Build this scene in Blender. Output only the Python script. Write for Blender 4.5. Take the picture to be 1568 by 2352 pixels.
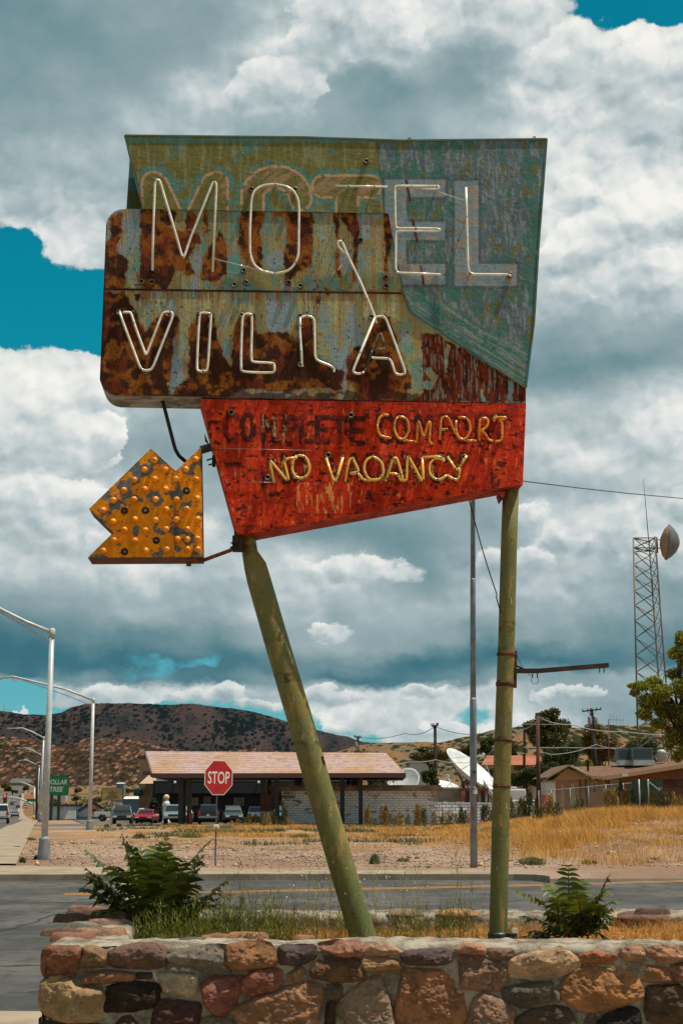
import bpy, bmesh, math, random
import numpy as np
from mathutils import Vector, Matrix
R = math.radians
for o in list(bpy.data.objects): bpy.data.objects.remove(o)
SC = bpy.context.scene
COL = SC.collection

# ------------------------------------------------------------------ camera
FPX = 50/36*2352.0          # focal length in units of a 1568 x 2352 picture
CAMH = 1.7
PITCH = math.atan(674/FPX)
cd = bpy.data.cameras.new('camera'); cam = bpy.data.objects.new('camera', cd); COL.objects.link(cam)
cam.location = (0, 0, CAMH); cam.rotation_euler = (math.pi/2+PITCH, 0, 0)
cd.sensor_fit = 'VERTICAL'; cd.sensor_height = 36; cd.sensor_width = 24; cd.lens = 50
cd.clip_start = 0.1; cd.clip_end = 20000
SC.camera = cam
SC.render.resolution_x = 682; SC.render.resolution_y = 1024
SC.view_settings.view_transform = 'Standard'; SC.view_settings.look = 'None'
SC.view_settings.exposure = 0.0; SC.view_settings.gamma = 1.0
SC.render.engine = 'CYCLES'
SC.cycles.max_bounces = 6; SC.cycles.transparent_max_bounces = 12

FW = Vector((0, math.cos(PITCH), math.sin(PITCH))); UPV = Vector((0, -math.sin(PITCH), math.cos(PITCH)))
C0 = Vector((0, 0, CAMH))
def ray(px, py):
    return FW*FPX + Vector((1, 0, 0))*(px-784) + UPV*(1176-py)
def P(px, py, Y):                     # the point at distance Y seen at px, py
    d = ray(px, py); return C0 + d*(Y/d.y)
def G(px, py, z=0.0):                 # the point at height z
    d = ray(px, py); return C0 + d*((z-CAMH)/d.z)
def sc(Y): return Y/FPX               # metres per picture unit at distance Y

# ------------------------------------------------------------------ light
SUN_EL, SUN_AZ = 70.0, 77.0           # degrees; azimuth from behind the camera towards the right
sl = bpy.data.lights.new('sun', 'SUN'); so = bpy.data.objects.new('sun', sl); COL.objects.link(so)
sdir = Vector((math.sin(R(SUN_AZ))*math.cos(R(SUN_EL)), -math.cos(R(SUN_AZ))*math.cos(R(SUN_EL)), math.sin(R(SUN_EL))))
so.rotation_euler = sdir.to_track_quat('Z', 'Y').to_euler()
so.location = (20, -20, 60)
sl.energy = 5.0; sl.angle = R(0.5); sl.color = (1.0, 0.93, 0.80)

def s2l(c): return c/12.92 if c <= 0.04045 else ((c+0.055)/1.055)**2.4
def rgb(r, g, b, k=1.0): return tuple(min(0.95, s2l(v/255)*k) for v in (r, g, b))

class NT:                              # small helper around a node tree
    def __init__(s, tree): s.t = tree; s.n = tree.nodes; s.l = tree.links
    def new(s, kind, **kw):
        n = s.n.new(kind)
        for k, v in kw.items(): setattr(n, k, v)
        return n
    def put(s, sock, v):
        if v is None: return
        if isinstance(v, bpy.types.NodeSocket): s.l.new(v, sock)
        else:
            if sock.type == 'RGBA' and isinstance(v, (tuple, list)) and len(v) == 3: v = (*v, 1)
            sock.default_value = v
    def m(s, op, a, b=None, c=None, clamp=False):
        n = s.new('ShaderNodeMath', operation=op); n.use_clamp = clamp
        s.put(n.inputs[0], a); s.put(n.inputs[1], b); s.put(n.inputs[2], c); return n.outputs[0]
    def v(s, op, a, b=None, sc_=None):
        n = s.new('ShaderNodeVectorMath', operation=op)
        s.put(n.inputs[0], a); s.put(n.inputs[1], b)
        if sc_ is not None: s.put(n.inputs['Scale'], sc_)
        return n.outputs[0]
    def comb(s, x, y, z):
        n = s.new('ShaderNodeCombineXYZ')
        for i, q in enumerate((x, y, z)): s.put(n.inputs[i], q)
        return n.outputs[0]
    def sep(s, v):
        n = s.new('ShaderNodeSeparateXYZ'); s.put(n.inputs[0], v); return n.outputs
    def noise(s, vec, scale=5, detail=4, rough=0.5, dist=0.0, lac=2.0, out=0):
        n = s.new('ShaderNodeTexNoise'); s.put(n.inputs['Vector'], vec)
        n.inputs['Scale'].default_value = scale; n.inputs['Detail'].default_value = detail
        n.inputs['Roughness'].default_value = rough; n.inputs['Distortion'].default_value = dist
        n.inputs['Lacunarity'].default_value = lac
        return n.outputs[out]
    def mixc(s, f, a, b, blend='MIX'):
        n = s.new('ShaderNodeMix', data_type='RGBA', blend_type=blend)
        s.put(n.inputs[0], f); s.put(n.inputs[6], a); s.put(n.inputs[7], b); return n.outputs[2]
    def ramp(s, f, stops, interp='LINEAR'):
        n = s.new('ShaderNodeValToRGB'); cr = n.color_ramp; cr.interpolation = interp
        while len(cr.elements) < len(stops): cr.elements.new(0.5)
        for e, (p, c) in zip(cr.elements, stops):
            e.position = p; e.color = (*c, 1) if len(c) == 3 else c
        s.put(n.inputs[0], f); return n.outputs[0]
    def sstep(s, x, a, b):
        n = s.new('ShaderNodeMapRange', interpolation_type='SMOOTHSTEP')
        s.put(n.inputs[0], x); n.inputs[1].default_value = a; n.inputs[2].default_value = b
        return n.outputs[0]

# ------------------------------------------------------------------ sky: broken cumulus over a clear sky, laid out by compass bearing and height
world = bpy.data.worlds.new('World'); SC.world = world; world.use_nodes = True
def build_sky():
    w = NT(world.node_tree); w.n.clear()
    out = w.new('ShaderNodeOutputWorld'); bg = w.new('ShaderNodeBackground')
    w.l.new(bg.outputs[0], out.inputs[0]); bg.inputs[1].default_value = 0.1
    sky = w.new('ShaderNodeTexSky', sky_type='NISHITA'); sky.sun_disc = False
    sky.sun_elevation = R(SUN_EL); sky.sun_rotation = R(180-SUN_AZ); sky.altitude = 900
    tc = w.new('ShaderNodeTexCoord').outputs['Generated']
    x, y, z = w.sep(tc)
    az = w.m('ARCTAN2', x, y); el = w.m('ARCSINE', z)
    # a bearing unit: 0..1 across 27 degrees, heights 0..1 over 42 degrees
    def azel(px, py):
        d = ray(px, py).normalized(); return math.atan2(d.x, d.y), math.asin(d.z)
    A0, A1 = R(-14.5), R(14.5); E1, E0 = azel(784, -40)[1], azel(784, 1860)[1]
    u = w.m('DIVIDE', w.m('SUBTRACT', az, A0), A1-A0)
    v = w.m('DIVIDE', w.m('SUBTRACT', el, E0), E1-E0)
    p = w.comb(w.m('MULTIPLY', az, 1.0), w.m('MULTIPLY', el, 1.25), 0.37)
    # turbulence that bends the bank outlines
    wa = w.noise(p, 7, 5, 0.55, out=1); wb = w.noise(p, 30, 6, 0.62, out=1)
    wx = w.sep(wa); wy = w.sep(wb)
    du = w.m('ADD', w.m('MULTIPLY', w.m('SUBTRACT', wx[0], .5), .16), w.m('MULTIPLY', w.m('SUBTRACT', wy[0], .5), .085))
    dv = w.m('ADD', w.m('MULTIPLY', w.m('SUBTRACT', wx[1], .5), .07), w.m('MULTIPLY', w.m('SUBTRACT', wy[1], .5), .045))
    uu = w.m('ADD', u, du); vv = w.m('ADD', v, dv)
    cols = [0, 157, 314, 470, 627, 784, 941, 1098, 1254, 1411, 1568]
    B = -1  # clear sky
    rows = [
     (-20,  [.55,.57,.60,.64,.74,.84,.84,.82,-.1,  B,  B]),
     (50,   [.55,.57,.59,.61,.72,.85,.84,.78,.84,  B,  B]),
     (130,  [.56,.57,.58,.60,.80,.84,.76,.62,.80,.88,.90]),
     (210,  [.56,.58,.60,.74,.80,.64,.56,.58,.82,.88,.86]),
     (300,  [.59,.62,.70,.72,.64,.60,.58,.64,.80,.84,.78]),
     (420,  [.68,.72,.70,.68,.66,.66,.66,.68,.84,.86,.80]),
     (510,  [.76,.84,.74,.70,.66,.66,.66,.68,.84,.88,.88]),
     (590,  [  B,.90,.74,.70,.66,.66,.66,.68,.84,.86,.88]),
     (680,  [  B,  B,  B,.70,.66,.66,.66,.68,.80,.82,.84]),
     (812,  [  B,  B,  B,.70,.66,.66,.66,.66,.60,.62,.62]),
     (866,  [.90,.92,.90,.80,.70,.66,.66,.62,.54,.54,.60]),
     (940,  [.86,.88,.74,.66,.60,.62,.62,.62,.68,.66,.80]),
     (1030, [.84,.84,.62,.62,.62,.62,.64,.66,.76,.78,.80]),
     (1120, [.86,.84,.80,.72,.62,.60,.62,.66,.70,.70,.76]),
     (1210, [.80,.82,.88,.84,.60,.56,.56,.62,.86,.90,.80]),
     (1300, [.72,.74,.84,.72,.76,.78,.58,.70,.72,.76,.84]),
     (1390, [.56,.60,.66,.68,.72,.66,.66,.74,.74,.60,.60]),
     (1470, [.47,.50,.50,.53,.60,.64,.60,.55,.62,.52,.49]),
     (1525, [.42,.42,-.1,-.1,.45,.52,.44,.43,.46,.49,.44]),
     (1562, [.45,.55,-.1,.47,.56,.44,.46,.52,.60,.66,.60]),
     (1590, [  B,.80,.78,.86,.72,.76,.76,.72,.66,.66,.72]),
     (1650, [  B,  B,  B,  B,  B,.84,.84,-.1,.84,.62,.60]),
     (1720, [  B,  B,  B,  B,  B,  B,.74,.76,.70,.74,.70]),
     (1850, [  B,  B,.6,.6,.6,.6,.6,.6,.6,.6,.6]),
    ]
    def fill(vals):
        o = list(vals)
        for i, a in enumerate(vals):
            if a < 0:
                nb = [vals[j] for j in range(len(vals)) if vals[j] >= 0]
                near = sorted((abs(j-i), vals[j]) for j in range(len(vals)) if vals[j] >= 0)
                o[i] = near[0][1] if near else .8
        return o
    rv = [(azel(784, ry)[1]-E0)/(E1-E0) for ry, _ in rows]
    acc = None
    for i, (ry, vals) in enumerate(rows):
        stops = []
        for cx, a, lum in zip(cols, vals, fill(vals)):
            pu = (azel(cx, ry)[0]-A0)/(A1-A0)
            cov = 0.0 if a == B else (0.47 if a < 0 else 1.0)
            puff = min(1, max(0, (lum-.6)/.2))
            stops.append((min(1, max(0, pu)), (lum, cov, puff)))
        rc = w.ramp(uu, stops, 'EASE')
        lo = rv[i+1] if i+1 < len(rows) else rv[i]-.05; hi = rv[i-1] if i else rv[i]+.05
        # smooth tent weight in height
        if i == 0: wt = w.sstep(vv, rv[1], rv[0])
        elif i == len(rows)-1: wt = w.sstep(vv, rv[i-1], rv[i]) if False else w.m('SUBTRACT', 1.0, w.sstep(vv, rv[i], rv[i-1]))
        else: wt = w.m('SUBTRACT', w.sstep(vv, lo, rv[i]), w.sstep(vv, rv[i], hi))
        t = w.v('SCALE', rc, sc_=wt)
        acc = t if acc is None else w.v('ADD', acc, t)
    lum, cov, puff = w.sep(acc)
    # cauliflower detail: noise compared with itself a little towards the sun
    pd = w.v('ADD', p, w.v('SCALE', w.v('SUBTRACT', wb, (.5, .5, .5)), sc_=0.022))
    def vor(vec, scale, det):
        n = w.new('ShaderNodeTexVoronoi', feature='F1', voronoi_dimensions='2D'); w.put(n.inputs['Vector'], vec)
        n.inputs['Scale'].default_value = scale; n.inputs['Detail'].default_value = det
        n.inputs['Roughness'].default_value = .55; n.normalize = True
        return n.outputs['Distance']
    n1 = w.m('SUBTRACT', 1.0, vor(pd, 24, 2.6)); n1b = w.m('SUBTRACT', 1.0, vor(w.v('ADD', pd, (0.0035, 0.008, 0)), 24, 2.6))
    n2 = w.noise(p, 9, 6, 0.50); n2b = w.noise(w.v('ADD', p, (0.008, 0.022, 0)), 9, 6, 0.50)
    lit = w.m('SUBTRACT', n1, n1b); lit2 = w.m('SUBTRACT', n2, n2b)
    amp = w.m('ADD', .08, w.m('MULTIPLY', puff, .85))
    d1 = w.m('MULTIPLY', w.m('MULTIPLY', lit, .5), amp)
    d2 = w.m('MULTIPLY', lit2, w.m('ADD', .22, w.m('MULTIPLY', puff, .28)))
    d3 = w.m('MULTIPLY', w.m('SUBTRACT', n2, .5), .10)
    L = w.m('ADD', w.m('ADD', lum, d1), w.m('ADD', d2, d3))
    # away from the banks in front, and overhead, the sky is mostly open
    openm = w.m('MULTIPLY', w.m('SUBTRACT', 1.0, w.sstep(el, R(46), R(58))), w.m('SUBTRACT', 1.0, w.m('MULTIPLY', w.sstep(w.m('ABSOLUTE', az), R(30), R(55)), .8)))
    cov = w.m('MULTIPLY', cov, openm)
    fine = w.noise(p, 42, 7, .62)
    cmask = w.sstep(w.m('ADD', cov, w.m('MULTIPLY', w.m('SUBTRACT', w.m('ADD', w.m('MULTIPLY', n1, .5), w.m('MULTIPLY', fine, .5)), .60), 1.0)), .40, .63)
    TAB = [(.36, rgb(48, 104, 120)), (.44, rgb(64, 114, 128)), (.52, rgb(104, 139, 147)), (.60, rgb(136, 160, 165)),
           (.70, rgb(166, 183, 187)), (.80, rgb(200, 209, 210)), (.88, rgb(226, 229, 226)), (.97, rgb(245, 243, 238))]
    col_ = w.ramp(L, TAB)
    # clear sky: the sky texture, graded towards teal as the photograph is
    hz = w.sstep(v, 0.02, 0.62)
    clear = w.v('MULTIPLY', sky.outputs[0], w.mixc(hz, (0.30, 0.76, 0.82), (0.02, 1.0, 0.85)))
    clear = w.mixc(openm, w.v('MULTIPLY', sky.outputs[0], (1.5, 1.25, .85)), clear)
    fin = w.mixc(cmask, clear, w.v('SCALE', col_, sc_=10.0))
    # separate cumulus heads with hard sunlit outlines
    bil, bilb = n1, n1b
    azw = w.m('ADD', az, w.m('ADD', w.m('MULTIPLY', w.m('SUBTRACT', wx[2], .5), .05), w.m('MULTIPLY', w.m('SUBTRACT', wy[0], .5), .045)))
    elw = w.m('ADD', el, w.m('ADD', w.m('MULTIPLY', w.m('SUBTRACT', wx[1], .5), .025), w.m('MULTIPLY', w.m('SUBTRACT', wy[1], .5), .028)))
    chain = [0.0]                       # each step leans (by a billionth) on the one before, so the shader runs them in turn
    def heads(blobs, l0, l1, soft, amp, litk, prev):
        F = None; Hh = None
        for cx, cy, rx_, ry_ in blobs:
            c = azel(cx, cy); dx = abs(azel(cx+rx_, cy)[0]-c[0]); dy = abs(azel(cx, cy-ry_)[1]-c[1])
            d = w.v('MULTIPLY', w.v('SUBTRACT', w.comb(azw, elw, chain[0]), (c[0], c[1], 0)), (1/dx, 1/dy, 1e-7))
            n = w.new('ShaderNodeVectorMath', operation='DOT_PRODUCT'); w.put(n.inputs[0], d); w.put(n.inputs[1], d)
            f = w.m('SUBTRACT', 1.0, n.outputs['Value'])
            yy = w.sep(d)[1]; F = f if F is None else w.m('SMOOTH_MAX', F, f, .25)
            g = w.m('MULTIPLY', w.m('MAXIMUM', f, 0.0), yy); ww = w.m('MAXIMUM', f, 0.0); Hh = (g, ww) if Hh is None else (w.m('ADD', Hh[0], g), w.m('ADD', Hh[1], ww)); chain[0] = w.m('ADD', F, w.m('MULTIPLY', Hh[0], Hh[1]))
        hgt = w.m('DIVIDE', Hh[0], w.m('ADD', Hh[1], .05))
        e = w.m('ADD', F, w.m('ADD', w.m('MULTIPLY', w.m('SUBTRACT', bil, .72), amp), w.m('MULTIPLY', w.m('SUBTRACT', fine, .5), amp*1.1)))
        low = w.sstep(hgt, -.1, -.75)             # undersides dissolve, tops are hard
        mk = w.m('MULTIPLY', w.sstep(e, 0.0, soft), w.m('SUBTRACT', 1.0, w.m('MULTIPLY', low, w.m('SUBTRACT', 1.0, w.sstep(e, 0, 1.1)))))
        LL = w.m('ADD', w.m('ADD', w.m('MULTIPLY', w.sstep(hgt, -.7, .45), l1-l0), l0), w.m('MULTIPLY', w.m('SUBTRACT', bil, bilb), litk))
        LL = w.m('ADD', LL, w.m('MULTIPLY', lit2, .30)); LL = w.m('SUBTRACT', LL, w.m('MULTIPLY', w.sstep(e, .35, 1.2), .05))
        fin_ = w.mixc(mk, prev, w.v('SCALE', w.ramp(LL, TAB), sc_=10.0)); chain[0] = w.sep(fin_)[0]; return fin_
    fin = heads([(60, 925, 175, 85), (190, 905, 95, 58), (-30, 890, 90, 52), (50, 1010, 230, 110), (230, 1000, 60, 60), (130, 1160, 150, 80), (20, 1150, 100, 80), (1310, 455, 75, 58), (1410, 520, 130, 80), (1530, 510, 90, 62), (1340, 580, 130, 100), (1480, 640, 150, 80)], .76, .91, .22, 1.2, .5, fin)
    fin = heads([(770, 50, 135, 100), (700, 120, 80, 62), (600, 200, 110, 62), (660, 200, 80, 60), (880, 90, 120, 70), (1310, 130, 110, 95), (1420, 185, 120, 85), (1540, 165, 90, 85), (1470, 280, 140, 110)], .72, .88, .32, 1.2, .40, fin)
    fin = heads([(1395, 1232, 82, 66), (1340, 1262, 50, 34), (1285, 1240, 52, 46), (1225, 1200, 42, 50), (1566, 1170, 46, 50), (1550, 1285, 70, 52), (1210, 1300, 80, 50), (330, 1215, 85, 55), (250, 1245, 80, 45), (800, 1300, 150, 40), (765, 1442, 60, 26), (1130, 1300, 60, 45)], .70, .86, .45, 1.3, .42, fin)
    fin = heads([(400, 1603, 44, 26), (455, 1608, 60, 24), (525, 1600, 46, 34), (600, 1620, 70, 18), (842, 1668, 62, 34), (902, 1664, 30, 30), (792, 1680, 36, 20), (985, 1592, 46, 20), (250, 1602, 90, 30), (62, 1636, 40, 14), (1060, 1682, 70, 26), (1180, 1690, 70, 26), (1300, 1598, 90, 16), (760, 1602, 110, 22)], .70, .86, .32, 1.1, .36, fin)
    w.l.new(fin, bg.inputs[0])
    world.cycles.sampling_method = 'MANUAL'; world.cycles.sample_map_resolution = 256
build_sky()
# ------------------------------------------------------------------ materials
MATS = {}
def mat(name, c1, c2=None, scale=8, rough=.7, metal=0.0, bump=0.0, bscale=40, detail=5, lo=.4, hi=.6, c3=None, s3=30, t3=(.62, .7), stretch=(1, 1, 1),
        attr=None, alpha=None, spec=.4, vary=0.0, emit=None, island=0.0, sub=None):
    if name in MATS: return MATS[name]
    m = bpy.data.materials.new(name); m.use_nodes = True
    t = NT(m.node_tree); b = t.n['Principled BSDF']
    tc = t.new('ShaderNodeTexCoord').outputs['Object']
    vec = t.v('MULTIPLY', tc, stretch)
    if attr: col = t.new('ShaderNodeAttribute', attribute_name=attr).outputs['Color']
    else: col = c1
    if c2 is not None:
        f = t.sstep(t.noise(vec, scale, detail, .6), lo, hi)
        col = t.mixc(f, col, c2)
    if c3 is not None:
        f = t.sstep(t.noise(vec, s3, 4, .6), *t3)
        col = t.mixc(f, col, c3)
    if vary:
        f = t.noise(vec, scale*6, 5, .7)
        col = t.mixc(1.0, col, t.ramp(f, [(.25, (1-vary,)*3), (.75, (1+vary*.6,)*3)]), 'MULTIPLY')
    if island:
        g = t.new('ShaderNodeNewGeometry').outputs['Random Per Island']
        col = t.mixc(1.0, col, t.ramp(g, [(0, (1-island, 1-island*.9, 1-island*.7)), (1, (1+island, 1+island*.8, 1+island*.2))]), 'MULTIPLY')
    t.put(b.inputs['Base Color'], col)
    b.inputs['Roughness'].default_value = rough; b.inputs['Metallic'].default_value = metal
    b.inputs['Specular IOR Level'].default_value = spec
    if bump:
        bn = t.new('ShaderNodeBump'); bn.inputs['Strength'].default_value = 1.0; bn.inputs['Distance'].default_value = bump
        t.put(bn.inputs['Height'], t.noise(vec, bscale, 6, .65)); t.l.new(bn.outputs[0], b.inputs['Normal'])
    if emit: b.inputs['Emission Color'].default_value = (*emit[0], 1); b.inputs['Emission Strength'].default_value = emit[1]
    if sub: b.inputs['Transmission Weight'].default_value = 0; b.inputs['Subsurface Weight'].default_value = sub
    if alpha is not None: b.inputs['Alpha'].default_value = alpha
    MATS[name] = m
    return m

# ------------------------------------------------------------------ meshes
def basis(d):
    d = d.normalized(); a = Vector((0, 0, 1)) if abs(d.z) < .9 else Vector((1, 0, 0))
    u = d.cross(a).normalized(); return u, u.cross(d).normalized()
class MB:
    def __init__(s): s.v = []; s.f = []; s.mi = []; s.sm = []
    def add(s, vs, fs, mi=0, smooth=False):
        o = len(s.v); s.v += [tuple(v) for v in vs]
        for f in fs: s.f.append(tuple(i+o for i in f)); s.mi.append(mi); s.sm.append(smooth)
    def box(s, c, size, rz=0, mi=0, M=None):
        x, y, z = (q/2 for q in size); c = Vector(c)
        vs = [Vector((sx*x, sy*y, sz*z)) for sx in (-1, 1) for sy in (-1, 1) for sz in (-1, 1)]
        if M is None: M = Matrix.Rotation(rz, 3, 'Z')
        s.add([M@v+c for v in vs], [(0, 1, 3, 2), (4, 6, 7, 5), (0, 4, 5, 1), (2, 3, 7, 6), (0, 2, 6, 4), (1, 5, 7, 3)], mi)
    def box2(s, a, b, mi=0):
        s.box([(p+q)/2 for p, q in zip(a, b)], [abs(q-p) for p, q in zip(a, b)], 0, mi)
    def bar(s, a, b, w, h=None, mi=0):
        a, b = Vector(a), Vector(b); h = h or w; u, v = basis(b-a)
        vs = []
        for p in (a, b):
            for i, j in ((-1, -1), (1, -1), (1, 1), (-1, 1)): vs.append(p+u*i*w/2+v*j*h/2)
        s.add(vs, [(0, 3, 2, 1), (4, 5, 6, 7), (0, 1, 5, 4), (1, 2, 6, 5), (2, 3, 7, 6), (3, 0, 4, 7)], mi)
    def tube(s, pts, r, n=8, mi=0, cap=True, closed=False):
        pts = [Vector(p) for p in pts]; m = len(pts)
        rs = r if isinstance(r, (list, tuple)) else [r]*m
        vs = []; fs = []; pu = None
        for i, p in enumerate(pts):
            if closed: d = pts[(i+1) % m]-pts[i-1]
            else: d = pts[min(i+1, m-1)]-pts[max(i-1, 0)]
            if d.length < 1e-9: d = Vector((0, 0, 1))
            d.normalize()
            if pu is None: u, v = basis(d)
            else:
                u = pu-d*pu.dot(d)
                if u.length < 1e-6: u, v = basis(d)
                else: u.normalize(); v = u.cross(d).normalized()
            pu = u
            for k in range(n):
                a = 2*math.pi*k/n; vs.append(p+(u*math.cos(a)+v*math.sin(a))*rs[i])
        for i in range(m if closed else m-1):
            i2 = (i+1) % m
            for k in range(n):
                k2 = (k+1) % n; fs.append((i*n+k, i2*n+k, i2*n+k2, i*n+k2))
        if cap and not closed: fs += [tuple(range(n)), tuple(reversed(range((m-1)*n, m*n)))]
        s.add(vs, fs, mi, True)
    def prism(s, poly, ext, mi=0, mis=None):        # poly: list of Vector, ext: Vector
        n = len(poly); a = [Vector(p) for p in poly]; b = [p+ext for p in a]
        s.add(a+b, [tuple(range(n))], mi)
        o = len(s.v)-2*n
        s.f.append(tuple(o+n+i for i in reversed(range(n)))); s.mi.append(mi); s.sm.append(False)
        for i in range(n):
            j = (i+1) % n; s.f.append((o+i, o+n+i, o+n+j, o+j)); s.mi.append(mi if mis is None else mis); s.sm.append(False)
    def lathe(s, prof, c=(0, 0, 0), n=16, mi=0, M=None):  # prof: (r, z)
        M = M or Matrix.Identity(3); c = Vector(c); vs = []; m = len(prof); fs = []
        for r, z in prof:
            for k in range(n):
                a = 2*math.pi*k/n; vs.append(M@Vector((r*math.cos(a), r*math.sin(a), z))+c)
        for i in range(m-1):
            for k in range(n):
                k2 = (k+1) % n; fs.append((i*n+k, i*n+k2, (i+1)*n+k2, (i+1)*n+k))
        fs.append(tuple(reversed(range(n)))); fs.append(tuple(range((m-1)*n, m*n)))
        s.add(vs, fs, mi, True)
    def sph(s, c, r, n=10, mi=0, M=None, sx=(1, 1, 1)):
        prof = [(math.sin(math.pi*i/n)*r+1e-5, -math.cos(math.pi*i/n)*r) for i in range(n+1)]
        T = Matrix.Diagonal(Vector(sx)) if M is None else M
        s.lathe(prof, c, n+4, mi, T)
    def build(s, name, mats, parent=None, bevel=0, sm=None, loc=None):
        me = bpy.data.meshes.new(name)
        org = Vector(loc) if loc is not None else Vector((0, 0, 0))
        if parent is not None and loc is None: org = parent.matrix_world.translation.copy() if False else WORLD.get(parent.name, Vector((0, 0, 0)))
        vs = [(v[0]-org.x, v[1]-org.y, v[2]-org.z) for v in s.v]
        me.from_pydata(vs, [], s.f)
        for m in (mats if isinstance(mats, (list, tuple)) else [mats]): me.materials.append(m)
        me.polygons.foreach_set('material_index', s.mi)
        me.polygons.foreach_set('use_smooth', [bool(q) for q in s.sm] if sm is None else [sm]*len(s.f))
        me.validate(clean_customdata=False)
        bm = bmesh.new(); bm.from_mesh(me); bmesh.ops.recalc_face_normals(bm, faces=bm.faces)
        if bevel:
            es = [e for e in bm.edges if len(e.link_faces) == 2 and e.calc_face_angle(0) > .6]
            bmesh.ops.bevel(bm, geom=es, offset=bevel, segments=2, affect='EDGES', profile=.6)
        bm.to_mesh(me); bm.free()
        o = bpy.data.objects.new(name, me); COL.objects.link(o)
        WORLD[o.name] = org
        if parent is not None:
            o.parent = parent; o.location = org-WORLD[parent.name]
        else: o.location = org
        return o
WORLD = {}
def tag(o, label, cat=None, group=None, kind=None):
    if label: o['label'] = label
    if cat: o['category'] = cat
    if group: o['group'] = group
    if kind: o['kind'] = kind
    return o
def thing(name, label, cat, loc=(0, 0, 0), group=None):
    o = bpy.data.objects.new(name, None); COL.objects.link(o); o.location = loc; o.empty_display_size = .3
    WORLD[o.name] = Vector(loc)
    return tag(o, label, cat, group)
def struct(o, kind='structure'): o['kind'] = kind; return o
def copy_tree(o, parent=None):
    c = o.copy(); COL.objects.link(c)
    if parent is not None: c.parent = parent; c.location = o.location
    WORLD[c.name] = WORLD.get(o.name, Vector())
    for ch in list(o.children): copy_tree(ch, c)
    return c
_fonts = {}
def text_mesh(s, size, w=None, bold=0.0, shear=0.0):
    """outline of a line of lettering as (verts, faces) in the xz plane, centred"""
    cu = bpy.data.curves.new('t', 'FONT'); cu.body = s; cu.size = 1; cu.offset = bold; cu.shear = shear
    cu.align_x = 'CENTER'; cu.align_y = 'CENTER'; cu.fill_mode = 'FRONT'; cu.resolution_u = 3
    o = bpy.data.objects.new('t', cu); COL.objects.link(o)
    dg = bpy.context.evaluated_depsgraph_get(); dg.update()
    me = bpy.data.meshes.new_from_object(o.evaluated_get(dg))
    vs = [v.co.copy() for v in me.vertices]; fs = [tuple(p.vertices) for p in me.polygons]
    bpy.data.objects.remove(o); bpy.data.curves.remove(cu); bpy.data.meshes.remove(me)
    xs = [v.x for v in vs]; ys = [v.y for v in vs]
    cx, cy = (min(xs)+max(xs))/2, (min(ys)+max(ys))/2; h = max(ys)-min(ys); ww = max(xs)-min(xs)
    ky = size/h; kx = ky if w is None else w/ww
    return [((v.x-cx)*kx, (v.y-cy)*ky) for v in vs], fs
def add_text(mb, s, c, right, up, size, w=None, bold=0.0, mi=0, shear=0.0, depth=0.0):
    vs, fs = text_mesh(s, size, w, bold, shear); c = Vector(c); n = Vector(right).cross(Vector(up)).normalized()
    mb.add([c+Vector(right)*x+Vector(up)*y for x, y in vs], fs, mi)
    if depth: mb.add([c+Vector(right)*x+Vector(up)*y-n*depth for x, y in vs], fs, mi)

# ------------------------------------------------------------------ numpy noise
def _h(ix, iy, seed):
    n = (ix.astype(np.int64)*374761393+iy.astype(np.int64)*668265263+seed*974634777) & 0xffffffff
    n = ((n ^ (n >> 13))*1274126177) & 0xffffffff
    return ((n ^ (n >> 16)) & 0xffff)/65535.0
def vn(x, y, seed=0):
    x = np.asarray(x, float); y = np.asarray(y, float)
    ix = np.floor(x); iy = np.floor(y); fx = x-ix; fy = y-iy
    fx = fx*fx*(3-2*fx); fy = fy*fy*(3-2*fy)
    a = _h(ix, iy, seed); b = _h(ix+1, iy, seed); c = _h(ix, iy+1, seed); d = _h(ix+1, iy+1, seed)
    return (a*(1-fx)+b*fx)*(1-fy)+(c*(1-fx)+d*fx)*fy
def fbm(x, y, seed=0, o=4, g=.5):
    s = 0; a = 1; t = 0
    for i in range(o): s = s+a*vn(x*2**i, y*2**i, seed+i*17); t += a; a *= g
    return s/t
def ss(x, a, b):
    t = np.clip((x-a)/(b-a), 0, 1); return t*t*(3-2*t)
def inpoly(x, y, poly):
    r = np.zeros(x.shape, bool); n = len(poly)
    for i in range(n):
        x1, y1 = poly[i]; x2, y2 = poly[(i+1) % n]
        if y1 == y2: continue
        c = ((y1 > y) != (y2 > y)) & (x < (x2-x1)*(y-y1)/(y2-y1)+x1); r ^= c
    return r
def dseg(x, y, poly, closed=True):
    """distance to an outline and the nearest point on it"""
    best = np.full(x.shape, 1e9); nx = np.zeros(x.shape); ny = np.zeros(x.shape); n = len(poly)
    for i in range(n if closed else n-1):
        x1, y1 = poly[i]; x2, y2 = poly[(i+1) % n]; dx, dy = x2-x1, y2-y1; L = dx*dx+dy*dy+1e-12
        t = np.clip(((x-x1)*dx+(y-y1)*dy)/L, 0, 1); qx = x1+t*dx; qy = y1+t*dy
        d = np.hypot(x-qx, y-qy); m = d < best; best = np.where(m, d, best); nx = np.where(m, qx, nx); ny = np.where(m, qy, ny)
    return best, nx, ny
def smooth_poly(pts, it=1):
    for _ in range(it):
        o = []
        for i in range(len(pts)):
            a, b = pts[i], pts[(i+1) % len(pts)]
            o += [(a[0]*.75+b[0]*.25, a[1]*.75+b[1]*.25), (a[0]*.25+b[0]*.75, a[1]*.25+b[1]*.75)]
        pts = o
    return pts
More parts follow.
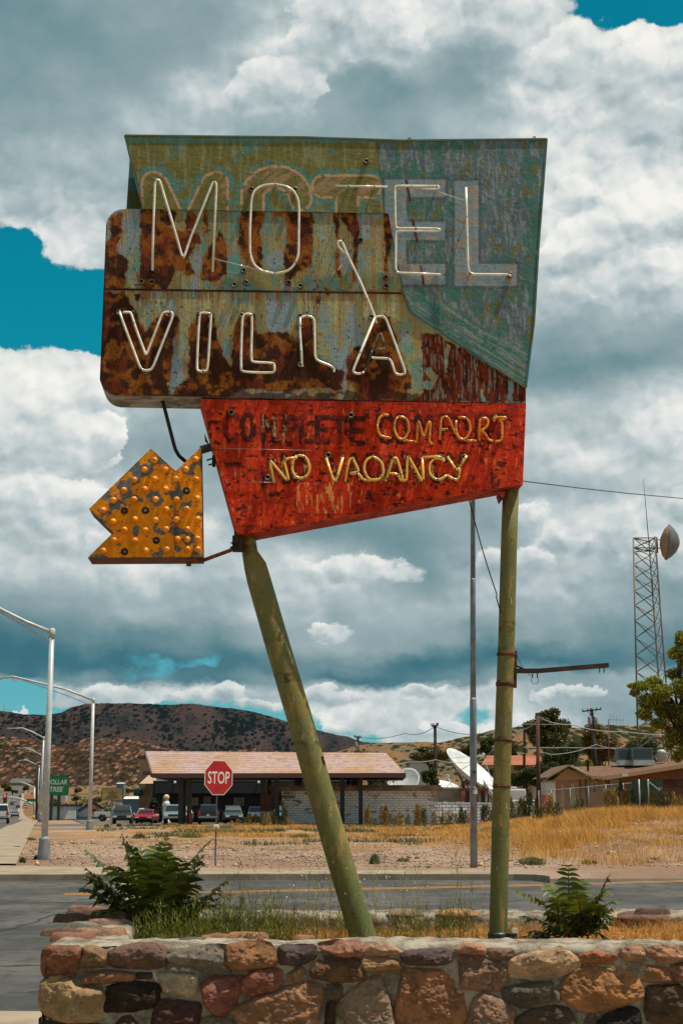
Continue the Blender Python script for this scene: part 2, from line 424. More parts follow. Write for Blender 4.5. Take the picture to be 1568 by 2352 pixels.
def grid_sheet(name, poly, step, to3, mats, parent, colfn=None, zfn=None, smooth=False, loc=None):
    """a finely divided sheet filling a 2-D outline; to3 maps outline coordinates (and a height) to space"""
    xs = [p[0] for p in poly]; ys = [p[1] for p in poly]
    gx = np.arange(min(xs)-step, max(xs)+step*2, step); gy = np.arange(min(ys)-step, max(ys)+step*2, step)
    X, Y = np.meshgrid(gx, gy); ins = inpoly(X, Y, poly); H, W = X.shape
    cell = ins[:-1, :-1] | ins[1:, :-1] | ins[:-1, 1:] | ins[1:, 1:]
    d, qx, qy = dseg(X, Y, poly)
    used = np.zeros(X.shape, bool)
    used[:-1, :-1] |= cell; used[1:, :-1] |= cell; used[:-1, 1:] |= cell; used[1:, 1:] |= cell
    snap = used & ~ins; X = np.where(snap, qx, X); Y = np.where(snap, qy, Y)
    d = np.where(ins, d, 0)
    idx = -np.ones(X.shape, int); idx[used] = np.arange(used.sum())
    x = X[used]; y = Y[used]; z = zfn(x, y, d[used]) if zfn else np.zeros(x.shape)
    pts = to3(x, y, z)
    j, i = np.nonzero(cell)
    faces = np.stack([idx[j, i], idx[j+1, i], idx[j+1, i+1], idx[j, i+1]], 1)
    me = bpy.data.meshes.new(name)
    org = WORLD[parent.name] if parent is not None and loc is None else Vector(loc or (0, 0, 0))
    pts = pts-np.array(org)
    me.vertices.add(len(pts)); me.vertices.foreach_set('co', pts.ravel())
    me.loops.add(faces.size); me.loops.foreach_set('vertex_index', faces.ravel().astype(np.int32))
    me.polygons.add(len(faces)); me.polygons.foreach_set('loop_start', np.arange(0, faces.size, 4, dtype=np.int32))
    me.update(calc_edges=True)
    if smooth: me.polygons.foreach_set('use_smooth', [True]*len(faces))
    for m in (mats if isinstance(mats, (list, tuple)) else [mats]): me.materials.append(m)
    if colfn is not None:
        c, r = colfn(x, y)
        at = me.color_attributes.new('paint', 'FLOAT_COLOR', 'POINT')
        at.data.foreach_set('color', np.concatenate([c, r[:, None]], 1).astype(np.float32).ravel())
    o = bpy.data.objects.new(name, me); COL.objects.link(o); WORLD[o.name] = org
    if parent is not None: o.parent = parent; o.location = org-WORLD[parent.name]
    else: o.location = org
    return o
# ------------------------------------------------------------------ the motel sign
YS = 9.3; SYAW = R(3.5)
SR = Vector((math.cos(SYAW), math.sin(SYAW), 0)); SN = Vector((math.sin(SYAW), -math.cos(SYAW), 0)); SO = Vector((0, YS, 0))
def S(px, py, off=0.0):
    d = ray(px, py); t = ((SO+SN*off)-C0).dot(SN)/d.dot(SN); return C0+d*t
def S_np(off=0.0):
    def f(x, y, z):
        dx = (x-784); dz = 1176-y
        D = np.stack([dx, FW.y*FPX+UPV.y*dz, FW.z*FPX+UPV.z*dz], 1)
        n = np.array(SN); den = D@n
        t = (np.array(SO-C0)@n+off+z)/den
        return np.array(C0)+D*t[:, None]
    return f
Z1 = lambda X, Y: (200.7+.36*X, 282.2+.36*Y)
Z2 = lambda X, Y: (702.5+.36*X, 282.2+.36*Y)
Z3 = lambda X, Y: (439+.52*X, 890.6+.52*Y)
Z4 = lambda X, Y: (188.2+.248*X, 909.4+.248*Y)
def zz(Z, pts): return [Z(*p) for p in pts]
def col(r, g, b, k=1.9): return np.array(rgb(r, g, b, k))
def mixn(a, b, m): return a*(1-m[:, None])+b*m[:, None]

msign = thing('motel_sign', 'tall rusty two legged roadside sign with bare neon tube lettering standing in the stone planter', 'motel sign', (0.4, YS+.12, .72))

# painted sheet metal
def sheet_mat(name, rib=0.0, ribn=900):
    m = bpy.data.materials.new(name); m.use_nodes = True; t = NT(m.node_tree); b = t.n['Principled BSDF']
    a = t.new('ShaderNodeAttribute', attribute_name='paint')
    tc = t.new('ShaderNodeTexCoord').outputs['Object']
    f = t.noise(tc, 55, 6, .7); f2 = t.noise(t.v('MULTIPLY', tc, (60, 60, 3)), 1, 3, .5)
    c = t.mixc(1.0, a.outputs['Color'], t.ramp(f, [(.3, (.82,)*3), (.7, (1.12,)*3)]), 'MULTIPLY')
    c = t.mixc(1.0, c, t.ramp(f2, [(.3, (.9,)*3), (.7, (1.07,)*3)]), 'MULTIPLY')
    t.put(b.inputs['Base Color'], c)
    t.put(b.inputs['Roughness'], t.m('SUBTRACT', .9, t.m('MULTIPLY', a.outputs['Alpha'], .35)))
    b.inputs['Specular IOR Level'].default_value = .2
    bn = t.new('ShaderNodeBump'); bn.inputs['Distance'].default_value = .0035; bn.inputs['Strength'].default_value = 1
    h = t.m('ADD', t.noise(tc, 35, 5, .6), t.m('MULTIPLY', t.noise(tc, 5, 2, .5), 2.0))
    if rib:
        sx = t.sep(tc)[0]; h = t.m('ADD', h, t.m('MULTIPLY', t.m('SINE', t.m('MULTIPLY', sx, 2*math.pi/.0105)), rib))
    t.put(bn.inputs['Height'], h); t.l.new(bn.outputs[0], b.inputs['Normal'])
    return m
SHEET = sheet_mat('painted_sheet'); RIBBED = sheet_mat('ribbed_sheet', .14)
dark_edge = mat('weathered_edge', rgb(70, 72, 60), rgb(60, 40, 26), 9, .8, bump=.001)
white_under = mat('faded_white_metal', rgb(190, 190, 180, .9), rgb(120, 112, 98), 6, .7, c3=rgb(80, 50, 30), s3=14)
red_edge = mat('red_orange_metal', rgb(188, 66, 26, 1.1), rgb(150, 40, 14), 7, .75, c3=rgb(50, 24, 14), s3=20, t3=(.58, .66))

TEAL = col(62, 104, 98, 1.7); OLIVE = col(94, 88, 42, 1.65); OLIVE2 = col(112, 112, 80, 1.7); GREYM = col(104, 116, 122, 1.6); RUSTD = col(44, 20, 8, 1.4); RUSTB = col(124, 70, 18, 1.6)
RUSTR = col(92, 34, 14, 1.6); SALMON = col(158, 120, 92, 1.6); PALE = col(132, 138, 130, 1.6); GREYC = col(84, 96, 102, 1.6); TEALG = col(50, 92, 82, 1.6)

RUST_RIB = [
 zz(Z1, [(95,1085),(240,1080),(290,1180),(370,1335),(440,1240),(500,1200),(560,1215),(590,1260),(560,1350),(530,1560),(505,1750),(100,1760),(60,1640),(85,1200)]),
 zz(Z1, [(650,1330),(700,1200),(800,1210),(830,1400),(900,1540),(935,1570),(915,1750),(530,1750),(560,1690),(640,1640),(650,1500)]),
 zz(Z1, [(935,1310),(975,1210),(1070,1220),(1085,1350),(1190,1330),(1260,1340),(1340,1385),(1350,1230),(1440,1230),(1455,1500),(1568,1560),(1640,1600),(1610,1710),(1568,1700),(1400,1690),(1250,1720),(1000,1690),(915,1740),(930,1500)]),
 zz(Z2, [(0,1500),(60,1500),(180,1550),(215,1650),(200,1690),(0,1700)]),
 zz(Z2, [(440,1235),(525,1240),(560,1350),(640,1570),(670,1620),(640,1775),(330,1775),(320,1700),(260,1650),(255,1500),(300,1450),(370,1430)]),
 zz(Z1, [(340,560),(400,545),(445,570),(440,620),(560,680),(640,690),(700,700),(715,760),(640,850),(690,960),(640,975),(560,930),(510,1065),(350,1065),(340,800)]),
 zz(Z1, [(455,555),(565,560),(545,640),(470,640)]),
 zz(Z1, [(120,760),(150,740),(190,830),(260,870),(240,1060),(100,1060)]),
 zz(Z1, [(150,590),(230,570),(220,680),(190,850),(150,850)]),
 zz(Z1, [(745,850),(850,690),(885,760),(890,960),(800,1015),(720,1000)]),
 zz(Z1, [(640,560),(700,560),(680,660),(630,690)]), zz(Z1, [(745,560),(775,560),(765,700),(750,700)]),
 zz(Z1, [(975,560),(1145,558),(1110,640),(1100,720),(1118,850),(1110,930),(1020,900),(962,760)]),
 zz(Z1, [(1265,560),(1445,560),(1430,900),(1350,950),(1260,1035),(1250,900),(1270,750)]),
 zz(Z1, [(1195,560),(1260,560),(1240,590),(1200,590)]), zz(Z1, [(310,960),(350,960),(350,1000),(310,1000)]),
 zz(Z2, [(0,560),(45,570),(30,760),(10,900),(-20,900),(-20,700)]),
 zz(Z2, [(170,565),(215,570),(212,740),(190,745)]), zz(Z2, [(215,562),(328,565),(335,680),(322,1005),(292,1015),(300,750),(225,600)]),
 zz(Z2, [(498,570),(525,570),(545,650),(522,940),(500,945),(500,700)]),
 zz(Z2, [(60,1100),(95,1105),(90,1150),(65,1140)]), zz(Z2, [(190,830),(215,830),(222,980),(190,985)]),
 zz(Z1, [(300,1090),(345,1080),(330,1140),(310,1135)])]
RUST_RED = [zz(Z2, [(740,1345),(790,1340),(830,1350),(1000,1440),(1290,1630),(1410,1695),(1410,1785),(650,1785),(745,1720)])]
STREAKS = [zz(Z2, [(890,1400),(915,1420),(905,1560),(885,1600)]), zz(Z2, [(740,1570),(800,1560),(840,1620),(800,1700),(750,1690),(745,1650),(800,1640)]), zz(Z2, [(1285,1640),(1320,1650),(1318,1775),(1290,1775)]), zz(Z2, [(1115,1700),(1130,1700),(1150,1780),(1120,1780)]), zz(Z2, [(640,1650),(700,1640),(690,1760),(640,1770)])]
LETW = {  # ghost lettering: centre lines of the painted strokes
 'M': [[(352, 420), (352, 632)], [(360, 424), (424, 560)], [(424, 560), (488, 424)], [(498, 420), (498, 632)]],
 'O': [[(634+56*math.cos(a), 525+(-68 if math.sin(a) < 0 else 68)+56*math.sin(a)*.9) for a in [math.pi*2*k/24 for k in range(25)]]],
 'T': [[(742, 428), (850, 428)], [(797, 430), (797, 640)]],
}
def strokes_d(x, y, names):
    d = np.full(x.shape, 1e9)
    for nme in names:
        for s in LETW[nme]: d = np.minimum(d, dseg(x, y, s, False)[0])
    return d
def rustmask(x, y, polys, w=4.2, seed=3):
    wx = x+(fbm(x/14, y/14, seed, 4)-.5)*w*3.4; wy = y+(fbm(x/14, y/14, seed+50, 4)-.5)*w*3.4
    m = np.zeros(x.shape, bool)
    for p in polys: m |= inpoly(wx, wy, p)
    return m.astype(float)
def streak(x, y, seed, fx=5, fy=70, o=3): return fbm(x/fx, y/fy, seed, o)
def rust_col(x, y, seed=9):
    a = fbm(x/26, y/24, seed, 5, .55); b = fbm(x/5, y/8, seed+4, 3)
    c = mixn(RUSTD*np.ones((len(x), 3)), RUSTB, ss(a+(b-.5)*.10, .47, .62)*.75)
    c = mixn(c, RUSTR, ss(fbm(x/20, y/40, seed+8, 4), .52, .66)*.6)
    return c*(0.8+.5*b[:, None])

def ribbed_col(x, y):
    n = fbm(x/40, y/40, 1, 5); st = streak(x, y, 2)
    c = mixn(OLIVE2*1.0*np.ones((len(x), 3)), TEAL*1.1, ss(n, .48, .60)*.8)
    c = mixn(c, RUSTB*1.2, ss(st, .50, .66)*.55)
    lower = ss(y, 664, 676)*(x < 930)
    c = mixn(c, col(150, 134, 96), lower*ss(fbm(x/3.3, y/90, 7, 2), .48, .56)*.45*ss(-y, -800, -690))
    d = strokes_d(x, y, 'MOT')
    c = mixn(c, TEAL*1.05, (ss(-d, -44, -32)*(d > 26))*ss(fbm(x/12, y/25, 5, 3), .32, .46)*.85); c = mixn(c, SALMON*.8, (ss(d, 22, 24)*(1-ss(d, 26, 28)))*ss(fbm(x/10, y/10, 65, 3), .34, .46)*.6*ss(-y, -600, -500))
    c = mixn(c, OLIVE*1.05, (d < 25)*.5)
    g = .8*ss(fbm(x/30, y/60, 12, 4)-.015+.22*(x < 330)*(y < 640)+.12*np.exp(-((x-640)/70)**2)*(y > 700), .60, .66)
    c = mixn(c, GREYM, g)
    for a, b in ((250, 660), (393, 740), (405, 860), (625, 720), (790, 840)):   # bare zinc between the rust tongues
        q = np.exp(-(((x-a)/16)**2+((y-b)/55)**2)); c = mixn(c, GREYM*1.05, ss(q+fbm(x/8, y/14, 13, 3)*.4, .55, .75))
    m = rustmask(x, y, RUST_RIB); rc = rust_col(x, y)
    below = fbm(x/2.6, y/60, 31, 2)
    # rust bleeding down from the seam and the lettering
    bleed = ss(below, .5, .62)*(np.exp(-((y-672)/26)**2)*(y > 664)*.8+np.exp(-((y-495)/45)**2)*(y > 484)*.5)
    c = mixn(c, RUSTB*.9, np.clip(bleed, 0, 1))
    drip = np.zeros(len(x))
    for dy_ in (6, 13, 22, 34, 48): drip = np.maximum(drip, rustmask(x, y-dy_, RUST_RIB)*(1-dy_/62))
    c = mixn(c, RUSTB*.85, (drip*ss(fbm(x/1.8, y/70, 33, 2), .42, .60))*.75)
    halo = sum(rustmask(x+a_, y+b_, RUST_RIB) for a_, b_ in ((3.5, 0), (-3.5, 0), (0, 4), (0, -3)))/4
    c = mixn(c, RUSTR*1.05, halo*.6)
    c = mixn(c, rc, m*.96)
    m2 = rustmask(x, y, RUST_RED, 4, 21); s2 = rustmask(x, y, STREAKS, 3, 22)
    rr = mixn(RUSTR*.95*np.ones((len(x), 3)), RUSTD, ss(fbm(x/6, y/18, 23, 4), .45, .6)*.8); rr = mixn(rr, PALE*.8, ss(fbm(x/2.5, y/26, 24, 3), .60, .68)*.5)
    m2 = m2*(1-s2)
    c = mixn(c, rr, m2)
    c = mixn(c, RUSTD, ss(fbm(x/20, y/9, 41, 3)+ss(y, 880, 915)*.5-.3*(y < 872), .74, .86)*(x < 960)*.8)      # dirty bottom edge
    c = mixn(c, RUSTD, ss(np.exp(-((x-236-(y-700)*-.03)/7)**2)+fbm(x/8, y/14, 42, 3)*.6, .75, .95)*.8)
    sp = ss(fbm(x/5, y/5, 43, 2), .77, .82); c = mixn(c, RUSTD, sp*.8)
    return c*1.22, (1-np.clip(m+m2, 0, 1))*.6
def up_col(x, y):
    c0 = np.ones((len(x), 3)); n = fbm(x/45, y/22, 61, 5); st = fbm(x/6, y/50, 62, 3)
    c = mixn(OLIVE*c0, TEAL*.95, ss(n, .60, .68)*.7); c = mixn(c, OLIVE2*1.08, ss(st, .54, .68)*.6)
    c = mixn(c, TEAL*1.15, ss(np.exp(-((y-322)/7)**2)+fbm(x/30, y/6, 63, 3)*.7, .85, 1.0)*.7)
    d = strokes_d(x, y, 'MOT')
    c = mixn(c, TEAL*1.05, (ss(-d, -44, -34)*(d > 26))*ss(fbm(x/14, y/14, 64, 3), .34, .46)*.95)
    c = mixn(c, OLIVE*1.0, (d < 27)*.75)
    c = mixn(c, SALMON*1.15, (ss(d, 21, 23)*(1-ss(d, 27, 29)))*ss(fbm(x/10, y/10, 65, 3), .30, .42)*.9)
    c = mixn(c, SALMON*.85, (d < 22)*ss(fbm((x+y*1.4)/16, (y-x*.1)/60, 66, 3), .52, .60)*.65*ss(-y, -455, -440))
    # E and L, plain lighter bands
    boxes = [(884, 413, 932, 653), (884, 413, 1021, 452), (884, 510, 1021, 551), (884, 607, 1021, 653), (1044, 416, 1097, 656), (1044, 607, 1185, 656)]
    de = np.full(x.shape, 1e9)
    for a, b, e, f in boxes:
        dx = np.maximum(np.maximum(a-x, x-e), 0); dy = np.maximum(np.maximum(b-y, y-f), 0); de = np.minimum(de, np.hypot(dx, dy))
    xb = 865+(y-322)*.106+np.where(y > 480, (y-480)*.13, 0); xb = np.where(y > 668, 925+(y-668)*.33, xb)
    right = (x > xb).astype(float)
    gl = mixn(GREYC*1.0*c0, GREYC*.72, ss(fbm(x/40, y/50, 70, 4), .45, .6)*.7); gl = mixn(gl, PALE*1.0, ss(fbm(x/4, y/20, 71, 5, .65), .50, .66)*.5)
    gl = mixn(gl, TEALG, ss(fbm(x/18, y/34, 72, 5)-.05+.05*(y > 640)+.22*np.exp(-((x-1225)/22)**2)+.12*np.exp(-(de-14)**2/90.), .56, .62)*.85)
    gl = mixn(gl, OLIVE*.95, ss(fbm(x/14, y/26, 73, 4), .66, .70)*.9)
    dd = np.abs((y-745)-(x-985)*.62)/1.18                           # the teal band on the diagonal
    band = ss(-np.abs((y-735)-(x-985)*.60+18), -48, -34)*(x > 930)*(y > 660)
    gl = mixn(gl, TEALG*1.05, band*ss(fbm((x*.85+y*.53)/50, (y*.85-x*.53)/5, 74, 3), .40, .52)*.85)
    gl = mixn(gl, PALE*.85, band*ss(fbm((x*.85+y*.53)/60, (y*.85-x*.53)/3, 75, 3), .54, .62)*.6)
    ins = (de <= .1)
    gl = mixn(gl, mixn(GREYM*1.15*c0, SALMON*1.0, ss(fbm(x/30, y/14, 76, 3), .50, .66)*.5), ins*.85)
    gl = mixn(gl, GREYC*.62, (ss(de, .5, 2)*(1-ss(de, 7, 9)))*.75)
    # rust slits behind the E
    for (xa, ya, xb2, yb2) in ((932, 415, 941, 461), (947, 505, 957, 553), (966, 612, 972, 652)):
        dl = dseg(x, y, [(xa, ya), (xb2, yb2)], False)[0]; gl = mixn(gl, RUSTR*.7, ss(-dl, -3.6, -2.4)*1.0)
    ln = np.exp(-((x-(918+(y-322)*.085))/1.4)**2)+np.exp(-((x-(982-(y-322)*.05))/1.4)**2)
    gl = mixn(gl, PALE*.9, np.clip(ln, 0, 1)*.4*(y < 660))
    c = mixn(c, gl, right)
    edge = np.exp(-((x-xb)/1.3)**2); c = mixn(c, RUSTD*1.6, edge*.7)
    sp = ss(fbm(x/4, y/4, 77, 2), .79, .83); c = mixn(c, RUSTD*1.5, sp*.7)
    return c, np.full(len(x), .7)

# stroke lettering used for the worn painted words
SF = {'C': [[(1,.15),(.7,0),(.3,0),(0,.25),(0,.75),(.3,1),(.7,1),(1,.85)]], 'O': [[(.3,0),(.7,0),(1,.25),(1,.75),(.7,1),(.3,1),(0,.75),(0,.25),(.3,0)]],
 'M': [[(0,1),(0,0),(.5,.6),(1,0),(1,1)]], 'P': [[(0,1),(0,0),(.7,0),(1,.15),(1,.4),(.7,.55),(0,.55)]], 'L': [[(0,0),(0,1),(.9,1)]], 'E': [[(1,0),(0,0),(0,1),(1,1)],[(0,.5),(.8,.5)]],
 'T': [[(0,0),(1,0)],[(.5,0),(.5,1)]], 'F': [[(1,0),(0,0),(0,1)],[(0,.5),(.8,.5)]], 'R': [[(0,1),(0,0),(.7,0),(1,.2),(.7,.5),(0,.5)],[(.5,.5),(1,1)]],
 'N': [[(0,1),(0,0),(1,1),(1,0)]], 'V': [[(0,0),(.5,1),(1,0)]], 'A': [[(0,1),(.5,0),(1,1)],[(.2,.65),(.8,.65)]], 'Y': [[(0,0),(.5,.5),(1,0)],[(.5,.5),(.5,1)]]}
def word_d(x, y, word, x0s, y0, w, h, dy=0.0):
    d = np.full(x.shape, 1e9)
    for ch, x0 in zip(word, x0s):
        yy = y0+dy*(x0-x0s[0])
        for s in SF[ch]: d = np.minimum(d, dseg(x, y, [(x0+a*w, yy+b*h) for a, b in s], False)[0])
    return d
REDPOLY = zz(Z3, [(36, 50), (1478, 70), (1463, 428), (1372, 440), (295, 640), (200, 645)])
def red_col(x, y):
    c0 = np.ones((len(x), 3)); RED = col(166, 36, 7, 1.7); RED2 = col(198, 62, 14, 1.6); DK = col(38, 14, 10, 1.4)
    c = mixn(RED*c0, RED*.66, ss(fbm(x/50, y/50, 81, 5), .45, .62)*.8)
    c = mixn(c, RED2, ss(fbm(x/9, y/60, 82, 4), .52, .66)*.55)
    c = mixn(c, col(206, 130, 66, 1.3), ss(fbm(x/5, y/16, 83, 4), .70, .76)*.6)
    d1 = word_d(x, y, 'COMPLETE', [518, 556, 604, 653, 692, 728, 766, 808], 952, 26, 56, .035)
    worn = ss(fbm(x/8, y/10, 84, 4), .26, .34)
    c = mixn(c, DK, ss(-d1, -7.5, -5.5)*worn*.9)
    c = mixn(c, col(170, 130, 90), ss(-np.abs(x-630), -32, -26)*ss(-d1, -6, -3)*ss(fbm(x/3, y/12, 85, 3), .5, .58)*.8)
    d2 = word_d(x, y, 'COMFORT', [872, 906, 958, 1012, 1046, 1096, 1132], 956, 28, 58)
    c = mixn(c, DK, ss(-d2, -8.5, -6)*ss(fbm(x/8, y/8, 86, 4), .32, .42)*.92)
    d3 = np.minimum(word_d(x, y, 'NO', [622, 672], 1048, 30, 54), word_d(x, y, 'VACANCY', [756, 796, 838, 884, 930, 990, 1030], 1048, 32, 54))
    c = mixn(c, DK, ss(-d3, -9.5, -7)*ss(fbm(x/7, y/7, 87, 4), .36, .45)*.9)
    c = mixn(c, col(190, 140, 84, 1.4), ss(-d3, -6, -4)*ss(fbm(x/4, y/9, 88, 3), .56, .62)*.8)
    # old patches and square flakes
    fl = vn(np.floor(x/9), np.floor(y/7), 89); c = mixn(c, DK, (fl > .90)*ss(-x, -560, -500)*ss(-y, -1090, -1050)*.85)
    c = mixn(c, DK, ss(fbm(x/13, y/8, 90, 4), .655, .70)*.9); c = mixn(c, RED*.5, ss(fbm(x/30, y/18, 96, 5), .54, .68)*.7)
    c = mixn(c, DK, ss(fbm(x/4, y/4, 91, 2), .76, .80)*.8)
    for a, b, e, f, k in ((516, 1062, 558, 1072, .8), (600, 995, 610, 1050, .9), (600, 1085, 607, 1122, .9), (625, 1012, 646, 1022, .8), (1140, 1060, 1162, 1072, .8), (1125, 1075, 1132, 1122, .7)):
        wx = x+(vn(x/4, y/4, 92)-.5)*5; wy = y+(vn(x/4, y/4, 93)-.5)*5
        c = mixn(c, DK, ((wx > a)*(wx < e)*(wy > b)*(wy < f))*k)
    # outline of a bolted-on cover plate
    q = np.maximum(np.abs(x-744)-64, np.abs(y-1144)-36); c = mixn(c, DK, np.exp(-(q/1.2)**2)*.6*(q > -4)); c = mixn(c, RED*1.15, (q < 0)*.4)
    c = mixn(c, col(214, 150, 80, 1.4), (q < 0)*ss(fbm(x/4, y/22, 94, 3), .58, .64)*.6)
    top = ss(-y, -936, -922); c = mixn(c, RED*.55, top*.6)
    bt = 1228-(x-545)*.105; c = mixn(c, DK, ss(y-bt, -14, -2)*ss(fbm(x/12, y/5, 95, 3), .46, .56)*.7)
    return c, np.full(len(x), .5)

T = .30
def outline_box(name, poly, mats, parent, thick=T, off=-.004, label=None):
    """shell of a sign box behind a painted front: sides, underside and back"""
    mb = MB(); pts = [S(px, py, off) for px, py in poly]
    mb.prism(pts, -SN*thick, 0, 1); o = mb.build(name, mats, parent)
    if label: o['label'] = label
    return o
def arcpts(cx, cy, r, a0, a1, n=6): return [(cx+r*math.cos(R(a0+(a1-a0)*i/n)), cy+r*math.sin(R(a0+(a1-a0)*i/n))) for i in range(n+1)]
RIB = arcpts(285, 521, 41, 182, 268)+[(330, 480), (890, 488), (1206, 640), (1207, 926)]+arcpts(272, 866, 42, 94, 178)
RIB[-1] = (229.5, 872)
UP = [(287, 311.5), (700, 315.5), (918, 323), (1255, 319.5), (1236, 572), (1226, 740), (1207, 891), (940, 712), (925, 668), (891, 490), (329, 480), (318, 420)]
ribp = outline_box('sign_box', RIB, [dark_edge, white_under], msign)
o1 = grid_sheet('ribbed_panel', RIB, 2.0, S_np(.0), RIBBED, msign, ribbed_col)
upp = outline_box('upper_box', [p for p in UP], [dark_edge, dark_edge], msign, .292, .005)
o2 = grid_sheet('painted_panel', UP, 2.0, S_np(.009), SHEET, msign, up_col)
redb = outline_box('lower_box', REDPOLY, [red_edge, red_edge], msign, .27, .010)
o3 = grid_sheet('red_panel', REDPOLY, 2.0, S_np(.014), SHEET, msign, red_col)
# the back face sheet showing at the upper left
mb = MB(); mb.prism([S(*p, -.305) for p in [(300, 340), (345, 340), (345, 490), (290, 490)]], -SN*.004)
mb.build('back_panel', mat('back_teal', tuple(TEAL*.8), tuple(OLIVE*.7), 5, .8), msign)
# edge angle strips
mb = MB()
def strip(pts, w=.012, off=.009):
    for a, b in zip(pts[:-1], pts[1:]): mb.bar(S(*a, off), S(*b, off), w, .012)
strip([UP[0], UP[1], UP[2], UP[3]], .014); strip([UP[3], UP[4], UP[5], UP[6]], .012); strip([UP[0], (308, 398), UP[-2]], .012)
strip([(925, 668), (940, 712), (1207, 891)], .006, .011)
mb.build('edge_trim', mat('trim_olive', tuple(OLIVE*.7), tuple(TEAL*.8), 6, .7), msign)
mb = MB(); strip([(238, 664), (580, 669), (922, 673.5)], .006, .003)
mb.build('panel_seam', mat('dark_rust', rgb(40, 20, 12), rgb(70, 36, 18), 30, .9), msign)
for p in ((940, 321), (1226, 318)):
    mb = MB(); mb.tube([S(p[0]-4, p[1]+1, .01), S(p[0]-2, p[1]-4, .01), S(p[0]+2, p[1]-4, .01), S(p[0]+3, p[1]+1, .01)], .004, 6); mb.build('lifting_eye', dark_edge, msign)
# red box: seams and thin wires on the face
mb = MB()
for a, b in (((122, 268), (530, 277)), ((222, 416), (388, 419))): mb.tube([S(*Z3(*a), .045), S(*Z3(*b), .045)], .0022, 6)
mb.build('support_wire', mat('galv_wire', rgb(150, 140, 120), rough=.4, metal=.6), msign)

# neon tubes
glass_w = mat('white_neon_glass', rgb(248, 242, 228, 1.0), rgb(226, 214, 192), 14, .22, spec=.6, c3=rgb(120, 100, 80), s3=40, t3=(.66, .76))
glass_y = mat('amber_neon_glass', rgb(238, 172, 56, 1.1), rgb(226, 190, 100), 10, .22, spec=.6, c3=rgb(120, 64, 14), s3=30, t3=(.62, .74))
glass_o = mat('orange_neon_glass', rgb(238, 146, 30, 1.1), rgb(214, 116, 18), 10, .22, spec=.6, c3=rgb(110, 50, 10), s3=30, t3=(.62, .74))
glass_d = mat('burnt_neon_glass', rgb(60, 44, 34), rgb(130, 120, 106), 16, .3)
glass_c = mat('clear_glass_rod', rgb(190, 190, 180), rough=.1, spec=.8)
chrome = mat('dull_metal_ring', rgb(150, 142, 120), rgb(90, 70, 50), 20, .4, metal=.5)
iron = mat('black_iron', rgb(28, 24, 22), rgb(56, 36, 24), 12, .7, bump=.001)
def rounded(pts, closed, it=2):
    if closed: return smooth_poly(pts, it)
    for _ in range(it):
        o = [pts[0]]
        for i in range(1, len(pts)-1):
            a, b, c = pts[i-1], pts[i], pts[i+1]
            la = math.dist(a, b); lc = math.dist(b, c); k1 = min(.3, 4/max(la, .1)); k2 = min(.3, 4/max(lc, .1))
            o += [(b[0]+(a[0]-b[0])*k1, b[1]+(a[1]-b[1])*k1), (b[0]+(c[0]-b[0])*k2, b[1]+(c[1]-b[1])*k2)]
        o.append(pts[-1]); pts = o
    return pts
def neon(label, Z, lines, m, r=.0086, off=.075, name='neon_letter', closed=(), part=True):
    mb = MB()
    for i, ln in enumerate(lines):
        c = i in closed; pts = rounded([Z(*p) for p in ln], c, 2)
        mb.tube([S(x, y, off) for x, y in pts], r, 8, closed=c)
    o = mb.build(name, m, msign); o['label'] = label
    for i, ln in enumerate(lines):          # the little glass-and-wire supports that hold the tube off the sheet
        L_ = [Z(*p) for p in ln]; n_ = 3 if r > .006 and len(L_) > 4 else 2 if r > .006 else 0
        for k in range(n_):
            t_ = (k+.5)/n_*(len(L_)-1); j = int(t_); f_ = t_-j; q = (L_[j][0]*(1-f_)+L_[j+1][0]*f_, L_[j][1]*(1-f_)+L_[j+1][1]*f_)
            mb = MB(); a_, b_ = S(*q, .004), S(*q, off); mb.tube([a_, a_.lerp(b_, .8)], .0042, 6); mb.lathe([(r*1.25, -.004), (r*1.25, .004)], b_, 8, 0, Matrix.Rotation(R(90), 3, 'Y')); mb.build('standoff', chrome, o)
    return o
neon('white neon tube letter M, its bottom open', Z1, [[(416, 942), (420, 700), (432, 385), (438, 366), (452, 361), (465, 372), (484, 440), (540, 625), (604, 848), (612, 860), (620, 850), (660, 730), (795, 395), (802, 382), (812, 378), (824, 390), (820, 470), (800, 950)]], glass_w)
neon('white neon tube letter O', Z1, [[(1188, 960), (1110, 945), (1062, 905), (1038, 840), (1036, 700), (1045, 500), (1056, 450), (1085, 415), (1130, 396), (1200, 392), (1270, 404), (1318, 436), (1345, 490), (1350, 560), (1346, 840), (1330, 890), (1300, 930), (1265, 950), (1195, 962)]], glass_w)
neon('broken clear glass bar of the letter T', Z2, [[(188, 402), (520, 408)]], glass_w, .0075, name='neon_tube')
neon('white neon stem of the letter T hanging loose down to the A', Z2, [[(246, 832), (206, 790), (200, 768), (208, 755), (222, 754), (236, 772), (260, 835), (350, 1020), (436, 1228), (450, 1280)]], glass_w, name='neon_tube')
neon('white neon tube letter E', Z2, [[(736, 422), (835, 422), (852, 413), (835, 404), (585, 402), (567, 408), (566, 440), (570, 660), (578, 673), (700, 672), (845, 676), (857, 684), (845, 691), (590, 688), (572, 698), (571, 940), (585, 957), (700, 960), (857, 968)]], glass_w)
neon('white neon tube letter L of the top word', Z2, [[(1020, 412), (1024, 600), (1032, 930), (1045, 962), (1080, 966), (1290, 968), (1308, 978)]], glass_w)
neon('white neon tube outline letter V', Z1, [[(207, 1205), (232, 1280), (335, 1555), (352, 1580), (402, 1579), (420, 1558), (540, 1250), (547, 1215), (530, 1206), (490, 1206), (475, 1225), (380, 1475), (372, 1478), (310, 1310), (280, 1215), (268, 1207), (228, 1208)]], glass_w)
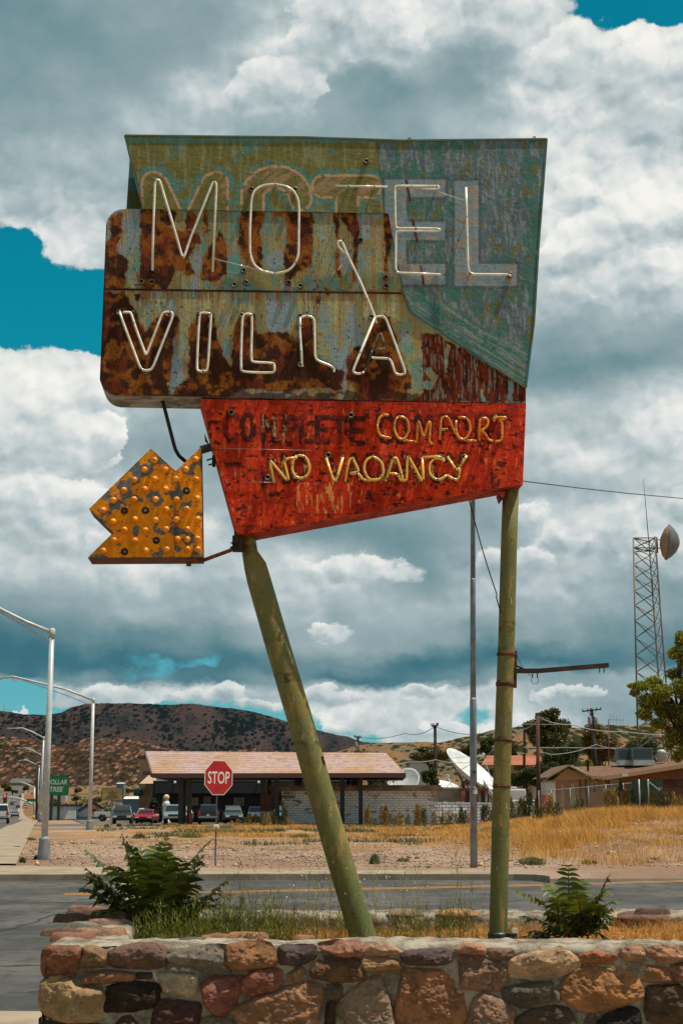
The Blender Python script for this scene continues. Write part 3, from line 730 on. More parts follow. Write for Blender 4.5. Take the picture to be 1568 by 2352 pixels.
neon('white neon tube outline letter I', Z1, [[(783, 1320), (790, 1225), (780, 1213), (728, 1211), (714, 1225), (697, 1565), (708, 1585), (755, 1586), (768, 1572)]], glass_w, closed=(0,))
neon('white neon tube outline of the first letter L below', Z1, [[(985, 1290), (978, 1572), (990, 1590), (1182, 1596), (1194, 1582), (1193, 1543), (1180, 1531), (1058, 1527), (1043, 1512), (1052, 1232), (1040, 1218), (995, 1218)]], glass_w, closed=(0,))
neon('broken white neon pieces of the second letter L below', Z1, [[(1360, 1240), (1354, 1310), (1362, 1430), (1371, 1556)], [(1360, 1245), (1385, 1230), (1430, 1236), (1447, 1256), (1451, 1495), (1470, 1518), (1560, 1554), (1574, 1572), (1572, 1590)]], glass_w)
neon('white neon tube outer outline of the letter A', Z2, [[(445, 1262), (440, 1238), (490, 1232), (510, 1250), (560, 1385), (634, 1590), (622, 1608), (580, 1606), (566, 1592), (543, 1518), (525, 1503), (430, 1500), (418, 1496)], [(440, 1240), (300, 1578), (304, 1597), (350, 1602), (370, 1590)]], glass_w)
neon('burnt dark neon tube inside the letter A', Z2, [[(370, 1592), (412, 1480), (452, 1370), (472, 1340), (485, 1365), (502, 1430), (495, 1445), (445, 1443)]], glass_d, name='neon_tube')
neon('thin clear glass rod lying across the M', Z1, [[(812, 868), (1100, 940)]], glass_c, .0035, name='glass_rod')
neon('thin clear glass rod slanting below the E', Z2, [[(765, 416), (1005, 495)]], glass_c, .004, name='glass_rod')
def yl(label, lines, m=glass_o, closed=()): neon(label, Z3, lines, m, .0092, .07, closed=closed)
yl('orange neon letter C of the word COMFORT', [[(872, 122), (850, 118), (830, 132), (820, 170), (828, 205), (848, 218), (882, 222)]])
yl('orange neon first letter O of COMFORT', [[(912, 128), (938, 128), (958, 150), (961, 190), (945, 225), (925, 230), (905, 212), (895, 180), (898, 148), (912, 130)], [(935, 233), (998, 240)]])
yl('orange neon letter M of COMFORT', [[(995, 240), (1000, 150), (1006, 152), (1022, 215), (1028, 215), (1048, 150), (1055, 152), (1050, 240), (1066, 250)]])
yl('orange neon letter F of COMFORT', [[(1097, 230), (1102, 140), (1112, 128), (1134, 130), (1152, 172), (1168, 205)], [(1098, 188), (1132, 182)]])
yl('orange neon second letter O of COMFORT', [[(1178, 132), (1208, 130), (1228, 150), (1232, 190), (1215, 225), (1192, 230), (1174, 212), (1166, 180), (1170, 145)], [(1205, 233), (1258, 235)]])
yl('orange neon letter R of COMFORT', [[(1270, 236), (1273, 138), (1302, 132), (1313, 152), (1300, 180), (1276, 188), (1296, 200), (1310, 230), (1332, 236)]])
yl('orange neon letter T of COMFORT', [[(1340, 148), (1332, 140), (1340, 131), (1390, 131), (1388, 138), (1352, 142), (1372, 150), (1370, 235), (1340, 237)]])
yl('yellow neon letter N of the word NO', [[(366, 415), (348, 328), (352, 325), (424, 410), (430, 405), (412, 330), (416, 314), (470, 308)]], glass_y)
yl('yellow neon letter O of the word NO', [[(468, 300), (490, 298), (512, 312), (524, 355), (515, 388), (485, 402), (458, 392), (444, 360), (448, 322), (466, 302)]], glass_y)
yl('yellow neon letter V of VACANCY', [[(596, 310), (626, 408), (640, 412), (670, 308)]], glass_y)
yl('yellow neon first letter A of VACANCY', [[(680, 415), (694, 330), (708, 308), (716, 318), (742, 372), (700, 378)], [(700, 378), (742, 380), (756, 406), (772, 408)]], glass_y)
yl('yellow neon first letter C of VACANCY', [[(765, 408), (832, 406), (850, 378), (842, 330), (812, 306), (786, 308), (766, 330), (762, 365), (778, 398), (792, 406)]], glass_y)
yl('yellow neon second letter A of VACANCY', [[(858, 414), (890, 315), (905, 306), (920, 350), (935, 410), (922, 408), (912, 380), (868, 378)]], glass_y)
yl('yellow neon letter N of VACANCY', [[(935, 410), (950, 412), (954, 305), (960, 306), (1018, 412), (1024, 408), (1020, 308)]], glass_y)
yl('yellow neon second letter C of VACANCY', [[(1020, 308), (1092, 304), (1108, 312), (1120, 330), (1100, 312), (1072, 312), (1050, 340), (1052, 382), (1078, 406), (1105, 404), (1128, 386)]], glass_y)
yl('yellow neon letter Y of VACANCY', [[(1128, 386), (1165, 408), (1180, 402), (1186, 350), (1172, 368), (1130, 304)], [(1186, 348), (1216, 300)]], glass_y)
# electrode sockets: short tubes through the face
def ring(Z, x, y, r=.016, off=.0):
    c = S(*Z(x, y), off); mb = MB()
    mb.lathe([(r*1.25, 0), (r*1.25, .012), (r, .03), (r*.8, .03), (r*.8, .004)], c, 14, 0, Matrix((SR, Vector((0, 0, 1)), SN)).transposed())
    mb.lathe([(r*.78, .0035), (r*.78, .006)], c, 12, 1, Matrix((SR, Vector((0, 0, 1)), SN)).transposed())
    mb.build('tube_socket', [chrome, iron], msign)
for a in ((418, 935), (348, 1018), (414, 1022), (937, 1038), (1013, 1024), (1282, 1024), (1357, 1046), (997, 947), (204, 1215), (290, 1220), (375, 1592), (517, 1224), (783, 1235), (783, 1302), (737, 1592), (985, 1232), (985, 1295), (1360, 1240), (1360, 1302), (1357, 1548)): ring(Z1, *a)
for a in ((1048-800, 432), (1325-800, 432)): ring(Z1, a[0]+800, a[1], off=.008)
for a in ((383, 252), (1296, 975), (345, 755), (507, 990), (507, 1048), (497, 1243), (415, 1243)): ring(Z2, *a, off=.008)
for a in ((178, 111), (705, 124), (835, 130), (1340, 136), (470, 296), (604, 300), (338, 398), (1203, 310), (460, 392), (870, 385)): ring(Z3, *a, .018, .014)
# loose wire
mb = MB(); mb.tube([S(*Z2(*p), .05) for p in [(225, 908), (160, 1010), (90, 1120), (40, 1175), (0, 1220)]], .0025, 5); mb.build('loose_wire', chrome, msign)

# the arrow
yel = None
ARW = zz(Z4, [(68, 1045), (640, 488), (870, 697), (1104, 474), (1112, 900), (1120, 1492), (55, 1497), (292, 1265)])
def arrow_col(x, y):
    c0 = np.ones((len(x), 3)); YEL = col(202, 112, 4, 2.0); ZN = col(84, 88, 86, 1.7)
    c = mixn(YEL*c0, YEL*.75, ss(fbm(x/25, y/60, 101, 4), .42, .65)*.8)
    n = fbm(x/24, y/20, 102, 5, .55)
    ed = dseg(x, y, ARW)[0]
    fold = np.exp(-((x-404)/14)**2)*(y > 1085)*(y < 1230)*.12+np.exp(-((x-440)/30)**2)*(y < 1200)*.06
    upper = np.exp(-(np.abs((x-225)-(1175-y)*1.02-20)/26)**2)*.14
    m = ss(n+fold+upper, .585, .605)
    zn = mixn(ZN*c0, ZN*1.35, ss(fbm(x/3, y/3, 103, 3), .55, .7)*.5); zn = mixn(zn, ZN*.55, ss(fbm(x/12, y/9, 104, 3), .55, .7)*.6)
    c = mixn(c, zn, m)
    c = mixn(c, col(52, 34, 18), np.exp(-((x-403)/9)**2)*ss(fbm(x/6, y/40, 105, 3), .35, .6)*.65)
    c = mixn(c, col(40, 30, 20), ss(fbm(x/4, y/4, 106, 2), .78, .82)*.8)
    c = mixn(c, col(60, 36, 16), ss(-ed, -4, -1)*ss(fbm(x/7, y/7, 107, 3), .45, .6)*.6)
    return c, np.full(len(x), .8)
mb = MB(); mb.prism([S(*p, -.004) for p in ARW], -SN*.27, 0, 0)
arrow = mb.build('arrow', [mat('arrow_side', rgb(112, 62, 36, 1.3), rgb(86, 72, 60), 8, .8, c3=rgb(50, 30, 20), s3=20)], msign)
arrow['label'] = 'flaking yellow sheet metal arrow box studded with bulbs, pointing left'
grid_sheet('arrow_face', ARW, 1.6, S_np(0), SHEET, arrow, arrow_col)
bulbm = mat('amber_bulb', rgb(236, 150, 24, 1.15), rgb(214, 124, 20), 20, .35, spec=.5, island=.12)
BULBS = [(675,597),(1055,590),(582,685),(775,685),(963,681),(488,780),(677,773),(872,771),(1061,778),(390,875),(583,866),(777,866),(297,968),(485,960),(684,960),(879,963),(1070,952),(200,1062),(782,1054),(972,1050),(292,1165),(492,1145),(685,1152),(876,1147),(1073,1145),(397,1242),(590,1247),(783,1237),(978,1237),(299,1340),(492,1343),(886,1328),(977,1330),(1071,1325),(201,1436),(593,1434),(788,1425),(977,1422),(1073,1422)]
for x, y in BULBS:
    r = .0215; c = S(*Z4(x, y), .03); mb = MB()
    M3 = Matrix((SR, Vector((0, 0, 1)), SN)).transposed()
    mb.lathe([(.016, -.03), (.016, -.012), (.020, -.006), (r, .004), (r*.98, .012), (r*.84, .0195), (r*.55, .026), (r*.2, .0285), (.0005, .029)], c, 14, 0, M3)
    mb.build('bulb', bulbm, arrow)
for x, y in [(395, 1065), (590, 1062), (970, 880), (690, 1340), (397, 1445)]:
    mb = MB(); M3 = Matrix((SR, Vector((0, 0, 1)), SN)).transposed()
    mb.lathe([(.024, 0), (.024, .006), (.017, .008), (.015, .004)], S(*Z4(x, y)), 12, 0, M3); mb.lathe([(.014, .004), (.010, .02), (.004, .022)], S(*Z4(x, y)), 10, 1, M3)
    mb.build('empty_socket', [iron, chrome], arrow)
# brackets of the arrow
mb = MB()
mb.tube([S(*Z4(*p), -.12) for p in [(738, 10), (768, 120), (850, 440), (868, 500), (900, 555), (970, 615)]], .013, 10); mb.build('conduit', iron, msign)
mb = MB(); mb.bar(S(*Z4(1100, 502), -.1), S(*Z4(1196, 474), -.1), .03, .05); mb.prism([S(*Z4(*p), -.05) for p in [(1133, 343), (1150, 380), (1205, 520), (1228, 610), (1180, 450), (1140, 420)]], -SN*.01); mb.build('upper_bracket', mat('dark_galv', rgb(86, 84, 78), rgb(60, 40, 26), 12, .6), msign)
mb = MB(); mb.bar(S(*Z4(1010, 1530), -.06), S(*Z4(1118, 1524), -.06), .055, .03); mb.bar(S(*Z4(1112, 1527), -.08), S(*Z4(1470, 1395), -.08), .035, .02); mb.box(S(*Z4(990, 1555), -.06), (.03, .03, .03)); mb.build('lower_bracket', mat('rust_arm', rgb(140, 74, 40), rgb(90, 48, 28), 14, .8), msign)
mb = MB()
for a, b in (((1155, 597), (1222, 575)), ((1172, 640), (1234, 622))): mb.tube([S(*Z4(*a), -.03), S(*Z4(*b), -.03)], .006, 6)
mb.box(S(*Z4(1222, 605), -.05), (.02, .05, .07)); mb.build('u_bolt', iron, msign); mb = MB()
for a, b in (((1378, 1364), (1440, 1345)), ((1372, 1406), (1440, 1385))): mb.tube([S(*Z4(*a), -.03), S(*Z4(*b), -.03)], .006, 6)
mb.box(S(*Z4(1445, 1370), -.08), (.07, .08, .10)); mb.box(S(*Z4(1432, 1310), -.05), (.03, .05, .08)); mb.build('u_bolt', iron, msign)
mb = MB(); mb.tube([S(1077, 1150, -.15)+(S(1140, 1365, -.15)-S(1077, 1150, -.15))*t+Vector((0, 0, -.03*math.sin(t*3.14))) for t in [i/14 for i in range(15)]]+[S(1139, 1372, -.15), S(1144, 1390, -.12), S(1150, 1410, -.1)], .004, 5); mb.build('chain', iron, msign)
mb = MB(); mb.prism([S(*p, -.02) for p in [(1144, 1134), (1160, 1128), (1157, 1142), (1150, 1152)]], -SN*.1); mb.build('torn_flange', red_edge, msign)

# posts
def post_mat(name, stainbands):
    m = bpy.data.materials.new(name); m.use_nodes = True; t = NT(m.node_tree); b = t.n['Principled BSDF']
    tc = t.new('ShaderNodeTexCoord').outputs['Object']; z = t.sep(tc)[2]
    g = t.mixc(t.sstep(t.noise(tc, 3.5, 4, .6), .4, .62), rgb(118, 106, 50, 1.05), rgb(104, 104, 58, 1.0))
    low = t.sstep(z, 1.2, .2); g = t.mixc(t.m('MULTIPLY', low, .7), g, rgb(84, 102, 60, 1.0))
    g = t.mixc(t.sstep(t.noise(t.v('MULTIPLY', tc, (1, 1, .25)), 18, 5, .6), .53, .66), g, rgb(142, 118, 66, 1.1))
    g = t.mixc(t.sstep(t.noise(t.v('MULTIPLY', tc, (1, 1, .5)), 22, 6, .75), .60, .66), g, rgb(112, 52, 20))
    g = t.mixc(t.sstep(t.noise(tc, 80, 3, .6), .64, .69), g, rgb(44, 26, 16))
    g = t.mixc(t.sstep(t.noise(t.v('MULTIPLY', tc, (1, 1, .10)), 60, 3, .5), .70, .73), g, rgb(200, 190, 140))
    for zb, wd in stainbands:
        n = t.m('MULTIPLY', t.m('SUBTRACT', t.noise(tc, 14, 4, .6), .5), .07)
        dz = t.m('ABSOLUTE', t.m('SUBTRACT', t.m('ADD', z, n), zb)); f = t.m('SUBTRACT', 1.0, t.sstep(dz, wd*.4, wd))
        g = t.mixc(t.m('MULTIPLY', t.m('MULTIPLY', f, .85), t.sstep(t.noise(tc, 11, 4, .6), .42, .58)), g, rgb(74, 46, 26))
    t.put(b.inputs['Base Color'], g); b.inputs['Roughness'].default_value = .62; b.inputs['Specular IOR Level'].default_value = .35
    bn = t.new('ShaderNodeBump'); bn.inputs['Distance'].default_value = .003; t.put(bn.inputs['Height'], t.m('ADD', t.noise(tc, 60, 5, .65), t.m('MULTIPLY', t.noise(tc, 8, 3, .5), 1.5)))
    t.l.new(bn.outputs[0], b.inputs['Normal'])
    return m
def polepts(cs, off, base):   # centre-line points with half-widths in picture units
    pts = [S(x, y, off) for x, y, w in cs]; rs = [w*(p-C0).y*1.0/FPX*1.03 for p, (x, y, w) in zip(pts, cs)]
    d = (pts[-1]-pts[-2]).normalized()
    k = (base-pts[-1].z)/d.z
    pts.append(pts[-1]+d*k); rs.append(rs[-1]); return pts, rs
PO = -.13
zb = lambda py: S(1150, py, PO).z-.72
lp, lr = polepts([(570, 1205, 17), (571, 1245, 17), (574, 1270, 18), (586, 1300, 25.5), (594, 1330, 27), (640, 1490, 27.5), (688, 1650, 28), (735, 1818, 28), (787, 1998, 28), (834, 2155, 28)], PO, .55)
mb = MB(); mb.tube(lp, lr, 28); pl = mb.build('post', post_mat('green_post_paint', [(zb(1478), .03), (zb(1562), .04), (zb(1715), .035), (zb(1270), .05)]), msign); pl['label'] = 'thick green pipe post slanting down to the right'
rp, rr = polepts([(1173, 1105, 18.5), (1168, 1250, 18.5), (1163, 1450, 18.7), (1156, 1650, 19), (1150, 1850, 19.2), (1143, 2150, 19.5)], PO, .55)
mb = MB(); mb.tube(rp, rr, 28); pr = mb.build('post', post_mat('green_post_paint_b', [(zb(1442), .05), (zb(1492), .02), (zb(1570), .025), (zb(1700), .02), (zb(1806), .016)]), msign); pr['label'] = 'thin upright green pipe post with rusty bands'
def onpost(pts, py):
    for a, b, i in zip(pts[:-1], pts[1:], range(99)):
        z = S(1150, py, PO).z
        if b.z <= z <= a.z: t = (a.z-z)/(a.z-b.z); return a+(b-a)*t
    return pts[-1]
rustb = mat('rusty_band', rgb(66, 42, 28), rgb(110, 60, 28), 16, .85, bump=.001)
for py, hh in ((1503, .012), (1571, .016), (1700, .008), (1806, .008)):
    c = onpost(rp, py); mb = MB(); mb.lathe([(.0585, -hh), (.0615, -hh*.6), (.0615, hh*.6), (.0585, hh)], c, 24); mb.build('clamp_band', rustb, msign)
# side bracket arm
mb = MB(); mb.bar(S(1178, 1495, PO-.0), S(1177, 1580, PO), .012, .05); mb.build('bracket_plate', rustb, msign)
mb = MB(); mb.bar(S(1180, 1541, PO), S(1235, 1541, PO), .033, .03); mb.bar(S(1235, 1541, PO), S(1396, 1528, PO), .030, .03); mb.bar(S(1180, 1527, PO-.03), S(1204, 1538, PO-.01), .012)
for x, y in ((1222, 1543), (1233, 1543), (1376, 1531), (1386, 1531)): mb.bar(S(x, y, PO), S(x, y+14, PO), .012, .006)
mb.build('bracket_arm', mat('brown_steel', rgb(46, 30, 24), rgb(70, 44, 30), 10, .7), msign)
mb = MB(); mb.tube([S(x, y, PO-.02) for x, y in [(1181, 1487), (1188, 1510), (1200, 1536), (1214, 1550), (1222, 1552)]], .0018, 5)
mb.tube([S(x, y, PO-.02) for x, y in [(1220, 1556), (1219, 1565), (1224, 1571), (1232, 1571), (1237, 1563), (1233, 1556)]], .0018, 5); mb.build('loose_wire', iron, msign)
# black tape and paper on the posts
mb = MB(); c = S(738, 1747, PO+.06); mb.prism([S(*p, PO+.055) for p in [(731, 1738), (744, 1737), (743, 1744), (748, 1752), (735, 1755)]], -SN*.05); mb.build('black_tape', mat('black_tape', (.012, .014, .02), rough=.4), msign)
mb = MB(); c = onpost(rp, 2150); mb.lathe([(.064, -.05), (.068, -.03), (.066, 0), (.069, .02), (.064, .035)], c+Vector((0, 0, -.01)), 20); c2 = c+Vector((.085, 0, -.015)); mb.lathe([(.036, -.05), (.038, 0), (.036, .03), (.001, .032)], c2, 16); mb.build('wrapping', mat('black_tape2', (.016, .02, .018), (.03, .04, .035), 60, .35, bump=.003, bscale=60), pr)
mb = MB(); mb.lathe([(.062, -.03), (.066, 0), (.062, .03)], onpost(lp, 1236)+Vector((.0, 0, 0)), 20); mb.build('collar', rustb, msign)
# ------------------------------------------------------------------ the land
def lerp_tab(t, tab):
    return np.interp(t, [a for a, _ in tab], [b for _, b in tab])
ZP = [(-1000, 0), (112, 0), (142, -.22), (220, -.6), (300, -1.2), (400, -1.0), (600, .1), (800, 2), (1000, 6.5), (1300, 14), (1500, 20), (1800, 26), (4000, 40)]
def zr(X, Y):           # height of the open land
    X = np.asarray(X, float); Y = np.asarray(Y, float)
    z = lerp_tab(Y, ZP)
    a = X/np.maximum(Y, 1); w = ss(a, .085, .20)
    mound = ss(Y, 38.5, 62)*.95*w+ss(Y, 60, 130)*.45*ss(a, .06, .16)
    mound = mound*(1-ss(Y, 320, 500))
    return z+mound+ss(Y, 34.6, 35.4)*.12
def zg(X, Y): return float(zr(X, Y))
def onland(px, Y):
    X = (px-784)*Y*math.sqrt(1)/FPX*1.0
    for _ in range(3):
        z = zg(X, Y); zc = Y*FW.y+(z-CAMH)*FW.z; X = (px-784)/FPX*zc
    return Vector((X, Y, zg(X, Y)))
def land_at(px, py):    # first point of the land seen at px, py
    lo = None
    for Y in np.geomspace(20, 2500, 500):
        p = P(px, py, float(Y))
        if p.z < zg(p.x, p.y): return p
    return P(px, py, 2500)

def grid_mesh(name, Xs, Ys, zf, m, smooth=True, kind='structure', label=None):
    H, W = Xs.shape; Z = zf(Xs, Ys)
    pts = np.stack([Xs, Ys, Z], -1).reshape(-1, 3)
    j, i = np.meshgrid(np.arange(H-1), np.arange(W-1), indexing='ij'); a = (j*W+i).ravel()
    faces = np.stack([a, a+1, a+W+1, a+W], 1)
    me = bpy.data.meshes.new(name); me.vertices.add(len(pts)); me.vertices.foreach_set('co', pts.ravel())
    me.loops.add(faces.size); me.loops.foreach_set('vertex_index', faces.ravel().astype(np.int32))
    me.polygons.add(len(faces)); me.polygons.foreach_set('loop_start', np.arange(0, faces.size, 4, dtype=np.int32))
    me.update(calc_edges=True)
    if smooth: me.polygons.foreach_set('use_smooth', [True]*len(faces))
    me.materials.append(m); o = bpy.data.objects.new(name, me); COL.objects.link(o); WORLD[o.name] = Vector()
    if kind: o['kind'] = kind
    return o
def ground_mat():
    m = bpy.data.materials.new('dirt'); m.use_nodes = True; t = NT(m.node_tree); b = t.n['Principled BSDF']
    tc = t.new('ShaderNodeTexCoord').outputs['Object']; x, y, z = t.sep(tc)
    c = t.mixc(t.sstep(t.noise(t.v('MULTIPLY', tc, (1, .55, 1)), .16, 5, .6), .42, .6), rgb(190, 160, 138, .62), rgb(166, 134, 108, .6))
    c = t.mixc(t.sstep(t.noise(t.v('MULTIPLY', tc, (1, .3, 1)), .35, 5, .65), .55, .68), c, rgb(198, 168, 142, .66))
    g = t.m('MULTIPLY', t.sstep(t.noise(t.v('MULTIPLY', tc, (1, .5, 1)), .28, 5, .7), .46, .56), t.m('MULTIPLY', t.sstep(y, 50, 62), t.m('SUBTRACT', 1.0, t.sstep(y, 110, 125))))
    c = t.mixc(t.m('MULTIPLY', g, .8), c, rgb(196, 146, 88, .6))
    far = t.sstep(y, 220, 420)
    c = t.mixc(far, c, t.mixc(t.sstep(t.noise(tc, .035, 5, .65), .45, .6), rgb(176, 130, 92, .52), rgb(120, 106, 66, .5)))
    sp = t.sstep(t.noise(tc, .16, 6, .75), .60, .64); c = t.mixc(t.m('MULTIPLY', sp, t.m('MULTIPLY', far, .85)), c, rgb(74, 78, 40, .6))
    st = t.sstep(t.noise(tc, 7, 4, .7), .62, .70); c = t.mixc(t.m('MULTIPLY', st, .6), c, rgb(214, 190, 166, .7))
    st = t.sstep(t.noise(t.v('ADD', tc, (9, 3, 0)), 5, 5, .7), .62, .72); c = t.mixc(t.m('MULTIPLY', st, .6), c, rgb(104, 78, 58, .7))
    t.put(b.inputs['Base Color'], c); b.inputs['Roughness'].default_value = .95; b.inputs['Specular IOR Level'].default_value = .15
    bn = t.new('ShaderNodeBump'); bn.inputs['Distance'].default_value = .06; t.put(bn.inputs['Height'], t.m('ADD', t.noise(tc, 6, 6, .7), t.noise(tc, .8, 4, .6))); t.l.new(bn.outputs[0], b.inputs['Normal'])
    return m
DIRT = ground_mat()
ys = np.concatenate([np.linspace(-12, 34.2, 14), np.linspace(34.5, 36, 8), np.linspace(36.5, 140, 160), np.geomspace(142, 6500, 90)])
ts = np.linspace(-.95, .95, 300)
TT, YY = np.meshgrid(ts, ys); XX = TT*(YY+45)
def zland(X, Y):
    z = zr(X, Y); rel = ss(Y, 37, 42)*(1-ss(Y, 118, 126))*ss(X-(-2.8-.205*Y), 3.5, 7)
    z = z+rel*((fbm(X/1.7, Y/2.5, 201, 4)-.5)*.14+ss(X/np.maximum(Y, 1), .09, .16)*(fbm(X/2.2, Y/3, 205, 4)-.4)*.5*ss(Y, 39, 46)*(1-ss(Y, 90, 110)))
    return z-.03*(Y < 35)-.05*(Y > 118)
grid_mesh('ground', XX, YY, zland, DIRT)

asphalt = mat('asphalt', rgb(86, 86, 84, .62), rgb(112, 108, 102, .66), .35, .9, bump=.006, bscale=60, detail=6, c3=rgb(70, 70, 70, .66), s3=3, t3=(.56, .62), spec=.25, vary=.28)
asphalt2 = mat('worn_asphalt', rgb(116, 108, 100, .66), rgb(136, 124, 112, .66), .12, .9, bump=.004, bscale=30, c3=rgb(84, 80, 76), s3=.25, t3=(.54, .6), spec=.25, vary=.12)
concrete = mat('concrete', rgb(190, 172, 148, .66), rgb(172, 154, 130, .64), 1.2, .9, bump=.003, bscale=40, vary=.12, spec=.2, c3=rgb(120, 106, 90), s3=2.2, t3=(.62, .7))
def sheet(name, pts, z, m, kind='structure', thick=0):
    mb = MB(); pts = [Vector((p[0], p[1], z)) for p in pts]
    if thick: mb.prism(pts, Vector((0, 0, -thick)))
    else: mb.add(pts, [tuple(range(len(pts)))])
    o = mb.build(name, m); o['kind'] = kind; return o
far_edge = [G(x, y, 0) for x, y in [(-900, 2012), (0, 2017), (500, 2016), (900, 2016), (1280, 2018), (1400, 2016), (1568, 2011.5), (1900, 2003)]]
near_edge = [(40, 11.6), (40, 12.4), (4, 12.2), (-1.9, 12.4), (-4, 12.55), (-60, 15)]
sheet('side_street', [(p.x, p.y) for p in far_edge]+[(60, 40)]+[(60, 12.2)]+[(p[0], p[1]) for p in near_edge[1:]], .0, asphalt)
# kerb and narrow pavement across the street
kl = [(-60, 34.2)]+[(G(x, y, .15).x, G(x, y, .15).y) for x, y in [(0, 2007.5), (300, 2007), (700, 2006), (1180, 2006.5), (1225, 2007.5), (1262, 2012)]]
kb = [(G(x, y, .15).x, G(x, y, .15).y) for x, y in [(1240, 2001), (1180, 1999.5), (420, 1997.5), (260, 1992), (0, 1987.5), (-300, 1986)]]
mb = MB(); mb.prism([Vector((x, y, .15)) for x, y in kl+kb], Vector((0, 0, -.3))); o = mb.build('pavement', concrete, bevel=.02); struct(o)
# pavement this side, around the planter
sheet('near_pavement', [(-60, 14.6), (-4, 12.25), (-1.6, 12.1), (4, 11.9), (40, 12.0), (40, -8), (-60, -8)], .06, concrete, thick=.12)
mb = MB(); w = .006
for x in np.arange(-12, 12, 1.5): mb.box((x, 9.6, .0605), (.012, 5.2, .002))
struct(mb.build('pavement_joint', mat('joint', rgb(90, 80, 66), rough=.9)))
# centre lines
yel_l = mat('yellow_line', rgb(220, 150, 58, .72), rgb(150, 116, 70), 4, .8, lo=.56, hi=.7)
mb = MB()
for off in (0, .35):
    L = [G(x, y, .006) for x, y in [(150, 2056), (520, 2050.6), (753, 2045.4), (1000, 2040), (1250, 2034), (1568, 2025.6), (1800, 2019)]]
    for a, b in zip(L[:-1], L[1:]):
        n = Vector((-(b-a).y, (b-a).x, 0)).normalized(); a1 = a+n*off; b1 = b+n*off
        mb.add([a1, b1, b1+n*.15, a1+n*.15], [(0, 1, 2, 3)])
struct(mb.build('yellow_lines', yel_l))
tar = mat('tar', (.018, .018, .02), rough=.6)
def ribbon(pts, w, z, wob=0.1, seed=0):
    rnd = random.Random(seed); mb = MB(); out = []
    for a, b in zip(pts[:-1], pts[1:]):
        n = max(2, int(math.dist(a, b)/.3))
        for i in range(n): out.append((a[0]+(b[0]-a[0])*i/n+rnd.uniform(-wob, wob), a[1]+(b[1]-a[1])*i/n+rnd.uniform(-wob, wob)))
    out.append(pts[-1]); vs = []
    for i, p in enumerate(out):
        q = out[min(i+1, len(out)-1)]; r = out[max(i-1, 0)]; d = Vector((q[0]-r[0], q[1]-r[1])); d = d.normalized() if d.length else Vector((1, 0)); ww = w*rnd.uniform(.5, 1.2)
        vs += [(p[0]-d.y*ww, p[1]+d.x*ww, z), (p[0]+d.y*ww, p[1]-d.x*ww, z)]
    mb.add(vs, [(2*i, 2*i+1, 2*i+3, 2*i+2) for i in range(len(out)-1)]); return mb
allr = MB()
for k, (a, b) in enumerate([((-9, 15.4), (-1.5, 16.3)), ((-9, 20.2), (2, 21.5)), ((-12, 25.5), (-3, 26.5)), ((1.5, 18.5), (12, 24)), ((2, 31.6), (11, 33.6)), ((-5, 13.2), (-4.2, 30))]):
    q = ribbon([a, b], .022, .005, .05, k); allr.add(q.v, q.f)
struct(allr.build('tar_seams', tar))

# the main road running away on the left
def rx(Y): return float(np.interp(Y, [-20, 200, 440, 730, 1150, 1400, 1600, 1750, 1950], [-2.8+4.1, -43.8, (54-784)/FPX*440*1.0, (60-784)/FPX*730, (64-784)/FPX*1150, (79-784)/FPX*1400, (74-784)/FPX*1600, (20-784)/FPX*1750, (-200-784)/FPX*1950]))
def strip_mesh(name, o0, o1, y0, y1, dz, m, thick=0, step=None, gap=None, kind='structure'):
    Ys = list(np.arange(y0, min(y1, 300), 6.0))+list(np.arange(max(300, y0), y1, 30.0))+[y1]; mb = MB(); vs = []
    for Y in Ys: X = rx(Y); vs += [(X+o0, Y, lerp_tab(Y, ZP)+dz), (X+o1, Y, lerp_tab(Y, ZP)+dz)]
    fs = [(2*i, 2*i+1, 2*i+3, 2*i+2) for i in range(len(Ys)-1)]
    mb.add(vs, fs)
    if thick:
        mb.add([(a, b, c-thick) if k % 2 == 0 else (a, b, c) for k, (a, b, c) in enumerate([v for i in range(len(Ys)) for v in (vs[2*i], vs[2*i])])], fs)
    o = mb.build(name, m); o['kind'] = kind; return o
asph3 = mat('road_asphalt', rgb(112, 108, 104, .66), rgb(98, 96, 94, .66), .05, .9, bump=.004, bscale=20, spec=.25, vary=.1)
strip_mesh('main_road', -22, 0, -14, 1950, .135, asph3)
strip_mesh('gutter', -.0, .5, 38.6, 1500, .142, concrete)
strip_mesh('roadside_pavement', .5, 2.15, 38.6, 1500, .20, concrete, thick=.12)
strip_mesh('far_roadside_verge', -40, -22, 60, 1950, .17, DIRT)
wl = mat('white_line', rgb(200, 196, 186, .8), rough=.8)
mb = MB()
for Y in range(50, 1400, 12):
    for off, w in ((-3.7, .12), (-14.6, .12), (-18.3, .12)):
        a, b = rx(Y)+off, rx(Y+4)+off; mb.add([(a, Y, lerp_tab(Y, ZP)+.145), (a+w, Y, lerp_tab(Y, ZP)+.145), (b+w, Y+4, lerp_tab(Y+4, ZP)+.145), (b, Y+4, lerp_tab(Y+4, ZP)+.145)], [(0, 1, 2, 3)])
struct(mb.build('lane_lines', wl))
mb = MB()
for Y in range(40, 1400, 12):
    for off in (-7.4, -11.0):
        a, b = rx(Y)+off, rx(Y+12)+off; mb.add([(a, Y, lerp_tab(Y, ZP)+.145), (a+.25, Y, lerp_tab(Y, ZP)+.145), (b+.25, Y+12, lerp_tab(Y+12, ZP)+.145), (b, Y+12, lerp_tab(Y+12, ZP)+.145)], [(0, 1, 2, 3)])
struct(mb.build('turn_lane_lines', yel_l))
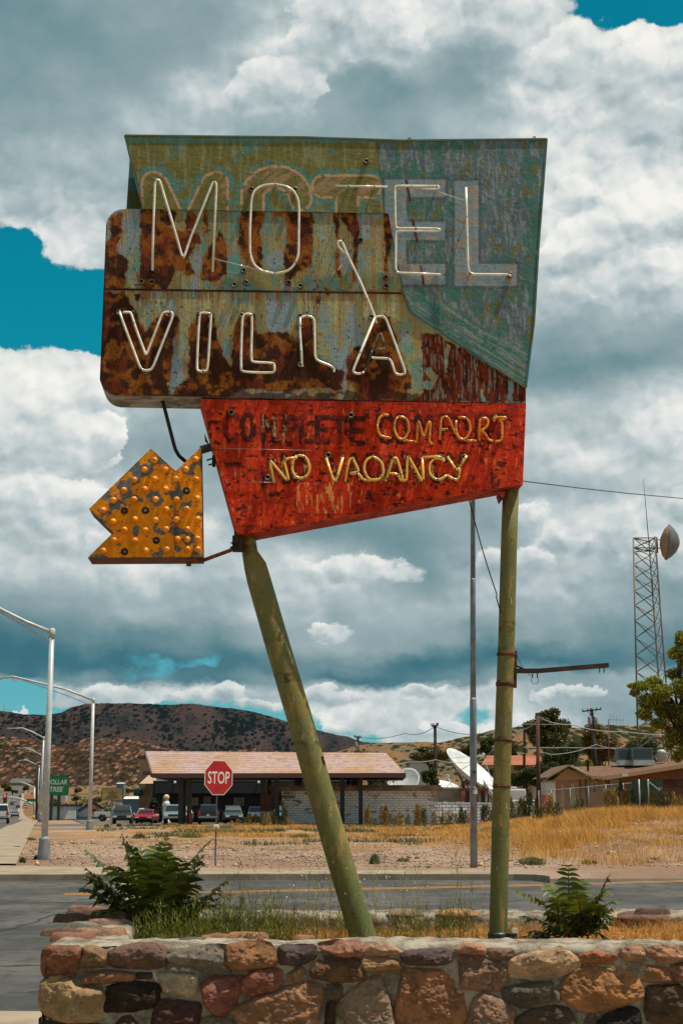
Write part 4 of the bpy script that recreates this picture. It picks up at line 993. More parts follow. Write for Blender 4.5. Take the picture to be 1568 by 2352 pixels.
# car park
def lot(name, pts, dz, m):
    mb = MB(); gx = np.linspace(min(p[0] for p in pts), max(p[0] for p in pts), 10)
    vs = [(x, y, lerp_tab(y, ZP)+.12+dz) for x, y in pts]; mb.add(vs, [tuple(range(len(vs)))]); struct(mb.build(name, m))
lot('car_park', [(-28, 116), (-5, 116), (0, 122), (2, 149), (-27, 149)], .02, asphalt2)
lot('rear_car_park', [(-27, 149), (2, 149), (8, 200), (-35, 200)], .02, asphalt2) if False else None
mb = MB(); Ys = [149, 165, 185, 205, 225, 245]
vs = []
for Y in Ys: vs += [(-.2*Y+3.5, Y, lerp_tab(Y, ZP)+.14), (5, Y, lerp_tab(Y, ZP)+.14)]
mb.add(vs, [(2*i, 2*i+1, 2*i+3, 2*i+2) for i in range(len(Ys)-1)]); struct(mb.build('rear_car_park', asphalt2))
lot('driveway', [(-21.5, 97), (-8, 101), (-8, 112), (-23, 110)], .012, mat('drive', rgb(150, 132, 116, .8), rgb(126, 112, 100, .8), .2, .95))

# ------------------------------------------------------------------ hills
def hill(name, sil, Yr, Yb, bpy_, m, nx=300, ny=90, amp=.1, seed=0, depth=1.5, pw=1.0, ridge=0.0, rough=0.012):
    pxs = np.linspace(sil[0][0], sil[-1][0], nx); top = np.interp(pxs, [a for a, _ in sil], [b for _, b in sil])
    V = []; tt = np.linspace(0, 1+depth, ny)
    for t in tt:
        Y = Yb+(Yr-Yb)*t
        for px, ty in zip(pxs, top):
            r = P(px, ty, Yr); zb = P(px, bpy_, Yb).z
            if t <= 1: z = zb+(r.z-zb)*(t**pw)
            else: z = r.z-(r.z-zb)*((t-1)/depth)**1.5
            V.append((r.x/r.y*Y*1.0 if t < 1 else r.x/r.y*Y, Y, z))
    V = np.array(V); Hh = (V[:, 2].max()-V[:, 2].min()); s = Hh
    u = V[:, 0]/s; v = V[:, 1]/s*.8; t = np.repeat(tt, nx)
    env = np.clip(t*3, 0, 1)*np.clip(abs(t-1)*4, .12, 1)
    n = fbm(u*2.2, v*2.2, seed, 6, .55)-.5
    gul = np.abs(fbm(u*1.6+n*.6, v*.7, seed+7, 5, .55)-.5)*2
    V[:, 2] += Hh*env*(n*amp*2-(1-gul)*amp*.9*0+gul*amp*.8)+Hh*rough*(fbm(u*40, v*40, seed+3, 3)-.5)
    W = nx; j, i = np.meshgrid(np.arange(ny-1), np.arange(nx-1), indexing='ij'); a = (j*W+i).ravel()
    faces = np.stack([a, a+1, a+W+1, a+W], 1)
    me = bpy.data.meshes.new(name); me.vertices.add(len(V)); me.vertices.foreach_set('co', V.ravel())
    me.loops.add(faces.size); me.loops.foreach_set('vertex_index', faces.ravel().astype(np.int32))
    me.polygons.add(len(faces)); me.polygons.foreach_set('loop_start', np.arange(0, faces.size, 4, dtype=np.int32)); me.update(calc_edges=True)
    me.polygons.foreach_set('use_smooth', [True]*len(faces)); me.materials.append(m)
    o = bpy.data.objects.new(name, me); COL.objects.link(o); o['kind'] = 'structure'; return o
def hill_mat(name, soil, soil2, shrub, s, cover=.5, bump=6, rockc=None, sun=0):
    m = bpy.data.materials.new(name); m.use_nodes = True; t = NT(m.node_tree); b = t.n['Principled BSDF']
    tc = t.v('MULTIPLY', t.new('ShaderNodeTexCoord').outputs['Object'], (1, .22, 1.15))
    c = t.mixc(t.sstep(t.noise(tc, s*.25, 6, .6), .42, .6), soil, soil2)
    vr = t.new('ShaderNodeTexVoronoi'); t.put(vr.inputs['Vector'], t.v('ADD', tc, t.v('SCALE', t.noise(tc, s*2, 3, .5, out=1), sc_=.6/s))); vr.inputs['Scale'].default_value = s
    dist = vr.outputs['Distance']; rc = t.sep(vr.outputs['Color'])
    if rockc:
        k = t.m('MULTIPLY', t.m('SUBTRACT', 1.0, t.sstep(dist, .25, .6)), t.sstep(rc[0], .25, .6))
        c = t.mixc(t.m('MULTIPLY', k, .9), c, t.mixc(rc[1], rockc, tuple(q*.6 for q in rockc)))
    if rockc: c = t.mixc(t.m('MULTIPLY', t.sstep(dist, .45, .75), .75), c, (.02, .016, .013))  # crevice shade between the rocks, mixed into the colour
    clump = t.sstep(t.noise(tc, s*.12, 4, .6), .3, .7)
    sh = t.m('MULTIPLY', t.m('SUBTRACT', 1.0, t.sstep(t.m('ADD', dist, t.m('MULTIPLY', t.m('SUBTRACT', 1-cover, clump), .45)), .22, .36)), 1.0)
    vr2 = t.new('ShaderNodeTexVoronoi'); t.put(vr2.inputs['Vector'], t.v('ADD', tc, (31, 17, 5))); vr2.inputs['Scale'].default_value = s*1.7
    sh2 = t.m('SUBTRACT', 1.0, t.sstep(t.m('ADD', vr2.outputs['Distance'], t.m('MULTIPLY', t.m('SUBTRACT', 1-cover, clump), .5)), .16, .30))
    sh = t.m('MULTIPLY', sh2, .9) if rockc else t.m('MAXIMUM', sh, sh2)
    c = t.mixc(sh, c, t.mixc(t.noise(tc, s*.5, 2, .5), shrub, tuple(q*.55 for q in shrub)))
    t.put(b.inputs['Base Color'], c); b.inputs['Roughness'].default_value = 1; b.inputs['Specular IOR Level'].default_value = .05
    bn = t.new('ShaderNodeBump'); bn.inputs['Distance'].default_value = bump
    h = t.m('ADD', t.noise(tc, s*.6, 6, .7), t.m('MULTIPLY', t.m('SUBTRACT', 1.0, dist), .5)); t.put(bn.inputs['Height'], h); t.l.new(bn.outputs[0], b.inputs['Normal'])
    return m
mesa = hill_mat('mesa_cover_cloud_shaded', rgb(92, 78, 76, .5), rgb(62, 66, 68, .5), rgb(30, 44, 48, .5), .045, .66, 12)  # soil and scrub colours darkened to stand for cloud shadow on the mesa
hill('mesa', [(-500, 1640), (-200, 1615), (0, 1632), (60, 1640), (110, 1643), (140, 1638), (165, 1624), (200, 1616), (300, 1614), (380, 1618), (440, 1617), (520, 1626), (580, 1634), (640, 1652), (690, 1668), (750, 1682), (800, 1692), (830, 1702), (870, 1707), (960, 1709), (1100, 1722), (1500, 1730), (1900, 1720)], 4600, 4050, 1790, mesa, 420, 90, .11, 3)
rocky = hill_mat('rock_slope_cover', rgb(110, 82, 66, .5), rgb(88, 76, 56, .5), rgb(50, 54, 36, .5), .13, .46, 10, rgb(190, 140, 114, .62))
hill('rocky_hill', [(-400, 1670), (-200, 1672), (0, 1690), (60, 1696), (130, 1712), (170, 1706), (210, 1692), (260, 1694), (310, 1700), (380, 1716), (450, 1728), (600, 1720), (800, 1740), (1100, 1760)], 2350, 1960, 1812, rocky, 420, 110, .10, 11, pw=1.0, rough=.03)
rh = hill_mat('right_hill_cover', rgb(166, 126, 88, .55), rgb(142, 128, 104, .52), rgb(62, 68, 38, .6), .15, .60, 4)
hill('scrub_hill', [(600, 1790), (760, 1730), (820, 1712), (870, 1706), (960, 1704), (1010, 1706), (1060, 1694), (1100, 1686), (1130, 1676), (1160, 1672), (1200, 1668), (1260, 1664), (1330, 1672), (1400, 1664), (1450, 1668), (1500, 1658), (1568, 1656), (1700, 1640), (2100, 1650)], 900, 620, 1846, rh, 340, 90, .07, 23, depth=.5)
# ------------------------------------------------------------------ stone planter
YW = 8.0; ZT = P(784, 2173, YW).z
planter = thing('stone_planter', 'low fieldstone planter wall with pale mortar cap around the sign legs', 'planter', (.5, 9.6, 0))
def mortar_mat():
    m = bpy.data.materials.new('mortar'); m.use_nodes = True; t = NT(m.node_tree); b = t.n['Principled BSDF']
    tc = t.new('ShaderNodeTexCoord').outputs['Object']
    c = t.mixc(t.sstep(t.noise(tc, 7, 5, .65), .38, .62), rgb(196, 184, 164, .64), rgb(140, 126, 106, .52))
    c = t.mixc(t.sstep(t.noise(tc, 160, 3, .7), .56, .68), c, rgb(206, 198, 180, .75)); c = t.mixc(t.sstep(t.noise(t.v('ADD', tc, (5, 5, 5)), 110, 4, .7), .58, .70), c, rgb(88, 80, 68, .8))
    t.put(b.inputs['Base Color'], c); b.inputs['Roughness'].default_value = .95; b.inputs['Specular IOR Level'].default_value = .15
    bn = t.new('ShaderNodeBump'); bn.inputs['Distance'].default_value = .004; t.put(bn.inputs['Height'], t.m('ADD', t.noise(tc, 90, 4, .75), t.m('MULTIPLY', t.noise(tc, 25, 3, .6), 1.2))); t.l.new(bn.outputs[0], b.inputs['Normal'])
    return m
MORTAR = mortar_mat()
def wall_sweep(name, a, b, width, ztop, seed, zin=.55, amp=.02, step=.018):
    """a wall from a to b; its outer face lies on the left-hand side when walking from a to b"""
    a = np.array(a, float); b = np.array(b, float); L = np.linalg.norm(b-a); d = (b-a)/L; nrm = np.array([-d[1], d[0]])
    r = .045; prof = []
    for z in np.arange(-.05, ztop-r, step): prof.append((0, z, 0, 1))
    for k in range(6): an = math.pi/2*k/5; prof.append((r-r*math.cos(an), ztop-r+r*math.sin(an), math.sin(an), math.cos(an)))
    for q in np.arange(r+step, width-r, step): prof.append((q, ztop, 1, 0))
    for k in range(6): an = math.pi/2*k/5; prof.append((width-r+r*math.sin(an), ztop-r+r*math.cos(an), math.cos(an), -math.sin(an)))
    for z in np.arange(ztop-r-step, zin, -step): prof.append((width, z, 0, -1))
    pr = np.array(prof); s = np.arange(0, L+step, step); s = s/s[-1]*L
    Sg, K = np.meshgrid(s, np.arange(len(pr)), indexing='ij')
    q = pr[K, 0]; z = pr[K, 1]; nz = pr[K, 2]; no = pr[K, 3]
    arc = K*step
    n1 = fbm(Sg*2.2+seed, arc*2.2, seed, 4)-.5; n2 = fbm(Sg*16, arc*16, seed+5, 4)-.5; n3 = fbm(Sg*50, arc*50, seed+9, 2)-.5
    disp = n1*amp*1.8+n2*amp*1.0+n3*amp*.45
    q = q-disp*no; z = z+disp*nz
    X = a[0]+d[0]*Sg-nrm[0]*q; Y = a[1]+d[1]*Sg-nrm[1]*q
    H, W = X.shape; pts = np.stack([X, Y, z], -1).reshape(-1, 3)-np.array(WORLD[planter.name])
    j, i = np.meshgrid(np.arange(H-1), np.arange(W-1), indexing='ij'); k = (j*W+i).ravel()
    faces = np.stack([k, k+1, k+W+1, k+W], 1); me = bpy.data.meshes.new(name)
    me.vertices.add(len(pts)); me.vertices.foreach_set('co', pts.ravel()); me.loops.add(faces.size); me.loops.foreach_set('vertex_index', faces.ravel().astype(np.int32))
    me.polygons.add(len(faces)); me.polygons.foreach_set('loop_start', np.arange(0, faces.size, 4, dtype=np.int32)); me.update(calc_edges=True); me.polygons.foreach_set('use_smooth', [True]*len(faces)); me.materials.append(MORTAR)
    bm = bmesh.new(); bm.from_mesh(me); bmesh.ops.recalc_face_normals(bm, faces=bm.faces)
    es = [e for e in bm.edges if e.is_boundary]; bm.to_mesh(me); bm.free()
    o = bpy.data.objects.new(name, me); COL.objects.link(o); o.parent = planter; return o
xl = P(100, 2180, YW).x
bl = G(188, 2090, ZT); YB = 10.75
wall_sweep('front_wall', (6.5, YW+.042), (xl+.02, YW+.042), .40, ZT, 3)
wall_sweep('side_wall', (xl, YW+.01), (bl.x-.05, YB+.2), .44, ZT-.012, 5)
wall_sweep('rear_wall', (bl.x, YB+.45), (6.5, YB+.62), .42, ZT-.035, 7, amp=.03)
wall_sweep('far_end_wall', (6.5, YB+.6), (6.55, YW), .4, ZT-.02, 9)

def stone_mat(k, c, seed):
    m = bpy.data.materials.new('fieldstone'); m.use_nodes = True; t = NT(m.node_tree); b = t.n['Principled BSDF']
    tc = t.v('ADD', t.new('ShaderNodeTexCoord').outputs['Object'], (seed*3.1, seed*1.7, seed*.9))
    d = tuple(q*.62 for q in c); l = tuple(min(.9, q*1.35+.01) for q in c); o = (min(.9, c[0]*1.12), c[1]*.98, c[2]*.85)
    x = t.mixc(t.sstep(t.noise(tc, 6, 7, .68), .42, .56), c, d); x = t.mixc(t.sstep(t.noise(t.v('MULTIPLY', tc, (1, 1, 2.2)), 9, 5, .6), .52, .66), x, o)
    x = t.mixc(t.sstep(t.noise(tc, 26, 6, .7), .56, .68), x, l); x = t.mixc(t.sstep(t.noise(t.v('ADD', tc, (7, 7, 7)), 40, 5, .7), .62, .70), x, tuple(q*.35 for q in c))
    t.put(b.inputs['Base Color'], x); b.inputs['Roughness'].default_value = .85; b.inputs['Specular IOR Level'].default_value = .25
    bn = t.new('ShaderNodeBump'); bn.inputs['Distance'].default_value = .009; t.put(bn.inputs['Height'], t.m('ADD', t.noise(tc, 38, 7, .75), t.m('MULTIPLY', t.noise(tc, 14, 4, .6), 1.5))); t.l.new(bn.outputs[0], b.inputs['Normal'])
    return m
def stone_z(seed, H, edge, R, rough=1.0):
    rs = np.random.RandomState(seed)
    def f(x, y, d):
        cx, cy = x.mean(), y.mean(); sx = max(np.ptp(x), 1e-3); sy = max(np.ptp(y), 1e-3)
        u = (x-cx)/sx*2; v = (y-cy)/sy*2
        h = np.full(x.shape, 1.15)
        for k in range(7):
            a = rs.rand()*math.pi*2; g = rs.uniform(.1, .8); h = np.minimum(h, rs.uniform(.62, 1.1)-g*(u*math.cos(a)+v*math.sin(a)))
        e = 1-np.exp(-d/edge)
        n = fbm(x/R*.30+seed, y/R*.3, seed, 5, .55)-.5; n2 = fbm(x/R*1.1, y/R*1.3, seed+3, 4, .6)-.5
        st = np.round((fbm(x/R*.14, y/R*.30, seed+9, 3))*7)/7-.5       # chipped ledges
        return (-.03+H*e*(h*1.25-.1)+e*rough*(n*.030+st*.035+n2*.018)*min(1, H/.03))
    return f
def P_np(Yp):
    def f(x, y, h):
        dx = x-784; dz = 1176-y; D = np.stack([dx, FW.y*FPX+UPV.y*dz, FW.z*FPX+UPV.z*dz], 1); t = (Yp)/D[:, 1]
        q = np.array(C0)+D*t[:, None]; q[:, 1] -= h; return q
    return f
W1 = lambda X, Y: (75.3+.32*X, 2132.5+.32*Y)
W2 = lambda X, Y: (551.9+.32*X, 2132.5+.32*Y)
W3 = lambda X, Y: (1028.6+.344*X, 2132.5+.344*Y)
STONES = [
 (W1, [(90,150),(130,138),(310,138),(325,165),(320,215),(285,330),(240,342),(90,340),(68,290),(75,200)], (160,88,56), .055),
 (W1, [(368,150),(430,138),(525,180),(533,215),(510,275),(330,275),(335,240),(375,190)], (148,104,60), .04),
 (W1, [(535,190),(600,150),(700,130),(800,112),(930,135),(945,265),(830,290),(590,278),(540,235)], (118,80,68), .07),
 (W1, [(968,200),(1100,150),(1300,122),(1385,125),(1397,335),(1320,330),(1100,275),(985,240)], (122,112,98), .055),
 (W2, [(-88,130),(0,112),(145,98),(200,120),(268,215),(210,280),(0,300),(-55,290),(-88,240)], (162,98,46), .06),
 (W1, [(378,330),(530,318),(700,322),(718,350),(680,385),(400,410),(375,390)], (164,102,60), .04),
 (W1, [(750,325),(835,325),(830,360),(755,362)], (66,60,52), .012),
 (W1, [(60,480),(70,390),(150,355),(260,370),(310,430),(400,430),(480,440),(497,500),(470,640),(400,672),(230,670),(80,610),(55,570)], (184,140,84), .06),
 (W1, [(515,470),(560,420),(700,395),(860,400),(900,430),(870,560),(700,590),(520,598),(508,520)], (56,38,26), .045),
 (W1, [(920,340),(960,318),(1150,335),(1165,360),(1160,450),(1120,488),(960,465),(930,400)], (178,156,118), .045),
 (W1, [(1245,380),(1300,360),(1440,355),(1480,352),(1490,400),(1440,560),(1370,630),(1310,625),(1240,540),(1225,450)], (152,76,58), .05),
 (W1, [(870,640),(905,520),(1060,540),(1190,545),(1175,690),(1120,800),(860,800)], (86,46,38), .05),
 (W1, [(600,700),(650,650),(700,645),(730,700),(740,780),(590,780)], (100,70,50), .03),
 (W2, [(30,365),(120,300),(210,288),(285,310),(270,430),(140,480),(40,490),(15,430)], (164,84,62), .045),
 (W2, [(355,330),(400,310),(425,280),(452,320),(430,340),(428,375),(358,378)], (178,120,66), .02),
 (W2, [(285,150),(320,130),(520,122),(530,210),(420,258),(300,255),(288,200)], (84,66,66), .05),
 (W2, [(570,110),(700,95),(870,102),(880,170),(840,200),(730,200),(600,160)], (166,98,72), .06),
 (W2, [(520,300),(600,210),(830,220),(885,330),(870,370),(700,380),(525,355)], (120,78,42), .045),
 (W2, [(870,180),(970,115),(1020,112),(1140,160),(1140,188),(1000,195)], (190,130,96), .045),
 (W2, [(885,230),(920,210),(1060,215),(1160,285),(1060,320),(930,312),(885,280)], (162,114,64), .045),
 (W2, [(1168,200),(1200,165),(1440,148),(1500,175),(1503,240),(1440,262),(1230,265),(1190,240)], (98,72,72), .05),
 (W2, [(-60,600),(0,555),(120,510),(270,470),(300,445),(420,400),(575,412),(572,520),(530,700),(500,830),(100,830),(60,690),(-30,650)], (176,112,70), .05),
 (W2, [(605,418),(700,418),(715,440),(705,505),(640,515),(610,490)], (94,82,64), .03),
 (W2, [(620,560),(650,530),(680,545),(670,800),(600,800)], (74,50,30), .02),
 (W2, [(690,580),(800,460),(940,362),(1000,352),(1030,420),(1060,560),(1110,720),(1120,830),(880,830),(760,650)], (146,114,90), .055),
 (W2, [(1175,310),(1240,300),(1340,310),(1420,310),(1500,360),(1568,440),(1600,560),(1625,700),(1600,850),(1200,850),(1120,640),(1150,480)], (176,104,58), .055),
 (W3, [(62,140),(130,105),(235,120),(240,180),(150,165),(70,158)], (188,120,84), .05),
 (W3, [(268,140),(425,142),(428,212),(330,200),(275,180)], (138,98,76), .03),
 (W3, [(85,172),(235,200),(340,230),(400,320),(330,412),(95,402)], (150,102,74), .045),
 (W3, [(415,320),(430,210),(520,180),(700,150),(730,132),(790,155),(868,215),(862,280),(740,310),(610,345),(540,330)], (190,144,100), .05),
 (W3, [(890,185),(1000,158),(1130,185),(1145,215),(1120,240),(890,235)], (172,90,38), .045),
 (W3, [(1165,145),(1240,125),(1300,145),(1303,210),(1195,212)], (178,118,84), .04),
 (W3, [(1320,140),(1400,125),(1568,130),(1600,225),(1440,228),(1370,190)], (188,120,80), .055),
 (W3, [(760,440),(790,350),(870,280),(950,265),(1080,285),(1140,275),(1250,335),(1306,420),(1290,470),(1100,530),(970,552),(900,540),(800,490)], (182,110,50), .055),
 (W3, [(1260,280),(1270,258),(1340,262),(1450,265),(1488,320),(1480,360),(1330,352),(1260,345)], (160,96,50), .04),
 (W3, [(1490,245),(1600,238),(1620,355),(1510,355)], (160,98,70), .04),
 (W3, [(375,410),(420,395),(560,380),(690,360),(690,490),(500,528),(400,480)], (100,88,72), .04),
 (W3, [(695,395),(745,405),(742,485),(705,485)], (128,118,102), .025),
 (W3, [(145,620),(180,480),(255,440),(350,490),(432,560),(430,640),(420,780),(140,780)], (162,112,84), .045),
 (W3, [(450,620),(560,555),(700,530),(790,540),(850,640),(840,780),(460,780)], (90,68,50), .045),
 (W3, [(1340,440),(1350,395),(1568,390),(1620,560),(1568,640),(1350,620),(1335,560)], (100,70,48), .045),
 (W3, [(1010,640),(1080,580),(1210,530),(1270,560),(1290,720),(1000,720)], (50,42,44), .04),
 (W3, [(930,640),(950,590),(985,590),(995,650),(980,740),(925,740)], (112,90,80), .025),
 (W1, [(85,640),(60,660),(60,780),(560,780),(540,700),(420,690),(230,690)], (76,54,42), .04),
 (W1, [(1215,670),(1280,648),(1400,665),(1440,700),(1400,800),(1200,800)], (150,118,76), .03),
]
pal = [(176,112,70), (150,104,74), (118,80,64), (160,88,56), (110,98,84), (184,140,90), (86,56,42), (164,84,62), (172,100,48)]
rnd = random.Random(5)
def blob(cx, cy, rx_, ry_, rnd, n=9):
    return [(cx+rx_*math.cos(2*math.pi*i/n)*rnd.uniform(.75, 1.1), cy+ry_*math.sin(2*math.pi*i/n)*rnd.uniform(.75, 1.1)) for i in range(n)]
ident = lambda X, Y: (X, Y)
x = 120
while x < 3400:                                   # courses below and to the right of what the picture shows
    w = rnd.uniform(60, 105); STONES.append((ident, blob(x+w, 2460+rnd.uniform(-12, 12), w, rnd.uniform(46, 62), rnd), rnd.choice(pal), .045))
    x += 2*w+18
x = 1700
while x < 3350:
    for yy, hh in ((2205, 28), (2290, 40), (2380, 34)):
        w = rnd.uniform(55, 80); STONES.append((ident, blob(x+w, yy, 70, hh, rnd), rnd.choice(pal), .045))
    x += 165
for i, (Z, pts, c, H) in enumerate(STONES):
    raw = zz(Z, pts); cxx = sum(p[0] for p in raw)/len(raw); cyy = sum(p[1] for p in raw)/len(raw)
    raw = [(p[0]+(p[0]-cxx)/max(1, math.dist(p, (cxx, cyy)))*8.5, p[1]+(p[1]-cyy)/max(1, math.dist(p, (cxx, cyy)))*7.0) for p in raw]
    poly = []
    for k in range(len(raw)):
        a, b = raw[k], raw[(k+1) % len(raw)]; poly += [(a[0]*.86+b[0]*.14, a[1]*.86+b[1]*.14), (a[0]*.14+b[0]*.86, a[1]*.14+b[1]*.86)]
    g_ = .3*c[0]+.5*c[1]+.2*c[2]; c = tuple((q*.60+g_*.40)*m_ for q, m_ in zip(c, (.95, .93, .88)))
    rr = random.Random(i); poly2 = []
    for k in range(len(poly)):
        a, b = poly[k], poly[(k+1) % len(poly)]; n = max(1, int(math.dist(a, b)/7))
        for j in range(n): poly2.append((a[0]+(b[0]-a[0])*j/n+rr.uniform(-1.1, 1.1), a[1]+(b[1]-a[1])*j/n+rr.uniform(-1.1, 1.1)))
    big = Z is ident
    H = H*.42+.042
    o = grid_sheet('stone', poly2, 4.0 if big else 2.0, P_np(YW+.004), stone_mat(i, rgb(*c, 1.15), i), planter, zfn=stone_z(i*7+1, H, 4.0, 12, 1.35), smooth=True)
# flat stones bedded in the tops of the walls
def topstone(px, py, w, dpt, h, c, seed, rz=0, zt=None):
    g = G(px, py, (zt or ZT)); rs = np.random.RandomState(seed); n = 11
    poly = smooth_poly([(math.cos(2*math.pi*i/n)*w/2*rs.uniform(.8, 1.1), math.sin(2*math.pi*i/n)*dpt/2*rs.uniform(.8, 1.1)) for i in range(n)], 1)
    cr, sr = math.cos(rz), math.sin(rz)
    def to3(x, y, z): return np.stack([g.x+x*cr-y*sr, g.y+x*sr+y*cr, g.z+z], 1)
    def zf(x, y, d): return -.03+(h*.55+.03)*(1-np.exp(-d/.010))+(fbm(x*9+seed, y*9, seed, 4)-.5)*.03*(d > 0)+np.round(fbm(x*6, y*6, seed+2, 3)*5)/5*.012
    return grid_sheet('capping_stone', poly, .009, to3, stone_mat(0, rgb(*[q*.75+.25*sum(c)/3 for q in c], .62), seed), planter, zfn=zf, smooth=True)
for q in [(170, 2152, .30, .20, .035, (176,112,84), 201), (232, 2143, .34, .24, .045, (190,140,106), 202), (150, 2140, .30, .16, .03, (140,98,76), 203), (190, 2128, .26, .16, .03, (150,140,124), 204), (240, 2122, .30, .16, .05, (196,140,108), 205),
          (178, 2110, .34, .18, .04, (150,104,76), 206), (262, 2108, .26, .16, .05, (190,128,98), 207), (205, 2099, .36, .15, .045, (132,100,78), 208), (196, 2091, .3, .12, .06, (186,122,90), 209), (262, 2096, .3, .14, .05, (160,110,84), 210),
          (440, 2160, .2, .12, .02, (130,120,106), 211), (500, 2156, .28, .1, .035, (204,136,84), 212), (566, 2153, .3, .12, .045, (206,140,96), 213), (700, 2154, .16, .07, .02, (190,126,84), 214), (1500, 2092, .30, .12, .03, (116,84,70), 215), (1300, 2090, .3, .14, .03, (160,110,84), 216)]:
    topstone(*q)
# stones on the inner face of the rear wall, right
for i, (px, py, w, h, c) in enumerate([(1296, 2104, .30, .10, (190,134,94)), (1475, 2112, .5, .12, (112,84,72)), (1392, 2108, .2, .1, (150,140,120)), (660, 2098, .5, .08, (150,100,70)), (930, 2100, .4, .1, (120,104,84)), (1050, 2098, .4, .1, (160,120,84))]):
    g = P(px, py, YB+.12); rs = np.random.RandomState(300+i); n = 10
    poly = smooth_poly([(math.cos(2*math.pi*k/n)*w/2*rs.uniform(.85, 1.1), math.sin(2*math.pi*k/n)*h/2*rs.uniform(.85, 1.1)) for k in range(n)], 1)
    g.z = min(g.z, ZT-.05)
    grid_sheet('stone', poly, .012, (lambda g: lambda x, y, z: np.stack([g.x+x, g.y-z, g.z+y], 1))(g), stone_mat(0, rgb(*c, 1.1), 300+i), planter, zfn=lambda x, y, d: -.03+.09*(1-np.exp(-d/.02))+(fbm(x*9, y*9, 7, 4)-.5)*.03, smooth=True)
# soil inside, with straw litter
soil = mat('planter_soil', rgb(190, 132, 66, .6), rgb(168, 98, 44, .56), 3.5, .95, bump=.02, bscale=22, c3=rgb(210, 170, 100, .66), s3=26, t3=(.52, .62), spec=.1, vary=.3)
gx = np.linspace(xl+.1, 6.4, 150); gy = np.linspace(YW+.3, YB+.4, 50); GX, GY = np.meshgrid(gx, gy)
def zsoil(x, y): return .80+(fbm(x*2.2, y*2.2, 401, 4)-.5)*.14+.03*ss(x, 1.4, 2.6)
grid_mesh('planter_soil', GX, GY, zsoil, soil)
# ------------------------------------------------------------------ street furniture
galv = mat('galvanised', rgb(206, 208, 206, .8), rgb(190, 192, 190, .8), 4, .38, spec=.7)
galvd = mat('grey_steel', rgb(150, 158, 166, .8), rgb(124, 132, 140, .8), 2.5, .5, bump=.002, spec=.5)
lens = mat('lamp_lens', rgb(200, 200, 196, .8), rough=.3)
black = mat('black_paint', (.02, .02, .022), rough=.5)
def lamp(px, py, Y, top, armend, arm2, r0, r1, label, group='street lamps along the main road'):
    b = P(px, py, Y); g = onland(px, Y); g.z = b.z if abs(b.z-g.z) < 1.2 else g.z
    t = P(top[0], top[1], Y); t.x = g.x+(t.x-b.x)*1.0
    root = thing('street_lamp', label, 'street lamp', g, group)
    mb = MB(); mb.tube([g, t], [r0, r1], 14); mb.lathe([(r1*1.25, -.25), (r1*1.3, -.1), (r1*1.3, 0.02), (r1*.6, .06)], t, 12); mb.build('pole', galv, root)
    mb = MB(); mb.lathe([(r0*2.1, -.2), (r0*2.1, .1), (r0*1.7, .62), (r0*1.75, .66), (r0*1.1, .72)], g, 4, 0, Matrix.Rotation(R(40), 3, 'Z')); mb.build('base', galvd, root)
    L = [P(x, y, Y) for x, y in armend]; n = len(L)
    mb = MB(); mb.tube([t-Vector((0, 0, .08))]+L, [.06*r1/.07]+[.05*r1/.07]*n, 8); L2 = [P(x, y, Y) for x, y in arm2]; mb.tube(L2, .028, 6)
    m1 = (t+L[0])/2; mb.build('arm', galv, root)
    e = L[-1]; d = (L[-1]-L[-2]).normalized(); mb = MB(); mb.bar(e-d*.1, e+d*.75, .26, .10); o = mb.build('lamp_head', galv, root, bevel=.02)
    mb = MB(); mb.box(e+d*.4+Vector((0, 0, -.065)), (.3, .16, .03)); mb.build('lens', lens, o)
    return root
lamp(101, 1978, 43.5, (120.5, 1447), [(60, 1428), (0, 1398), (-40, 1384), (-75, 1384)], [(119, 1478), (60, 1440), (-10, 1400)], .105, .075, 'tall silver street lamp nearest the street, its arm running out of the picture', )
lamp(206, 1909, 96, (215, 1605), [(150, 1583), (60, 1561), (30, 1554), (14, 1556)], [(214, 1622), (150, 1596), (50, 1561)], .14, .10, 'silver street lamp standing apart on the dirt beside the yellow sign')
lamp(92, 1884, 150, (101, 1693), [(75, 1681), (52, 1672), (40, 1673), (34, 1673)], [(100, 1706), (75, 1690), (55, 1674)], .13, .09, 'third silver street lamp, just left behind the nearest pole')
lamp(89, 1876, 205, (98, 1735), [(75, 1723), (60, 1718), (52, 1718)], [(97.5, 1743), (75, 1727), (62, 1719)], .13, .09, 'fourth silver street lamp down the main road')
lamp(84, 1874, 255, (91, 1759), [(70, 1749), (58, 1745), (52, 1746)], [(90.5, 1766), (70, 1752), (60, 1746)], .13, .09, 'farthest of the silver street lamps down the main road')
# tall grey pole behind the sign
g = G(1087.5, 1993, .12); root = thing('light_pole', 'tall stepped grey steel pole rising behind the sign from the far pavement', 'pole', g)
Yp = g.y; p1 = P(1085.8, 1608, Yp); p2 = P(1085.3, 1333, Yp); p3 = P(1084.8, 760, Yp)
mb = MB(); mb.tube([g, p1, p1+Vector((0, 0, .06))], [.096, .088, .078], 16); mb.tube([p1, p2, p2+Vector((0, 0, .05))], [.077, .074, .066], 16); mb.tube([p2, p3], [.066, .055], 16); mb.build('pole', galvd, root)
def onpole(py, h, dx=0, w=.14, name='sticker', m=None, txt=None):
    c = P(1087+dx, py, Yp-.092); n = 10; vs = []; r = .093
    ctr = P(1087, py, Yp)
    for i in range(n+1):
        a = R(-70+140*i/n)*w/.14
        for s in (-.5, .5): vs.append((ctr.x+r*math.sin(a+dx*.1), Yp-r*math.cos(a+dx*.1), ctr.z+s*h))
    mb = MB(); mb.add(vs, [(2*i, 2*i+2, 2*i+3, 2*i+1) for i in range(n)]); return mb.build(name, m, root)
white = mat('white_paint', rgb(214, 214, 208, .85), rough=.6)
onpole(1815, .19, m=white); 
